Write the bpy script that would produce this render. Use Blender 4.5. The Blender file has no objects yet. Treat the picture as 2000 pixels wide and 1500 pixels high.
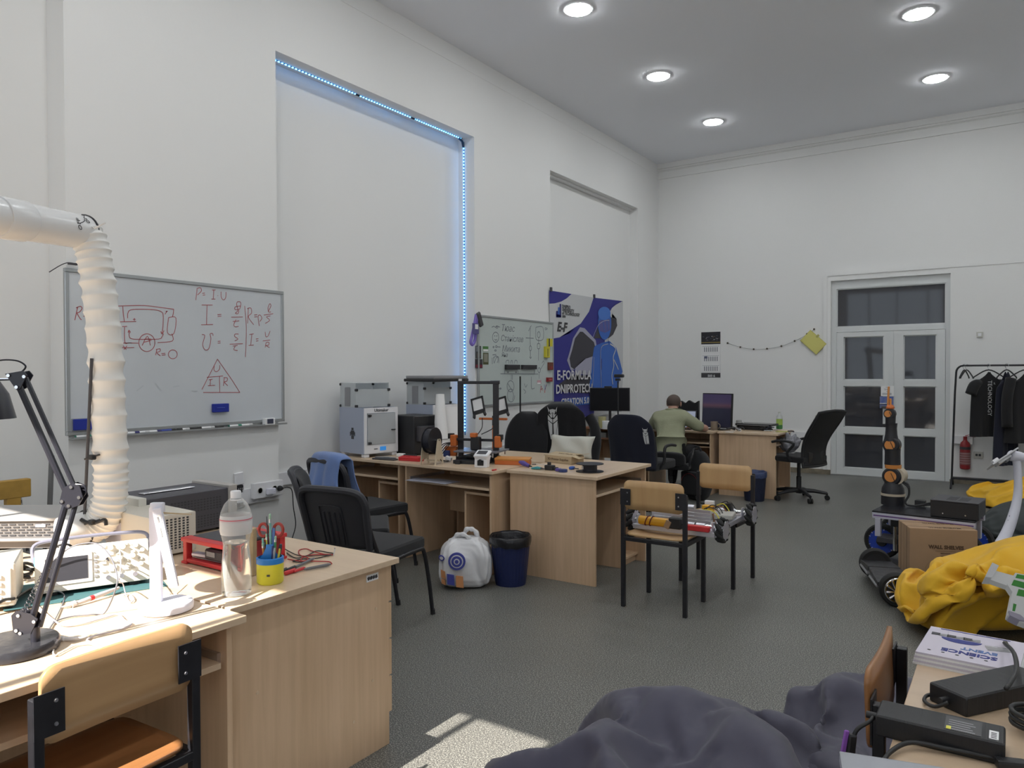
import bpy, bmesh, math, random
from mathutils import Vector, Matrix, Euler, noise
random.seed(7)
R = math.radians
S = bpy.context.scene
C = bpy.context.collection

# ------------------------------------------------------------------ camera, sky, sun, exposure
CAM_Z = 1.45
cam_d = bpy.data.cameras.new('camera'); cam_d.sensor_width = 36.0; cam_d.lens = 26.136
cam_d.clip_start = 0.02; cam_d.clip_end = 200
cam = bpy.data.objects.new('camera', cam_d); C.objects.link(cam)
_yaw, _pitch, _roll = R(33.96), R(-0.83), R(-0.207)
_f = Vector((-math.sin(_yaw)*math.cos(_pitch), math.cos(_yaw)*math.cos(_pitch), math.sin(_pitch)))
_r = Vector((math.cos(_yaw), math.sin(_yaw), 0)); _u = _r.cross(_f)
_r2 = _r*math.cos(_roll) + _u*math.sin(_roll); _u2 = _u*math.cos(_roll) - _r*math.sin(_roll)
_m = Matrix((_r2, _u2, -_f)).transposed().to_4x4(); _m.translation = Vector((0, 0, CAM_Z))
cam.matrix_world = _m
S.camera = cam

w = bpy.data.worlds.new('sky'); S.world = w; w.use_nodes = True
bg = w.node_tree.nodes['Background']
bg.inputs[0].default_value = (0.80, 0.90, 1.0, 1); bg.inputs[1].default_value = 1.5

sun_d = bpy.data.lights.new('sun', 'SUN'); sun_d.energy = 16.0; sun_d.angle = R(0.3); sun_d.color = (1.0, 0.93, 0.84)
sun = bpy.data.objects.new('sun', sun_d); C.objects.link(sun); sun.location = (-3, -12, 10)
_el = math.atan(0.83); _d = Vector((.03, math.cos(_el), -math.sin(_el)))
sun.rotation_euler = _d.to_track_quat('-Z', 'Y').to_euler()

S.view_settings.view_transform = 'Standard'; S.view_settings.look = 'None'
S.view_settings.gamma = 1.0; S.view_settings.use_curve_mapping = False
S.view_settings.exposure = 0.0
LAMP = 74.0      # emission of one ceiling downlight diffuser

# ------------------------------------------------------------------ helpers
def BM(): return bmesh.new()

def add_box(bm, c, s, rot=None, bev=0.0, seg=1):
    r = bmesh.ops.create_cube(bm, size=1.0); vs = r['verts']
    bmesh.ops.scale(bm, vec=s, verts=vs)
    if bev > 0:
        es = list({e for v in vs for e in v.link_edges})
        o = bmesh.ops.bevel(bm, geom=es, offset=min(bev, min(s)*0.45), segments=seg, affect='EDGES', profile=0.7)
        vs = list({v for f in o['faces'] for v in f.verts} | {v for v in vs if v.is_valid})
    if rot is not None:
        if not isinstance(rot, Matrix): rot = Euler(rot).to_matrix()
        bmesh.ops.rotate(bm, cent=(0, 0, 0), matrix=rot, verts=vs)
    bmesh.ops.translate(bm, vec=c, verts=vs)
    return vs

def bx(bm, x0, x1, y0, y1, z0, z1, bev=0.0, seg=1):
    return add_box(bm, ((x0+x1)/2, (y0+y1)/2, (z0+z1)/2), (abs(x1-x0), abs(y1-y0), abs(z1-z0)), None, bev, seg)

def add_tube(bm, pts, r, n=8, caps=True, closed=False):
    pts = [Vector(p) for p in pts]; N = len(pts); rings = []; prev = None
    for i, p in enumerate(pts):
        if closed: t = pts[(i+1) % N]-pts[i-1]
        else: t = pts[min(i+1, N-1)]-pts[max(i-1, 0)]
        if t.length < 1e-9: t = Vector((0, 0, 1))
        t.normalize()
        if prev is None:
            a = Vector((0, 0, 1)) if abs(t.z) < 0.9 else Vector((1, 0, 0))
            u = t.cross(a).normalized()
        else:
            u = (prev - t*prev.dot(t))
            u = u.normalized() if u.length > 1e-6 else t.orthogonal().normalized()
        prev = u; v = t.cross(u)
        rr = r[i] if isinstance(r, (list, tuple)) else r
        rings.append([bm.verts.new(p + (u*math.cos(2*math.pi*k/n) + v*math.sin(2*math.pi*k/n))*rr) for k in range(n)])
    M = N if closed else N-1
    for i in range(M):
        a, b = rings[i], rings[(i+1) % N]
        for k in range(n):
            bm.faces.new((a[k], a[(k+1) % n], b[(k+1) % n], b[k]))
    if caps and not closed:
        bm.faces.new(rings[0][::-1]); bm.faces.new(rings[-1])
    return rings

def add_cyl(bm, p0, p1, r0, r1=None, n=24): return add_tube(bm, [p0, p1], [r0, r0 if r1 is None else r1], n)

def add_lathe(bm, prof, n=32, c=(0, 0, 0), axis='Z', cap=True):
    rings = []
    for r, h in prof:
        ring = []
        for k in range(n):
            a = 2*math.pi*k/n; x, y = r*math.cos(a), r*math.sin(a)
            p = {'Z': (x, y, h), 'X': (h, x, y), 'Y': (x, h, y)}[axis]
            ring.append(bm.verts.new((p[0]+c[0], p[1]+c[1], p[2]+c[2])))
        rings.append(ring)
    for a, b in zip(rings, rings[1:]):
        for k in range(n):
            f = (a[k], a[(k+1) % n], b[(k+1) % n], b[k])
            bm.faces.new(f if axis != 'Y' else f[::-1])
    if cap:
        bm.faces.new(rings[0][::-1]); bm.faces.new(rings[-1])

def add_prism(bm, poly, t, frame):
    """extrude a 2D outline by t; frame(u, v, w) gives the 3D point"""
    a = [bm.verts.new(frame(u, v, 0)) for u, v in poly]; b = [bm.verts.new(frame(u, v, t)) for u, v in poly]
    n = len(poly)
    bm.faces.new(a[::-1]); bm.faces.new(b)
    for i in range(n): bm.faces.new((a[i], a[(i+1) % n], b[(i+1) % n], b[i]))

def rrect(w, h, r, k=5, cx=0, cy=0):
    pts = []
    for sx, sy, a0 in ((1, 1, 0), (-1, 1, 90), (-1, -1, 180), (1, -1, 270)):
        for i in range(k+1):
            a = R(a0 + 90*i/k); pts.append((cx+sx*(w/2-r)+r*math.cos(a), cy+sy*(h/2-r)+r*math.sin(a)))
    return pts

def arc(c, r, a0, a1, n, plane='XZ'):
    o = []
    for i in range(n+1):
        a = R(a0+(a1-a0)*i/n); u, v = r*math.cos(a), r*math.sin(a)
        o.append({'XZ': (c[0]+u, c[1], c[2]+v), 'YZ': (c[0], c[1]+u, c[2]+v), 'XY': (c[0]+u, c[1]+v, c[2])}[plane])
    return o

def smooth_path(pts, k=6):
    P = [Vector(p) for p in pts]; out = []
    for i in range(len(P)-1):
        p0, p1, p2, p3 = P[max(i-1, 0)], P[i], P[i+1], P[min(i+2, len(P)-1)]
        for j in range(k):
            t = j/k
            out.append(0.5*((2*p1)+(p2-p0)*t+(2*p0-5*p1+4*p2-p3)*t*t+(3*p1-p0-3*p2+p3)*t**3))
    out.append(P[-1]); return out

def obj(name, bm, m, parent=None, smooth=False, loc=None, rot=None, bevel=0, angle=40, sub=0):
    if isinstance(bm, bpy.types.Mesh): me = bm
    else:
        bmesh.ops.recalc_face_normals(bm, faces=bm.faces[:])
        me = bpy.data.meshes.new(name); bm.to_mesh(me); bm.free()
    if m is not None and len(me.materials) == 0: me.materials.append(m)
    o = bpy.data.objects.new(name, me); C.objects.link(o)
    if parent is not None: o.parent = parent
    if loc is not None: o.location = loc
    if rot is not None: o.rotation_euler = rot
    if smooth:
        me.shade_smooth()
        try: me.set_sharp_from_angle(angle=R(angle))
        except Exception: pass
    if bevel:
        b = o.modifiers.new('bevel', 'BEVEL'); b.width = bevel; b.segments = 2; b.limit_method = 'ANGLE'
    if sub:
        s = o.modifiers.new('sub', 'SUBSURF'); s.levels = sub; s.render_levels = sub
    return o

def tag(o, label, cat, group=None):
    o['label'] = label; o['category'] = cat
    if group: o['group'] = group
    return o

def thing(name, label, cat, loc=(0, 0, 0), rz=0, group=None, rot=None):
    o = bpy.data.objects.new(name, None); C.objects.link(o)
    o.empty_display_size = 0.1
    o.location = loc; o.rotation_euler = rot if rot else (0, 0, rz)
    return tag(o, label, cat, group)

def struct(name, bm, m, parent=None, **k):
    o = obj(name, bm, m, parent, **k)
    if parent is None: o['kind'] = 'structure'
    return o

def copy_thing(root, loc, rz, label, group=None):
    r = root.copy(); C.objects.link(r); r.location = loc; r.rotation_euler = (0, 0, rz); r['label'] = label
    if group: r['group'] = group
    for ch in list(root.children):
        c = ch.copy(); C.objects.link(c); c.parent = r
        for g in list(ch.children):
            d = g.copy(); C.objects.link(d); d.parent = c
    return r

def text_mesh(s, size, depth=0.0006, align='CENTER', shear=0.0, bold=0.0, sx=1.0):
    cu = bpy.data.curves.new('t', 'FONT'); cu.body = s; cu.size = size; cu.extrude = depth; cu.align_x = align; cu.align_y = 'CENTER'
    cu.shear = shear; cu.offset = bold; cu.resolution_u = 2
    o = bpy.data.objects.new('t', cu); C.objects.link(o)
    dg = bpy.context.evaluated_depsgraph_get(); dg.update()
    me = bpy.data.meshes.new_from_object(o.evaluated_get(dg))
    bpy.data.objects.remove(o); bpy.data.curves.remove(cu)
    if sx != 1.0:
        for v in me.vertices: v.co.x *= sx
    me.materials.clear()
    return me

def text(name, s, size, m, parent, loc, rot, **k):
    return obj(name, text_mesh(s, size, **k), m, parent, loc=loc, rot=rot)
FACE_NY = (R(90), 0, 0)               # writing read from -Y
FACE_PX = (R(90), 0, R(90))           # writing read from +X

# ------------------------------------------------------------------ materials
_mats = {}
def mat(name, col, rough=0.5, metal=0.0, spec=0.5, nz=None, bump=None, emit=None, trans=0.0, ior=1.45, alpha=1.0, sheen=0.0, coat=0.0, stretch=None, col2=None):
    if name in _mats: return _mats[name]
    m = bpy.data.materials.new(name); m.use_nodes = True; nt = m.node_tree; b = nt.nodes['Principled BSDF']
    b.inputs['Base Color'].default_value = (*col, 1); b.inputs['Roughness'].default_value = rough
    b.inputs['Metallic'].default_value = metal; b.inputs['Specular IOR Level'].default_value = spec
    b.inputs['Transmission Weight'].default_value = trans; b.inputs['IOR'].default_value = ior; b.inputs['Alpha'].default_value = alpha
    b.inputs['Sheen Weight'].default_value = sheen; b.inputs['Coat Weight'].default_value = coat
    if emit: b.inputs['Emission Color'].default_value = (*emit[0], 1); b.inputs['Emission Strength'].default_value = emit[1]
    if nz or bump:
        tc = nt.nodes.new('ShaderNodeTexCoord'); mp = nt.nodes.new('ShaderNodeMapping')
        nt.links.new(tc.outputs['Object'], mp.inputs[0])
        if stretch: mp.inputs['Scale'].default_value = stretch
        n = nt.nodes.new('ShaderNodeTexNoise'); n.inputs['Scale'].default_value = (nz or bump)[0]; n.inputs['Detail'].default_value = 5
        nt.links.new(mp.outputs[0], n.inputs['Vector'])
        if nz:
            rp = nt.nodes.new('ShaderNodeValToRGB'); a = nz[1]
            c2 = col2 or tuple(c*(1-a) for c in col)
            rp.color_ramp.elements[0].position = 0.3; rp.color_ramp.elements[1].position = 0.7
            rp.color_ramp.elements[0].color = (*c2, 1); rp.color_ramp.elements[1].color = (*[min(1, c*(1+a*0.4)) for c in col], 1)
            nt.links.new(n.outputs['Fac'], rp.inputs[0]); nt.links.new(rp.outputs[0], b.inputs['Base Color'])
        if bump:
            n2 = n
            if nz and nz[0] != bump[0]:
                n2 = nt.nodes.new('ShaderNodeTexNoise'); n2.inputs['Scale'].default_value = bump[0]; n2.inputs['Detail'].default_value = 4
                nt.links.new(mp.outputs[0], n2.inputs['Vector'])
            bp = nt.nodes.new('ShaderNodeBump'); bp.inputs['Strength'].default_value = bump[1]; bp.inputs['Distance'].default_value = 0.01
            nt.links.new(n2.outputs['Fac'], bp.inputs['Height']); nt.links.new(bp.outputs[0], b.inputs['Normal'])
    _mats[name] = m; return m

def wood(name, c1, c2, rough=0.35, axis='Z', scale=9.0, spec=0.5):
    if name in _mats: return _mats[name]
    m = bpy.data.materials.new(name); m.use_nodes = True; nt = m.node_tree; b = nt.nodes['Principled BSDF']
    tc = nt.nodes.new('ShaderNodeTexCoord'); mp = nt.nodes.new('ShaderNodeMapping'); nt.links.new(tc.outputs['Object'], mp.inputs[0])
    mp.inputs['Scale'].default_value = {'Z': (1, 1, .06), 'X': (.06, 1, 1), 'Y': (1, .06, 1)}[axis]
    n = nt.nodes.new('ShaderNodeTexNoise'); n.inputs['Scale'].default_value = scale*5; n.inputs['Detail'].default_value = 6; n.inputs['Distortion'].default_value = .3
    n1 = nt.nodes.new('ShaderNodeTexNoise'); n1.inputs['Scale'].default_value = scale*.7; n1.inputs['Detail'].default_value = 3
    nt.links.new(mp.outputs[0], n.inputs['Vector']); nt.links.new(mp.outputs[0], n1.inputs['Vector'])
    ad = nt.nodes.new('ShaderNodeMath'); ad.operation = 'ADD'; nt.links.new(n.outputs['Fac'], ad.inputs[0]); nt.links.new(n1.outputs['Fac'], ad.inputs[1])
    hf = nt.nodes.new('ShaderNodeMath'); hf.operation = 'MULTIPLY'; hf.inputs[1].default_value = .5; nt.links.new(ad.outputs[0], hf.inputs[0])
    rp = nt.nodes.new('ShaderNodeValToRGB'); e = rp.color_ramp.elements
    e[0].position = .36; e[1].position = .62; e[0].color = (*c2, 1); e[1].color = (*c1, 1)
    nt.links.new(hf.outputs[0], rp.inputs[0]); nt.links.new(rp.outputs[0], b.inputs['Base Color'])
    b.inputs['Roughness'].default_value = rough; b.inputs['Specular IOR Level'].default_value = spec
    _mats[name] = m; return m

WHITE = mat('wall_paint', (.80, .80, .79), .75, spec=.25, bump=(60, .03))
CEIL = mat('ceiling_paint', (.88, .895, .94), .8, spec=.2)
BEECH = wood('beech_laminate', (.70, .495, .325), (.57, .39, .24), .38, 'Z', 7)
BEECHX = wood('beech_laminate_top', (.68, .52, .365), (.60, .445, .30), .30, 'X', 7)
BEECHY = wood('beech_laminate_top_y', (.60, .45, .31), (.52, .38, .25), .30, 'Y', 7)
REDWOOD = wood('cherry_laminate', (.33, .15, .08), (.25, .10, .05), .35, 'X', 7)
PLY = wood('varnished_plywood', (.50, .31, .155), (.42, .25, .12), .32, 'X', 5)
PLYV = wood('varnished_plywood_light', (.56, .36, .17), (.45, .27, .12), .4, 'Z', 3)
DARKPLY = wood('dark_varnished_plywood', (.34, .16, .06), (.26, .11, .04), .28, 'X', 5)
EDGE = mat('plywood_edge', (.66, .42, .2), .5, nz=(40, .2), stretch=(.1, .1, 6))
BLKMET = mat('black_painted_steel', (.018, .018, .022), .38, nz=(30, .3))
BLKPL = mat('black_plastic', (.02, .02, .022), .42, bump=(300, .05))
BLKFAB = mat('black_fabric', (.010, .010, .012), .9, sheen=.15, bump=(250, .3))
BLKMESH = mat('black_mesh', (.014, .014, .016), .6, bump=(400, .4))
CHARPL = mat('charcoal_plastic', (.035, .035, .042), .45, bump=(200, .05))
CHROME = mat('chrome', (.75, .75, .77), .18, 1.0)
ALU = mat('aluminium', (.68, .68, .72), .32, 1.0, bump=(90, .03))
ALUPALE = mat('pale_anodised_aluminium', (.62, .62, .72), .4, .6)
WPL = mat('white_plastic', (.78, .78, .80), .35)
WPL2 = mat('cool_white_plastic', (.74, .74, .83), .3)
PAPER = mat('white_paper', (.82, .82, .82), .8)
BEIGE = mat('beige_instrument_plastic', (.66, .62, .54), .5)
GREYPL = mat('grey_plastic', (.28, .28, .29), .5)
DGREY = mat('dark_grey_metal', (.06, .058, .065), .5)
RED = mat('red_plastic', (.58, .035, .04), .35)
REDD = mat('dark_red_paint', (.26, .02, .025), .4)
RUBBER = mat('black_rubber', (.015, .015, .015), .75)
ORANGE = mat('orange_printed_plastic', (.55, .14, .03), .45)
YEL = mat('yellow_plastic', (.72, .68, .05), .35)
BLUEPL = mat('blue_plastic', (.03, .22, .62), .35)
GLASS = mat('clear_glass', (.95, .97, .97), .02, trans=1.0, ior=1.3)
MARKRED = mat('red_marker_ink', (.40, .07, .08), .6)
MARKBLK = mat('black_marker_ink', (.05, .05, .055), .6)
MARKGREY = mat('faded_marker_ink', (.22, .24, .27), .7)
CARD = mat('brown_cardboard', (.38, .25, .15), .8, nz=(6, .08))
CARDD = mat('cardboard_print', (.10, .06, .035), .8)
NAVY = mat('navy_fabric', (.012, .014, .028), .9, sheen=.1)

# ------------------------------------------------------------------ the room
WX, BY, CZ, FY, RX = -4.72, 11.22, 4.77, -2.0, 3.30
def floor_mat():
    m = bpy.data.materials.new('speckled_linoleum'); m.use_nodes = True; nt = m.node_tree; b = nt.nodes['Principled BSDF']
    tc = nt.nodes.new('ShaderNodeTexCoord')
    n = nt.nodes.new('ShaderNodeTexNoise'); n.inputs['Scale'].default_value = 180; n.inputs['Detail'].default_value = 2; n.inputs['Roughness'].default_value = .7
    nt.links.new(tc.outputs['Object'], n.inputs['Vector'])
    rp = nt.nodes.new('ShaderNodeValToRGB'); e = rp.color_ramp.elements
    e[0].position = .36; e[0].color = (.045, .045, .045, 1); e[1].position = .64; e[1].color = (.42, .42, .375, 1)
    x = rp.color_ramp.elements.new(.47); x.color = (.104, .103, .095, 1)
    x = rp.color_ramp.elements.new(.55); x.color = (.172, .17, .154, 1)
    nt.links.new(n.outputs['Fac'], rp.inputs[0])
    n2 = nt.nodes.new('ShaderNodeTexNoise'); n2.inputs['Scale'].default_value = .9; n2.inputs['Detail'].default_value = 4
    nt.links.new(tc.outputs['Object'], n2.inputs['Vector'])
    mr = nt.nodes.new('ShaderNodeMapRange'); mr.inputs['From Min'].default_value = .3; mr.inputs['From Max'].default_value = .7
    mr.inputs['To Min'].default_value = .88; mr.inputs['To Max'].default_value = 1.08
    nt.links.new(n2.outputs['Fac'], mr.inputs[0])
    mx = nt.nodes.new('ShaderNodeVectorMath'); mx.operation = 'SCALE'
    nt.links.new(rp.outputs[0], mx.inputs[0]); nt.links.new(mr.outputs[0], mx.inputs['Scale'])
    nt.links.new(mx.outputs[0], b.inputs['Base Color'])
    b.inputs['Roughness'].default_value = .42; b.inputs['Specular IOR Level'].default_value = .45
    return m
FLOOR = floor_mat()
bm = BM(); bx(bm, WX-.3, RX+.2, FY-.3, BY+.3, -.1, 0); struct('floor', bm, FLOOR)
bm = BM(); bx(bm, WX-.3, RX+.2, FY-.3, BY+.3, CZ, CZ+.1); struct('ceiling', bm, CEIL)

# left wall: piers, lintel and the backs of three bricked-up window niches
bm = BM()
NI = [(-.33, 2.219, .21), (3.765, 6.31, .21), (7.86, 10.44, .14)]; NT = 3.94
y = FY-.3
for a, b_, d in NI:
    bx(bm, WX-.3, WX, y, a, 0, NT); bx(bm, WX-.3, WX-d, a, b_, 0, NT); y = b_
bx(bm, WX-.3, WX, y, BY+.3, 0, NT); bx(bm, WX-.3, WX, FY-.3, BY+.3, NT, CZ)
struct('wall_left', bm, WHITE)
# ridge of plaster under the head of the far niche
bm = BM(); bx(bm, WX-.135, WX-.085, 7.86, 10.44, NT-.03, NT); struct('trim_1', bm, WHITE)

DL, DR, DT = -2.13, -.675, 2.73
bm = BM(); bx(bm, WX, DL, BY, BY+.3, 0, CZ); bx(bm, DR, RX, BY, BY+.3, 0, CZ); bx(bm, DL, DR, BY, BY+.3, DT, CZ)
struct('wall_back', bm, WHITE)
bm = BM(); bx(bm, RX, RX+.2, FY-.3, BY+.3, 0, CZ); struct('wall_right', bm, WHITE)

# front wall (behind the camera) with a tall window and an unseen second one added for sky light
WIN = [(-4.25, -1.66, .95, 3.85), (.75, 2.75, .95, 3.85)]
bm = BM(); x = WX
for a, b_, z0, z1 in WIN:
    bx(bm, x, a, FY-.3, FY, 0, CZ); bx(bm, a, b_, FY-.3, FY, 0, z0); bx(bm, a, b_, FY-.3, FY, z1+.22, CZ); x = b_
bx(bm, x, RX, FY-.3, FY, 0, CZ)
struct('wall_front', bm, WHITE)
for i, (a, b_, z0, z1) in enumerate(WIN):
    bm = BM()
    bx(bm, a, a+.05, FY-.12, FY-.06, z0, z1-.03); bx(bm, b_-.02, b_, FY-.12, FY-.06, z0, z1-.03)
    bx(bm, a, b_, FY-.12, FY-.06, z1-.03, z1+.22); bx(bm, a, b_, FY-.12, FY-.06, z0, z0+.06)
    f = struct('window_%d' % (i+1), bm, WPL)
    for k, xm in enumerate(([-2.05, -2.85, -3.6] if i == 0 else [1.4, 2.1])):
        bm = BM(); bx(bm, xm-.018, xm+.018, FY-.11, FY-.07, z0+.06, z1-.03); obj('mullion', bm, WPL, f)
    bm = BM(); bx(bm, a-.05, b_+.05, FY-.05, FY+.12, z0-.04, z0); obj('window_sill', bm, WPL, f)

# cornice on the back wall and left wall, mouldings round the door
bm = BM()
bx(bm, WX, RX, BY-.055, BY, 4.69, CZ); bx(bm, WX, RX, BY-.03, BY, 4.665, 4.69); bx(bm, WX, RX, BY-.015, BY, 4.655, 4.665)
bx(bm, WX, RX, BY-.02, BY, 4.535, 4.56)
struct('trim_2', bm, WHITE)
bm = BM(); bx(bm, WX, WX+.003, FY, BY, 4.60, CZ); struct('trim_3', bm, WHITE)
bm = BM()
bx(bm, -2.225, RX, BY-.028, BY, 2.80, 2.86); bx(bm, -2.225, -2.175, BY-.028, BY, 0.07, 2.80); bx(bm, -2.175, DR, BY-.016, BY, DT, 2.80)
bx(bm, -2.175, DL, BY-.016, BY, 0.07, DT)
struct('trim_4', bm, WHITE)
bm = BM(); bx(bm, DR, RX, BY-.02, BY, 0.02, 2.80); struct('trim_5', bm, WHITE)
SK = mat('worn_skirting', (.22, .19, .14), .7, nz=(12, .4))
bm = BM(); bx(bm, WX, DL, BY-.02, BY, 0, .07); struct('baseboard_back', bm, SK)
bm = BM(); bx(bm, DR-.0, RX, BY-.03, BY-.02, 0, .05); struct('baseboard_right', bm, SK)

# double door, opaque panes with the dim corridor behind put into their colour
PANE = mat('dim_corridor_glass', (.050, .052, .060), .04, spec=.6)
FR = mat('white_upvc', (.66, .68, .68), .4)
y0, y1 = BY+.03, BY+.09
bm = BM()
bx(bm, DL, DL+.07, y0, y1, 0, DT); bx(bm, DR-.055, DR, y0, y1, 0, DT); bx(bm, DL+.07, DR-.055, y0, y1, DT-.115, DT); bx(bm, DL+.07, DR-.055, y0, y1, 2.01, 2.08)
door = struct('door_1', bm, FR)
def pane(x0, x1, z0, z1, par=door):
    bm = BM(); bx(bm, x0, x1, y0+.03, y0+.035, z0, z1); obj('pane', bm, PANE, par)
    bm = BM(); g = .012
    for a in ((x0, x0+g, z0, z1), (x1-g, x1, z0, z1), (x0, x1, z0, z0+g), (x0, x1, z1-g, z1)): bx(bm, a[0], a[1], y0+.012, y0+.029, a[2], a[3])
    obj('glazing_bead', bm, FR, par)
pane(DL+.07, DR-.055, 2.08, DT-.115)
ROWS = [(.11, .59), (.68, 1.255), (1.34, 1.94)]
for (a, b_, p0, p1) in ((-2.06, -1.355, -1.965, -1.46), (-1.355, -.73, -1.22, -.835)):
    bm = BM()
    bx(bm, a+.003, p0, y0-.01, y0+.05, .015, 2.005); bx(bm, p1, b_-.003, y0-.01, y0+.05, .015, 2.005)
    zz = [.015] + [z for r in ROWS for z in r] + [2.005]
    for k in range(0, len(zz), 2): bx(bm, p0, p1, y0-.01, y0+.05, zz[k], zz[k+1])
    lf = obj('door_leaf', bm, FR, door)
    for z0, z1 in ROWS: pane(p0, p1, z0, z1, lf)
bm = BM(); bx(bm, -1.375, -1.34, y0-.022, y0-.0101, .015, 2.005); obj('meeting_stile', bm, FR, door)
bm = BM(); bx(bm, DL, DR, BY-.02, BY+.3, 0, .012); struct('trim_6', bm, mat('grey_threshold', (.3, .3, .3), .4, .6))
bm = BM(); add_tube(bm, [(-1.40, y0-.01, 1.02), (-1.40, y0-.05, 1.02), (-1.50, y0-.055, 1.02)], .009, 8); obj('handle', bm, ALU, door)
# dark corridor behind the door closes the building
bm = BM(); bx(bm, DL-.3, DR+.3, BY+.3, BY+.34, 0, CZ); struct('wall_corridor', bm, WHITE)

# white cable trunking along the left and back walls
bm = BM()
bx(bm, WX, WX+.035, 3.42, 3.765, .49, .60); bx(bm, WX-.21, WX-.175, 3.765, 6.31, .55, .65); bx(bm, WX, WX+.035, 6.31, 7.86, .55, .65); bx(bm, WX, WX+.035, 2.3, 3.42, .51, .58)
struct('trim_7', bm, WPL)
bm = BM(); bx(bm, WX, -2.23, BY-.035, BY, .50, .59); bx(bm, DR+.02, -.42, BY-.075, BY-.02, .52, .62); struct('trim_8', bm, WPL)

# ------------------------------------------------------------------ round ceiling downlights
LAMPM = mat('downlight_diffuser', (1, 1, 1), .4, emit=((.96, .99, 1.0), LAMP))
pos = []
for lx in (-3.3, -.74, 1.82):
    for ly in (.45, 2.3, 4.15, 6.0, 7.85, 9.68): pos.append((lx, ly))
vis = {(-3.3, 6.0): 'round ceiling downlight nearest the camera above the left wall niche', (-3.3, 7.85): 'round ceiling downlight, second of three in the left row',
       (-3.3, 9.68): 'round ceiling downlight farthest back in the left row', (-.74, 7.85): 'round ceiling downlight at the top right edge of the view',
       (-.74, 9.68): 'round ceiling downlight nearest the door in the right row'}
bm = BM(); add_lathe(bm, [(.140, 0), (.136, -.012), (.122, -.014), (.122, -.006)], 40, cap=False); rim_me = bpy.data.meshes.new('rim'); bm.to_mesh(rim_me); bm.free(); rim_me.materials.append(WPL)
bm = BM(); add_lathe(bm, [(.122, -.006), (.119, -.018), (.110, -.022)], 40); dif_me = bpy.data.meshes.new('diffuser'); bmesh.ops.recalc_face_normals(bm, faces=bm.faces[:]); bm.to_mesh(dif_me); bm.free(); dif_me.materials.append(LAMPM)
for p in pos:
    t = thing('ceiling_light', vis.get(p, 'round ceiling downlight %s, %s over the room' % ({-3.3: 'of the row by the niche wall', -.74: 'of the middle row', 1.82: 'of the row by the right wall'}[p[0]], {.45: 'first', 2.3: 'second', 4.15: 'third', 6.0: 'fourth', 7.85: 'fifth', 9.68: 'last'}[p[1]])), 'ceiling light', (p[0], p[1], CZ), 0, 'round downlights in the ceiling')
    obj('rim', rim_me, None, t, True); obj('diffuser', dif_me, None, t)

# ------------------------------------------------------------------ blue LED strip in the middle niche
LED = mat('led_light', (.3, .7, 1), .4, emit=((.10, .42, 1.0), 9.0))
TAPE = mat('led_tape', (.03, .20, .42), .5)
lx = WX-.135
t = thing('led_strip', 'blue LED strip along the head and far side of the tall wall niche', 'led strip', (lx, 3.78, NT))
bm = BM(); bx(bm, -.005, .005, 0, 2.5, -.003, 0); obj('tape', bm, TAPE, t)
bm = BM(); bx(bm, -.005, .005, 2.526, 2.53, -3.15, -.03); obj('tape', bm, TAPE, t)
bm = BM(); add_tube(bm, [(0, 2.44, -.008), (0, 2.50, -.03), (0, 2.52, -.09)], .012, 8); obj('corner_sleeve', bm, mat('sleeve_blue', (.005, .04, .12), .4), t)
bm = BM()
for k in range(72): add_box(bm, (0, .02+k*.0345, -.006), (.009, .012, .008))
o = obj('led', bm, LED, t); o['kind'] = 'stuff'
bm = BM()
for k in range(88): add_box(bm, (0, 2.522, -.10-k*.0345), (.009, .008, .012))
o = obj('led', bm, LED, t); o['kind'] = 'stuff'
for yy in (.98, 1.72):
    bm = BM(); add_box(bm, (0, yy, -.008), (.014, .05, .012), bev=.003); obj('connector', bm, BLKPL, t)

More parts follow.
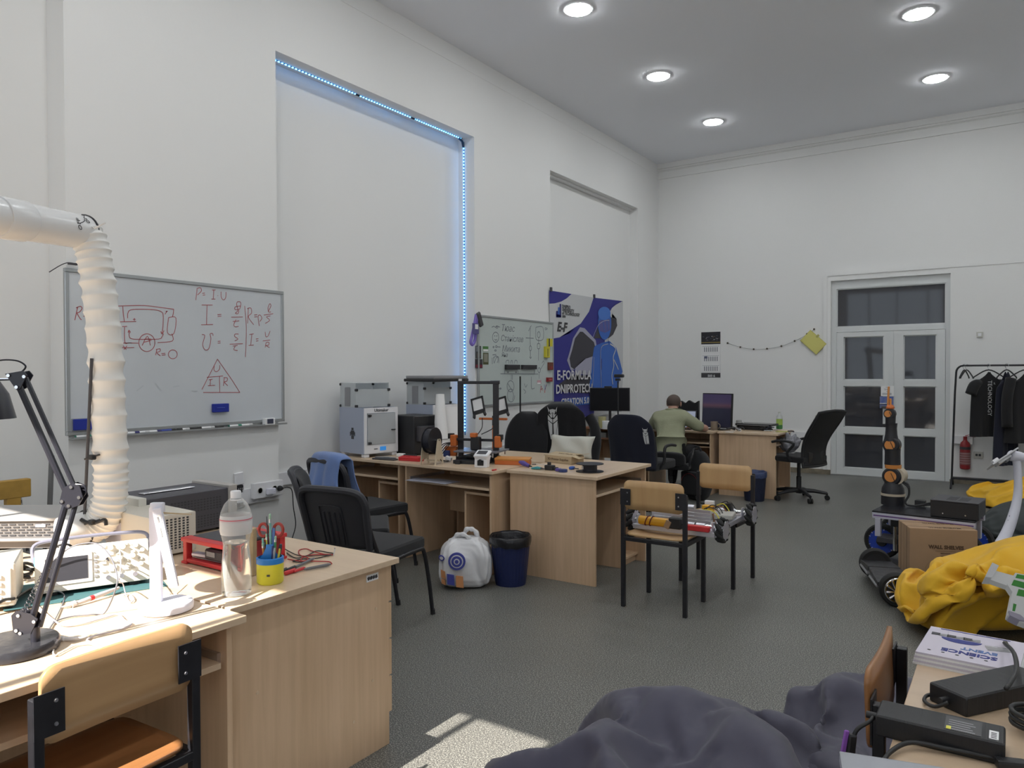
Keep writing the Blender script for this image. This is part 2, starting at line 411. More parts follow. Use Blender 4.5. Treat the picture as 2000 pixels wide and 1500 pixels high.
# ------------------------------------------------------------------ bean bags: a loose cloth skin settled over a lumpy filling
def settle(specs, frames=36):
    """each spec: (filling lumps, skin centre, skin radii, subdivisions) -> mesh of the settled skin"""
    keep = []; skins = []
    me = bpy.data.meshes.new('ground'); me.from_pydata([(-4, -1, 0), (4, -1, 0), (4, 12, 0), (-4, 12, 0)], [], [(0, 1, 2, 3)])
    g = bpy.data.objects.new('ground', me); C.objects.link(g); g.modifiers.new('c', 'COLLISION'); keep.append(g)
    g.collision.thickness_outer = .01; g.collision.cloth_friction = 20
    for i, (lumps, c, r, sub, rz) in enumerate(specs):
        bm = BM()
        for p, q in lumps:
            mtx = Matrix.Translation(p) @ Matrix.Diagonal((*q, 1))
            bmesh.ops.create_icosphere(bm, subdivisions=3, radius=1, matrix=mtx)
        me = bpy.data.meshes.new('fill'); bm.to_mesh(me); bm.free()
        f = bpy.data.objects.new('fill', me); C.objects.link(f); f.modifiers.new('c', 'COLLISION'); keep.append(f)
        f.collision.thickness_outer = .012; f.collision.cloth_friction = 12
        bm = BM(); bmesh.ops.create_icosphere(bm, subdivisions=sub, radius=1)
        rot = Matrix.Rotation(rz, 3, 'Z')
        for v in bm.verts:
            n = noise.noise(v.co*1.7 + Vector((i*7.3, 0, 0)))*.10
            v.co = rot @ Vector((v.co.x*r[0], v.co.y*r[1], v.co.z*r[2]))*(1+n) + Vector(c)
            v.co.z = max(v.co.z, .02)
        me = bpy.data.meshes.new('skin'); bm.to_mesh(me); bm.free()
        s = bpy.data.objects.new('skin', me); C.objects.link(s)
        md = s.modifiers.new('cloth', 'CLOTH'); st = md.settings
        st.quality = 7; st.mass = .4; st.tension_stiffness = 30; st.compression_stiffness = 30; st.shear_stiffness = 8; st.bending_stiffness = .5; st.air_damping = 3
        md.collision_settings.use_self_collision = False; md.collision_settings.distance_min = .008; md.collision_settings.collision_quality = 2
        md.point_cache.frame_start = 1; md.point_cache.frame_end = frames
        skins.append(s)
    S.frame_start = 1; S.frame_end = frames
    for fr in range(1, frames+1): S.frame_set(fr)
    dg = bpy.context.evaluated_depsgraph_get(); out = []
    for s in skins:
        out.append(bpy.data.meshes.new_from_object(s.evaluated_get(dg)))
    for o in keep+skins: bpy.data.objects.remove(o)
    S.frame_set(1)
    return out

PURP = mat('slate_purple_fabric', (.050, .047, .078), .55, sheen=.2, nz=(2, .12), bump=(500, .08))
YELF = mat('yellow_fabric', (.74, .42, .016), .7, sheen=.1, nz=(2.5, .12), bump=(500, .08))
GRNF = mat('dark_green_leatherette', (.030, .038, .038), .5, bump=(400, .05))
V = Vector
SP = [
 # purple, foreground: left and right
 ([(V((-.78, 1.98, .10)), (.38, .50, .22)), (V((-.84, 2.18, .22)), (.20, .15, .24)), (V((-1.00, 1.80, .13)), (.22, .24, .18)), (V((-.62, 1.98, .22)), (.12, .22, .18)), (V((-.52, 1.74, .16)), (.22, .26, .22))], (-.79, 1.98, .32), (.62, .62, .46), 5, .2),
 ([(V((-.27, 2.62, .10)), (.32, .36, .20)), (V((-.28, 2.78, .20)), (.24, .20, .20)), (V((-.44, 2.40, .13)), (.16, .18, .16))], (-.29, 2.58, .30), (.47, .52, .38), 5, .9),
 # yellow, near and far
 ([(V((.16, 4.85, .10)), (.54, .62, .18)), (V((.24, 5.30, .28)), (.36, .30, .18)), (V((.10, 4.40, .12)), (.40, .36, .18)), (V((-.20, 5.04, .13)), (.28, .28, .14))], (.12, 4.86, .40), (.70, .84, .42), 5, .1),
 ([(V((.18, 9.75, .06)), (.50, .42, .12)), (V((.42, 9.85, .20)), (.22, .26, .20))], (.20, 9.75, .22), (.60, .54, .28), 5, .3),
 ([(V((.20, 7.95, .10)), (.40, .42, .20)), (V((.24, 8.05, .14)), (.34, .34, .17))], (.20, 7.97, .24), (.46, .52, .27), 5, .3),
]
ms = settle(SP)
for me, m, lab, nm in zip(ms, (PURP, PURP, YELF, YELF, GRNF), (
    'slumped slate purple bean bag at the bottom of the picture', 'slate purple bean bag behind the wooden chair by the right desk',
    'large wrinkled yellow bean bag with white cardboard model lying on it', 'yellow bean bag far back under the clothes rack',
    'dark green bean bag between the two yellow ones'), range(5)):
    if nm < 3:      # sharper creases in the slack cloth
        for v in me.vertices:
            c_ = v.co; q1 = 1-abs(noise.noise(V((c_.x*2.6+c_.z*2, c_.y*2.2, c_.z*3.2+nm*5)))); q2 = 1-abs(noise.noise(V((c_.x*5.5, c_.y*4.5+3, c_.z*7+nm*3))))
            v.co = c_ + v.normal*((.030*q1**5+.013*q2**5-.008)*min(1, max(0, c_.z-.02)*12))
    o = obj('bean_bag', me, m, None, True, angle=180, sub=1)
    tag(o, lab, 'bean bag', 'bean bags on the right side of the room')

# ------------------------------------------------------------------ desks
def panel(name, par, x0, x1, y0, y1, z0, z1, m=BEECH, bev=.0012):
    bm = BM(); bx(bm, x0, x1, y0, y1, z0, z1); return obj(name, bm, m, par, bevel=bev)

def computer_desk(label, loc, rz, w, d, h=.75, top=BEECHX, side=BEECH, ped='right', tray=True, over=.03, group='beech laminate computer desks', drawers=0, lip=0.0):
    """origin front left floor corner of the top; x along the front, y into the desk"""
    t = thing('computer_desk', label, 'desk', loc, rz, group); T = .018
    panel('tabletop', t, -lip, w, 0, d, h-.022, h, top, .002)
    panel('side_panel', t, over, over+T, over, d-.01, 0, h-.022, side)
    panel('side_panel', t, w-over-T, w-over, over, d-.01, 0, h-.022, side)
    panel('back_panel', t, over+T, w-over-T, d-.06, d-.045, .30, h-.022, side)
    px = w-over-T-.27 if ped == 'right' else over+T+.27
    a, b = (px, w-over-T) if ped == 'right' else (over+T, px)
    zt = h-.15
    if ped:
        panel('divider', t, px-T if ped == 'right' else px, px if ped == 'right' else px+T, over+.06, d-.06, 0, zt-.03, side)
        panel('cabinet_top', t, a, b, over+.06, d-.06, zt-.05, zt-.032, side)
        panel('cabinet_floor', t, a, b, over+.06, d-.06, .05, .068, side)
        panel('plinth', t, a, b, over+.08, over+.098, 0, .05, side)
    if tray:
        panel('keyboard_tray', t, over+T+.012, w-over-T-.012, over+.01, d-.12, zt, zt+.018, top)
        for xx in (over+T, w-over-T-.012):
            bm = BM(); bx(bm, xx, xx+.012, over+.03, d-.14, zt+.0, zt+.04); obj('slide_rail', bm, ALU, t)
    for k in range(drawers):
        z0 = h-.03-.145*(k+1)
        panel('drawer_front', t, *((w-over-T-.36, w-over-.002) if ped == 'right' else (over+.002, over+T+.36)), over-.018, over-.001, z0+.004, z0+.142, BEECH)
    # screws on the outside of the right side panel
    for yy, zz in ((.12, .28), (.22, .16), (d-.12, .42), (.1, .55)): xs = (w-over, w-over+.0015) if ped != 'left' else (over-.0015, over); bm = BM(); add_cyl(bm, (xs[0], yy, zz), (xs[1], yy, zz), .006, None, 10); obj('screw', bm, BEECHX, t)
    return t

# foreground desk A opens towards the back of the room, its end panel faces the aisle
A = computer_desk('foreground beech desk with closed end panel facing the aisle, holding bottle and pencil cup', (-1.99, 2.16, 0), R(180), 1.22, .76, .73, ped='left', group='beech laminate computer desks', drawers=4)
for ch in A.children: ch.name = ch.name      # parts keep their plain names
A2 = thing('maker_label', 'small white plate with black lettering on desk end panel', 'label', (-2.0185, 2.04, .675))
bm = BM(); add_box(bm, (0, 0, 0), (.003, .062, .026)); obj('plate', bm, PAPER, A2)
for k in range(4):
    bm = BM(); add_box(bm, (.002, -.021+k*.0135, 0), (.002, .012, .013), (R(18), 0, 0), .002); obj('lettering', bm, MARKBLK, A2)
# foreground desk B, its open side towards the aisle (chair pushed in)
Bd = computer_desk('sunlit foreground beech desk with pull-out tray and school chair pushed in', (-1.895, .18, 0), R(90), 1.21, .62, .73, ped='left', group='beech laminate computer desks')
Cd = computer_desk('beech desk by the left wall carrying grey electronics', (-3.78, 1.39, 0), R(-90), 1.2, 1.24, .728, ped=None, tray=False)
# middle island of four desks
M1 = computer_desk('beech desk against left wall niche under the white framed printer', (-4.86, 4.39, 0), R(-2.7), .86, .62)
M2 = computer_desk('beech desk in the middle island under the orange and black printer', (-3.995, 4.345, 0), R(-2.7), .925, .60)
M3 = computer_desk('beech desk end-on with big side panel next to the blue bin', (-2.306, 4.44, 0), R(90), .90, .735, ped='right')
M4 = computer_desk('beech desk at the back of the middle island facing the black office chairs', (-3.03, 5.56, 0), R(180), .92, .60)
M5 = computer_desk('beech desk by the niche wall under the second printer', (-4.0, 5.60, 0), R(180), .88, .56)
# back workstation
F1 = computer_desk('beech desk with reddish top below the blue banner', (-4.64, 8.49, 0), R(2), .86, .62, top=REDWOOD)
F2 = computer_desk('beech desk where the man in the pale green shirt works', (-3.77, 8.53, 0), R(2), .85, .62)
F3 = computer_desk('beech desk end-on with side panel, bottle and closed laptop on top', (-2.20, 8.655, 0), R(90), .72, .70, ped='right')
# right foreground desk
G1 = computer_desk('beech desk at right picture edge with brochures and black adapters', (-.192, 2.33, 0), R(-90), 1.3, .62, .73, top=BEECHY, ped=None)

# ------------------------------------------------------------------ plywood school chairs on black square tube
def school_chair(label, loc, rz, ply=PLY, group='plywood school chairs', po=0.0):
    t = thing('school_chair', label, 'chair', loc, rz, group); q = .0125
    for sx in (-1, 1):
        bm = BM(); bx(bm, sx*.2-q, sx*.2+q, po-q, po+q, 0, .725, .002); obj('leg', bm, BLKMET, t)
        bm = BM(); bx(bm, sx*.185-q, sx*.185+q, .355-q, .355+q, 0, .42, .002); obj('leg', bm, BLKMET, t)
        bm = BM(); add_box(bm, (sx*.193, .17, .425), (.025, .34, .025), bev=.002); obj('side_rail', bm, BLKMET, t)
        bm = BM(); bx(bm, sx*.2-.055 if sx > 0 else sx*.2-q, sx*.2+q if sx > 0 else sx*.2+.055, po-q-.004, po-q, .635, .735); br = obj('bracket', bm, BLKMET, t)
        for zz in (.658, .712):
            bm = BM(); add_lathe(bm, [(.005, 0), (.004, -.003)], 10, (sx*.2-sx*.035, po-q-.004, zz), 'Y'); obj('rivet', bm, ALU, br)
    for yy in (0, .355):
        bm = BM(); add_box(bm, (0, yy, .425), (.39, .024, .024), bev=.002); obj('cross_rail', bm, BLKMET, t)
    # seat: rounded plywood sheet, dished, front edge rolled down
    bm = BM(); o = rrect(.385, .37, .05, 6)
    nx, ny = 14, 14; vs = {}
    for i in range(nx+1):
        for j in range(ny+1):
            u, v = -1+2*i/nx, -1+2*j/ny
            # square to rounded square
            k = max(abs(u), abs(v)); l = math.hypot(u, v); f = 1-.10*(abs(u)*abs(v))**5
            x, y = .195*u*f, .18+.185*v*f
            z = .446 - .010*(1-u*u)*(1-v*v) - (.016*max(0, (v-.55)/.45)**2)
            vs[i, j] = bm.verts.new((x, y, z))
    for i in range(nx):
        for j in range(ny): bm.faces.new((vs[i, j], vs[i+1, j], vs[i+1, j+1], vs[i, j+1]))
    s = obj('seat', bm, DARKPLY if ply is PLY else ply, t, True); sd = s.modifiers.new('t', 'SOLIDIFY'); sd.thickness = .010; sd.offset = 1
    # backrest: curved rounded sheet
    bm = BM(); pl = rrect(.385, .205, .035, 6); 
    def bend(u, v): return (u, -.004+.009*(1-(u/.19)**2)*.9 - (v-.10)*.04, .698+v)
    cols = 26; top, bot = {}, {}
    for i in range(cols+1):
        u = .1925*math.sin(math.pi*(i/cols-.5)); e = .1925-abs(u); r_ = .035
        dv = .090 - (r_-math.sqrt(max(0, r_*r_-(r_-e)**2)) if e < r_ else 0)
        for j in range(5): vs['b', i, j] = bm.verts.new(bend(u, -dv+2*dv*j/4))
    for i in range(cols):
        for j in range(4): bm.faces.new((vs['b', i, j], vs['b', i+1, j], vs['b', i+1, j+1], vs['b', i, j+1]))
    s = obj('backrest', bm, ply, t, True); sd = s.modifiers.new('t', 'SOLIDIFY'); sd.thickness = .011; sd.offset = 0
    return t
school_chair('foreground plywood school chair with dark seat pushed into the sunlit desk', (-1.822, .975, 0), R(93), PLY)
c = school_chair('plywood school chair beside the beech island, back towards the viewer, robot across its seat', (-1.80, 4.20, 0), R(0), PLYV)
school_chair('plywood school chair facing the viewer, farther of the pair carrying the robot', (-1.715, 5.29, 0), R(178), PLYV)
school_chair('plywood school chair tucked against the right foreground desk, seen edge-on', (-.262, 1.985, 0), R(-90), DARKPLY, po=.024)

# ------------------------------------------------------------------ black conference chairs
def conference_chair(label, loc, rz, group='black conference chairs', towel=False):
    t = thing('conference_chair', label, 'chair', loc, rz, group)
    # seat pad
    bm = BM(); add_box(bm, (0, .02, .445), (.47, .46, .07), None, .03, 3); obj('seat', bm, BLKFAB, t, True)
    bm = BM(); add_box(bm, (0, .02, .405), (.45, .44, .02), None, .008, 2); obj('seat_shell', bm, CHARPL, t, True)
    for sx in (-1, 1):
        p = smooth_path([(sx*.25, .30, 0), (sx*.245, .27, .20), (sx*.24, .225, .385), (sx*.235, .17, .415), (sx*.235, -.1, .41)], 5)
        bm = BM(); add_tube(bm, p, .0125, 10); lg = obj('leg', bm, BLKMET, t, True)
        bm = BM(); add_cyl(bm, (sx*.25, .302, 0), (sx*.25, .299, .03), .015, None, 10); obj('foot_cap', bm, BLKPL, lg)
        p = smooth_path([(sx*.25, -.34, 0), (sx*.245, -.27, .22), (sx*.235, -.20, .40), (sx*.215, -.245, .56), (sx*.205, -.275, .66)], 5)
        bm = BM(); add_tube(bm, p, .0125, 10); lg = obj('leg', bm, BLKMET, t, True)
    # back shell: plastic frame with raised rim and ribbed centre, cushion on the front
    def bp(u, v, o=0): # u across -1..1, v up 0..1
        return Vector((u*.235*(1-.10*(1-v)), -.235-.085*v-.045*(1-u*u)*.8-o, .50+.335*v))
    def dome(u, v): return v*(1-.10*abs(u)**4)
    bm = BM(); n = 18; mm = 12; vv = {}
    for i in range(n+1):
        for j in range(mm+1):
            u, v = -1+2*i/n, j/mm
            vv[i, j] = bm.verts.new(bp(u*(1-.16*max(0, (v-.72)/.28)**2*abs(u)), dome(u, v)))
    for i in range(n):
        for j in range(mm): bm.faces.new((vv[i, j], vv[i+1, j], vv[i+1, j+1], vv[i, j+1]))
    s = obj('back_shell', bm, CHARPL, t, True, angle=180); sd = s.modifiers.new('t', 'SOLIDIFY'); sd.thickness = .012
    rim = [bp(-.94, 0, .008)] + [bp(-.95, .15*k, .010) for k in range(1, 6)] + [bp(-.86, .90, .010), bp(-.66, .965, .012), bp(-.3, .985, .014), bp(.3, .985, .014), bp(.66, .965, .012), bp(.86, .90, .010)] + [bp(.95, .15*k, .010) for k in range(5, 0, -1)] + [bp(.94, 0, .008)]
    bm = BM(); add_tube(bm, smooth_path(rim, 3), .020, 8); obj('back_rim', bm, CHARPL, t, True)
    ribs = obj('rib_panel', (lambda b: (add_tube(b, smooth_path([bp(-.36, .06, .003), bp(-.36, .6, .003), bp(-.30, .70, .003), bp(.22, .70, .003), bp(.30, .6, .003), bp(.34, .06, .003)], 4), .004, 6), b)[1])(BM()), CHARPL, t, True)
    for k in range(4):
        bm = BM(); u = -.24+.16*k; add_tube(bm, [bp(u, .06, .002), bp(u, .35, .002), bp(u, .60, .002)], .008, 6); obj('rib', bm, CHARPL, ribs, True)
    bm = BM(); vv = {}
    for i in range(n+1):
        for j in range(mm+1):
            u, v = -1+2*i/n, j/mm
            e = min(1, (1-abs(u))*6)*min(1, v*6, (1-v)*6)
            vv[i, j] = bm.verts.new(bp(u*.97, dome(u, .03+.95*v), -.012-.03*e**.5))
    for i in range(n):
        for j in range(mm): bm.faces.new((vv[i, j], vv[i+1, j], vv[i+1, j+1], vv[i, j+1]))
    obj('back_cushion', bm, BLKFAB, t, True, angle=180)
    return t
c1 = conference_chair('black plastic-backed conference chair behind the bottle desk, its back towards the viewer', (-3.10, 3.10, 0), R(8))
copy_thing(c1, (-3.58, 3.42, 0), R(-46), 'black conference chair seen edge-on by the wall sockets')
c3 = conference_chair('black conference chair with a blue towel over its back', (-4.03, 3.98, 0), R(-8))
# towel over the back of the third chair
TOW = mat('blue_terry_towel', (.16, .25, .52), .95, sheen=.4, nz=(6, .1), bump=(350, .5))
bm = BM(); nu, nv = 36, 44; vv = {}
for i in range(nu+1):
    for j in range(nv+1):
        u = -1+2*i/nu; s_ = -1+2*j/nv           # s_: -1 back hem .. 0 ridge .. 1 front hem
        fold = .014*math.sin(u*5.2+1.3)+.010*math.sin(u*11+.4)
        drop = max(0, abs(s_)-.08)
        y = -.33 + (-.045 if s_ < 0 else .06)*min(1, abs(s_)*8) + (fold*drop*1.6 if s_ < 0 else -fold*drop) - (.05*drop*(1 if s_ < 0 else -1)) + (.03*(u*u))
        z = .895 - .36*drop - .012*u*u - .03*abs(u)**6
        x = .03+u*(.165+.07*drop) + .012*math.sin(drop*7+u*2)
        vv[i, j] = bm.verts.new((x, y, z))
for i in range(nu):
    for j in range(nv): bm.faces.new((vv[i, j], vv[i+1, j], vv[i+1, j+1], vv[i, j+1]))
o = obj('towel', bm, TOW, None, True, loc=(-4.03, 3.98, 0), rot=(0, 0, R(-8)), angle=180)
sd = o.modifiers.new('t', 'SOLIDIFY'); sd.thickness = .006
tag(o, 'light blue towel draped over a chair back in front of the white printer', 'towel')

# ------------------------------------------------------------------ office swivel chairs
def star_base(t, m=BLKPL, h=.42, r=.30):
    bm = BM(); add_lathe(bm, [(.035, .07), (.04, .09), (.04, .12), (.028, .13), (.028, .26), (.02, .265), (.02, h)], 20); obj('gas_lift', bm, m, t, True)
    for k in range(5):
        a = R(72*k+20); d = Vector((math.cos(a), math.sin(a), 0))
        bm = BM(); add_tube(bm, [d*.03+V((0, 0, .105)), d*.16+V((0, 0, .10)), d*r+V((0, 0, .075))], [.026, .022, .016], 8); ar = obj('base_arm', bm, m, t, True)
        bm = BM(); p = d*r; side = V((-d.y, d.x, 0))
        for s in (-1, 1): add_lathe(bm, [(.012, -.008), (.026, -.009), (.028, 0), (.026, .009), (.012, .008)], 18, (0, 0, 0), 'X')
        me = bpy.data.meshes.new('caster'); bmesh.ops.delete(bm, geom=[], context='VERTS'); bm.free()
        bm = BM()
        for s in (-1, 1):
            b2 = p+side*s*.014+V((0, 0, .028)); add_cyl(bm, b2-side*.009, b2+side*.009, .028, None, 18)
        add_cyl(bm, p+V((0, 0, .03)), p+V((0, 0, .08)), .009, None, 10)
        obj('caster', bm, RUBBER, ar, True)

def back_pad(name, par, w0, w1, w2, z0, z1, y, m, th=.07, lean=.12, n=20, k=16, top_round=.35):
    """upholstered back: width w0 at the bottom, w1 in the middle, w2 near the rounded top"""
    bm = BM(); fr, bk = {}, {}
    for j in range(k+1):
        v = j/k
        wv = (w0*(1-v)*(1-2*v)+4*w1*v*(1-v)+w2*v*(2*v-1)) if True else w1
        if v > 1-top_round:
            q = (v-(1-top_round))/top_round; wv *= math.sqrt(max(.0, 1-.86*q**3))
        if v < .12: wv *= .80+.20*math.sqrt(v/.12)
        for i in range(n+1):
            u = -1+2*i/n; e = (1-abs(u)**5)*(1-abs(2*v-1)**8)
            yy = y - lean*v**1.4 + .05*u*u
            x = u*wv/2; z = z0+(z1-z0)*v
            fr[i, j] = bm.verts.new((x, yy+th*.55*e**.6, z)); bk[i, j] = bm.verts.new((x, yy-th*.45*e**.6, z))
    for i in range(n):
        for j in range(k):
            bm.faces.new((fr[i, j], fr[i, j+1], fr[i+1, j+1], fr[i+1, j])); bm.faces.new((bk[i, j], bk[i+1, j], bk[i+1, j+1], bk[i, j+1]))
    bmesh.ops.remove_doubles(bm, verts=bm.verts[:], dist=.0005)
    return obj(name, bm, m, par, True, angle=180)

def office_chair(label, loc, rz, w=(.46, .50, .42), top=1.10, arms=True, m=BLKFAB, zb=.50, tr=.4):
    t = thing('office_chair', label, 'chair', loc, rz, 'black office chairs')
    star_base(t)
    bm = BM(); add_box(bm, (0, .02, .47), (.50, .48, .10), None, .045, 3); obj('seat', bm, m, t, True)
    back_pad('backrest', t, *w, zb, top, -.22, m, .09, .10, top_round=tr)
    bm = BM(); add_box(bm, (0, -.20, .48), (.08, .16, .03), (R(-20), 0, 0), .008); obj('back_bracket', bm, BLKPL, t)
    if arms:
        for sx in (-1, 1):
            bm = BM(); add_tube(bm, smooth_path([(sx*.24, -.10, .44), (sx*.29, -.09, .52), (sx*.295, -.08, .66), (sx*.295, .03, .685), (sx*.29, .16, .67)], 5), .016, 8); obj('armrest', bm, BLKPL, t, True)
    return t
office_chair('black rounded-back office chair behind the orange and black printer', (-4.02, 6.10, 0), R(195), (.40, .46, .40), 1.06, False, tr=.62)
oc2 = office_chair('black office chair wearing a black jacket with a white wolf emblem', (-3.86, 6.72, 0), R(22), (.42, .46, .42), 1.13, True)
oc3 = office_chair('big black office chair directly behind the seated man', (-3.30, 7.45, 0), R(-6), (.50, .53, .46), 1.00, True, zb=.42, tr=.45)

# jacket over the second chair with a geometric wolf printed in white
back_rot = R(22)
t = thing('jacket', 'black jacket with white geometric wolf print hung over an office chair', 'jacket', (-3.86, 6.72, 0), back_rot)
bm = BM(); n, k = 28, 24; vv = {}
for j in range(k+1):
    v = j/k
    for i in range(n+1):
        u = -1+2*i/n
        wv = .44+.05*(1-v) - .18*max(0, (v-.75)/.25)**3
        x = u*wv/2*1.08; fold = .012*math.sin(u*7+v*2)*(1-v) + .008*math.sin(u*15-v*3)*(1-v)
        y = -.22-.10*v**1.4-.075+.05*u*u - fold + .10*max(0, (v-.93)/.07)
        vv[i, j] = bm.verts.new((x, y, .60+.565*v-.05*abs(u)**5*v))
for i in range(n):
    for j in range(k): bm.faces.new((vv[i, j], vv[i+1, j], vv[i+1, j+1], vv[i, j+1]))
o = obj('body', bm, BLKFAB, t, True, angle=180); sd = o.modifiers.new('t', 'SOLIDIFY'); sd.thickness = .012
bm = BM(); add_tube(bm, smooth_path([(.27, -.22, 1.02), (.33, -.24, .90), (.34, -.25, .72), (.32, -.26, .58)], 5), [.05]*6+[.055]*5+[.05]*5, 10); obj('sleeve', bm, BLKFAB, t, True)
WOLF = mat('white_print', (.62, .63, .64), .8)
def poly(par, name, pts, m, y, t_=.003):
    bm = BM(); add_prism(bm, pts, t_, lambda u, v, w_: (u, y(u, v)-w_, v)); return obj(name, bm, m, par)
yb = lambda u, v: -.22-.10*((v-.60)/.565)**1.4-.088+.05*(u/.27)**2
def wolf(par, cx, cz, s, y):
    a, b = s, 1
    for pts in ([(-.046, .150), (-.030, .118), (-.036, .095)], [(.046, .150), (.030, .118), (.036, .095)], [(-.028, .122), (0, .128), (0, .098), (-.020, .082)], [(.028, .122), (0, .128), (0, .098), (.020, .082)],
                [(-.038, .086), (-.022, .076), (-.003, .092), (-.003, .050), (-.014, .046)], [(.038, .086), (.022, .076), (.003, .092), (.003, .050), (.014, .046)],
                [(-.044, .072), (-.018, .040), (-.003, .034), (-.003, -.004), (-.046, .030)], [(.044, .072), (.018, .040), (.003, .034), (.003, -.004), (.046, .030)],
                [(-.046, .022), (-.005, -.012), (-.007, -.160), (-.024, -.152)], [(.046, .022), (.005, -.012), (.007, -.160), (.024, -.152)], [(.048, .004), (.030, -.120), (.044, -.160), (.050, -.14)], [(-.048, .004), (-.034, -.08), (-.030, -.125)]):
        poly(par, 'wolf_print', [(cx+u*s, cz+v*s) for u, v in pts], WOLF, y)
wolf(t, -.075, .955, 1.08, yb)
t = thing('jacket', 'black jacket with partly hidden white emblem on the chair behind the seated man', 'jacket', (-3.30, 7.45, 0), R(-6))
bm = BM(); vv = {}
for j in range(k+1):
    v = j/k
    for i in range(n+1):
        u = -1+2*i/n; wv = .555-.20*max(0, (v-.72)/.28)**2.4
        y = -.22-.10*v**1.4-.062+.05*u*u - .008*math.sin(u*9+v*3)*(1-v)
        vv[i, j] = bm.verts.new((u*wv/2, y, .44+.575*v-.03*abs(u)**5*v))
for i in range(n):
    for j in range(k): bm.faces.new((vv[i, j], vv[i+1, j], vv[i+1, j+1], vv[i, j+1]))
o = obj('body', bm, NAVY, t, True, angle=180); sd = o.modifiers.new('t', 'SOLIDIFY'); sd.thickness = .01
wolf(t, .205, .80, .55, lambda u, v: -.22-.10*((v-.44)/.575)**1.4-.080+.05*(u/.27)**2)

# mesh-backed chair by the door
t = thing('office_chair', 'black mesh high-back swivel chair beside the glazed door', 'chair', (-2.02, 8.86, 0), R(70), 'black office chairs')
star_base(t, BLKPL, .43, .30)
bm = BM(); add_box(bm, (0, .03, .475), (.48, .47, .07), None, .03, 3); obj('seat', bm, BLKFAB, t, True)
def mb(u, v): 
    wv = .46+.05*v-.06*math.sin(v*6.0)*.5
    return V((u*wv/2, -.23-.16*v+.06*math.sin(v*4.2)+.035*u*u, .40+.61*v+.02*(1-u*u)*v))
bm = BM(); n, k = 14, 22; vv = {}
for i in range(n+1):
    for j in range(k+1): vv[i, j] = bm.verts.new(mb(-1+2*i/n, j/k))
for i in range(n):
    for j in range(k): bm.faces.new((vv[i, j], vv[i+1, j], vv[i+1, j+1], vv[i, j+1]))
o = obj('mesh_back', bm, BLKMESH, t, True, angle=180); sd = o.modifiers.new('t', 'SOLIDIFY'); sd.thickness = .006
fr = [mb(-1, j/12) for j in range(13)] + [mb(u, 1.0) for u in (-.6, 0, .6)] + [mb(1, j/12) for j in range(12, -1, -1)] + [mb(u, 0) for u in (.5, 0, -.5)]
bm = BM(); add_tube(bm, fr, .014, 8, closed=True); obj('back_frame', bm, BLKPL, t, True)
bm = BM(); add_box(bm, (0, -.20, .50), (.30, .04, .12), None, .015, 2); obj('lumbar_support', bm, BLKPL, t, True)
for sx in (-1, 1):
    bm = BM(); add_tube(bm, smooth_path([(sx*.25, -.06, .46), (sx*.29, -.04, .55), (sx*.29, -.12, .66), (sx*.285, .05, .68), (sx*.28, .16, .66)], 5), .015, 8); obj('armrest', bm, BLKPL, t, True)

# ------------------------------------------------------------------ real places read off the survey of the photograph
def _ray(x, y): return _r2*((x-1000)/1452.0) - _u2*((y-750)/1452.0) + _f
def at(x, y, d): return V((0, 0, CAM_Z)) + _ray(x, y)*d                      # distance d in front of the camera
def atz(x, y, z): q = _ray(x, y); return V((0, 0, CAM_Z)) + q*((z-CAM_Z)/q.z)  # on a horizontal plane
def aty(x, y, Y): q = _ray(x, y); return V((0, 0, CAM_Z)) + q*(Y/q.y)          # on a plane parallel to the back wall
def atx(x, y, X): q = _ray(x, y); return V((0, 0, CAM_Z)) + q*(X/q.x)          # on a plane parallel to the left wall
SR = V((math.cos(_yaw), math.sin(_yaw), 0)); SF = V((-math.sin(_yaw), math.cos(_yaw), 0))
TZ = .73

# ---- water bottle
def clear(name, col, tr, rough=.03):
    if name in _mats: return _mats[name]
    m = bpy.data.materials.new(name); m.use_nodes = True; nt = m.node_tree; nt.nodes.remove(nt.nodes['Principled BSDF'])
    o = nt.nodes['Material Output']; a = nt.nodes.new('ShaderNodeBsdfTransparent'); a.inputs[0].default_value = (*col, 1)
    g = nt.nodes.new('ShaderNodeBsdfPrincipled'); g.inputs['Base Color'].default_value = (.8, .82, .82, 1); g.inputs['Roughness'].default_value = rough
    lw = nt.nodes.new('ShaderNodeLayerWeight'); lw.inputs[0].default_value = .35
    mr = nt.nodes.new('ShaderNodeMapRange'); mr.inputs['To Min'].default_value = 1-tr; mr.inputs['To Max'].default_value = min(1, 1-tr+.45); nt.links.new(lw.outputs['Facing'], mr.inputs[0])
    mx = nt.nodes.new('ShaderNodeMixShader'); nt.links.new(mr.outputs[0], mx.inputs[0]); nt.links.new(a.outputs[0], mx.inputs[1]); nt.links.new(g.outputs[0], mx.inputs[2])
    nt.links.new(mx.outputs[0], o.inputs[0]); _mats[name] = m; return m
PET = clear('clear_pet', (.97, .98, .98), .90)
t = thing('water_bottle', 'large clear plastic water bottle, half full, white cap, on the foreground desk', 'bottle', (-2.106, 1.507, TZ))
prof = [(.010, .006), (.030, .001), (.046, .004), (.047, .02), (.047, .07), (.045, .11), (.0415, .15), (.0405, .165), (.044, .185), (.049, .205), (.050, .25), (.047, .272), (.036, .297), (.022, .312), (.0145, .318), (.0145, .328)]
bm = BM(); add_lathe(bm, prof, 40); obj('shell', bm, PET, t, True)
wp = [(.010, .008)] + [(max(.01, r-.003), h+.001) for r, h in prof[1:8]] + [(.0385, .172)]
bm = BM(); add_lathe(bm, wp, 32); obj('water', bm, mat('water', (1, .995, .98), .0, trans=1.0, ior=1.33), t, True, angle=60)
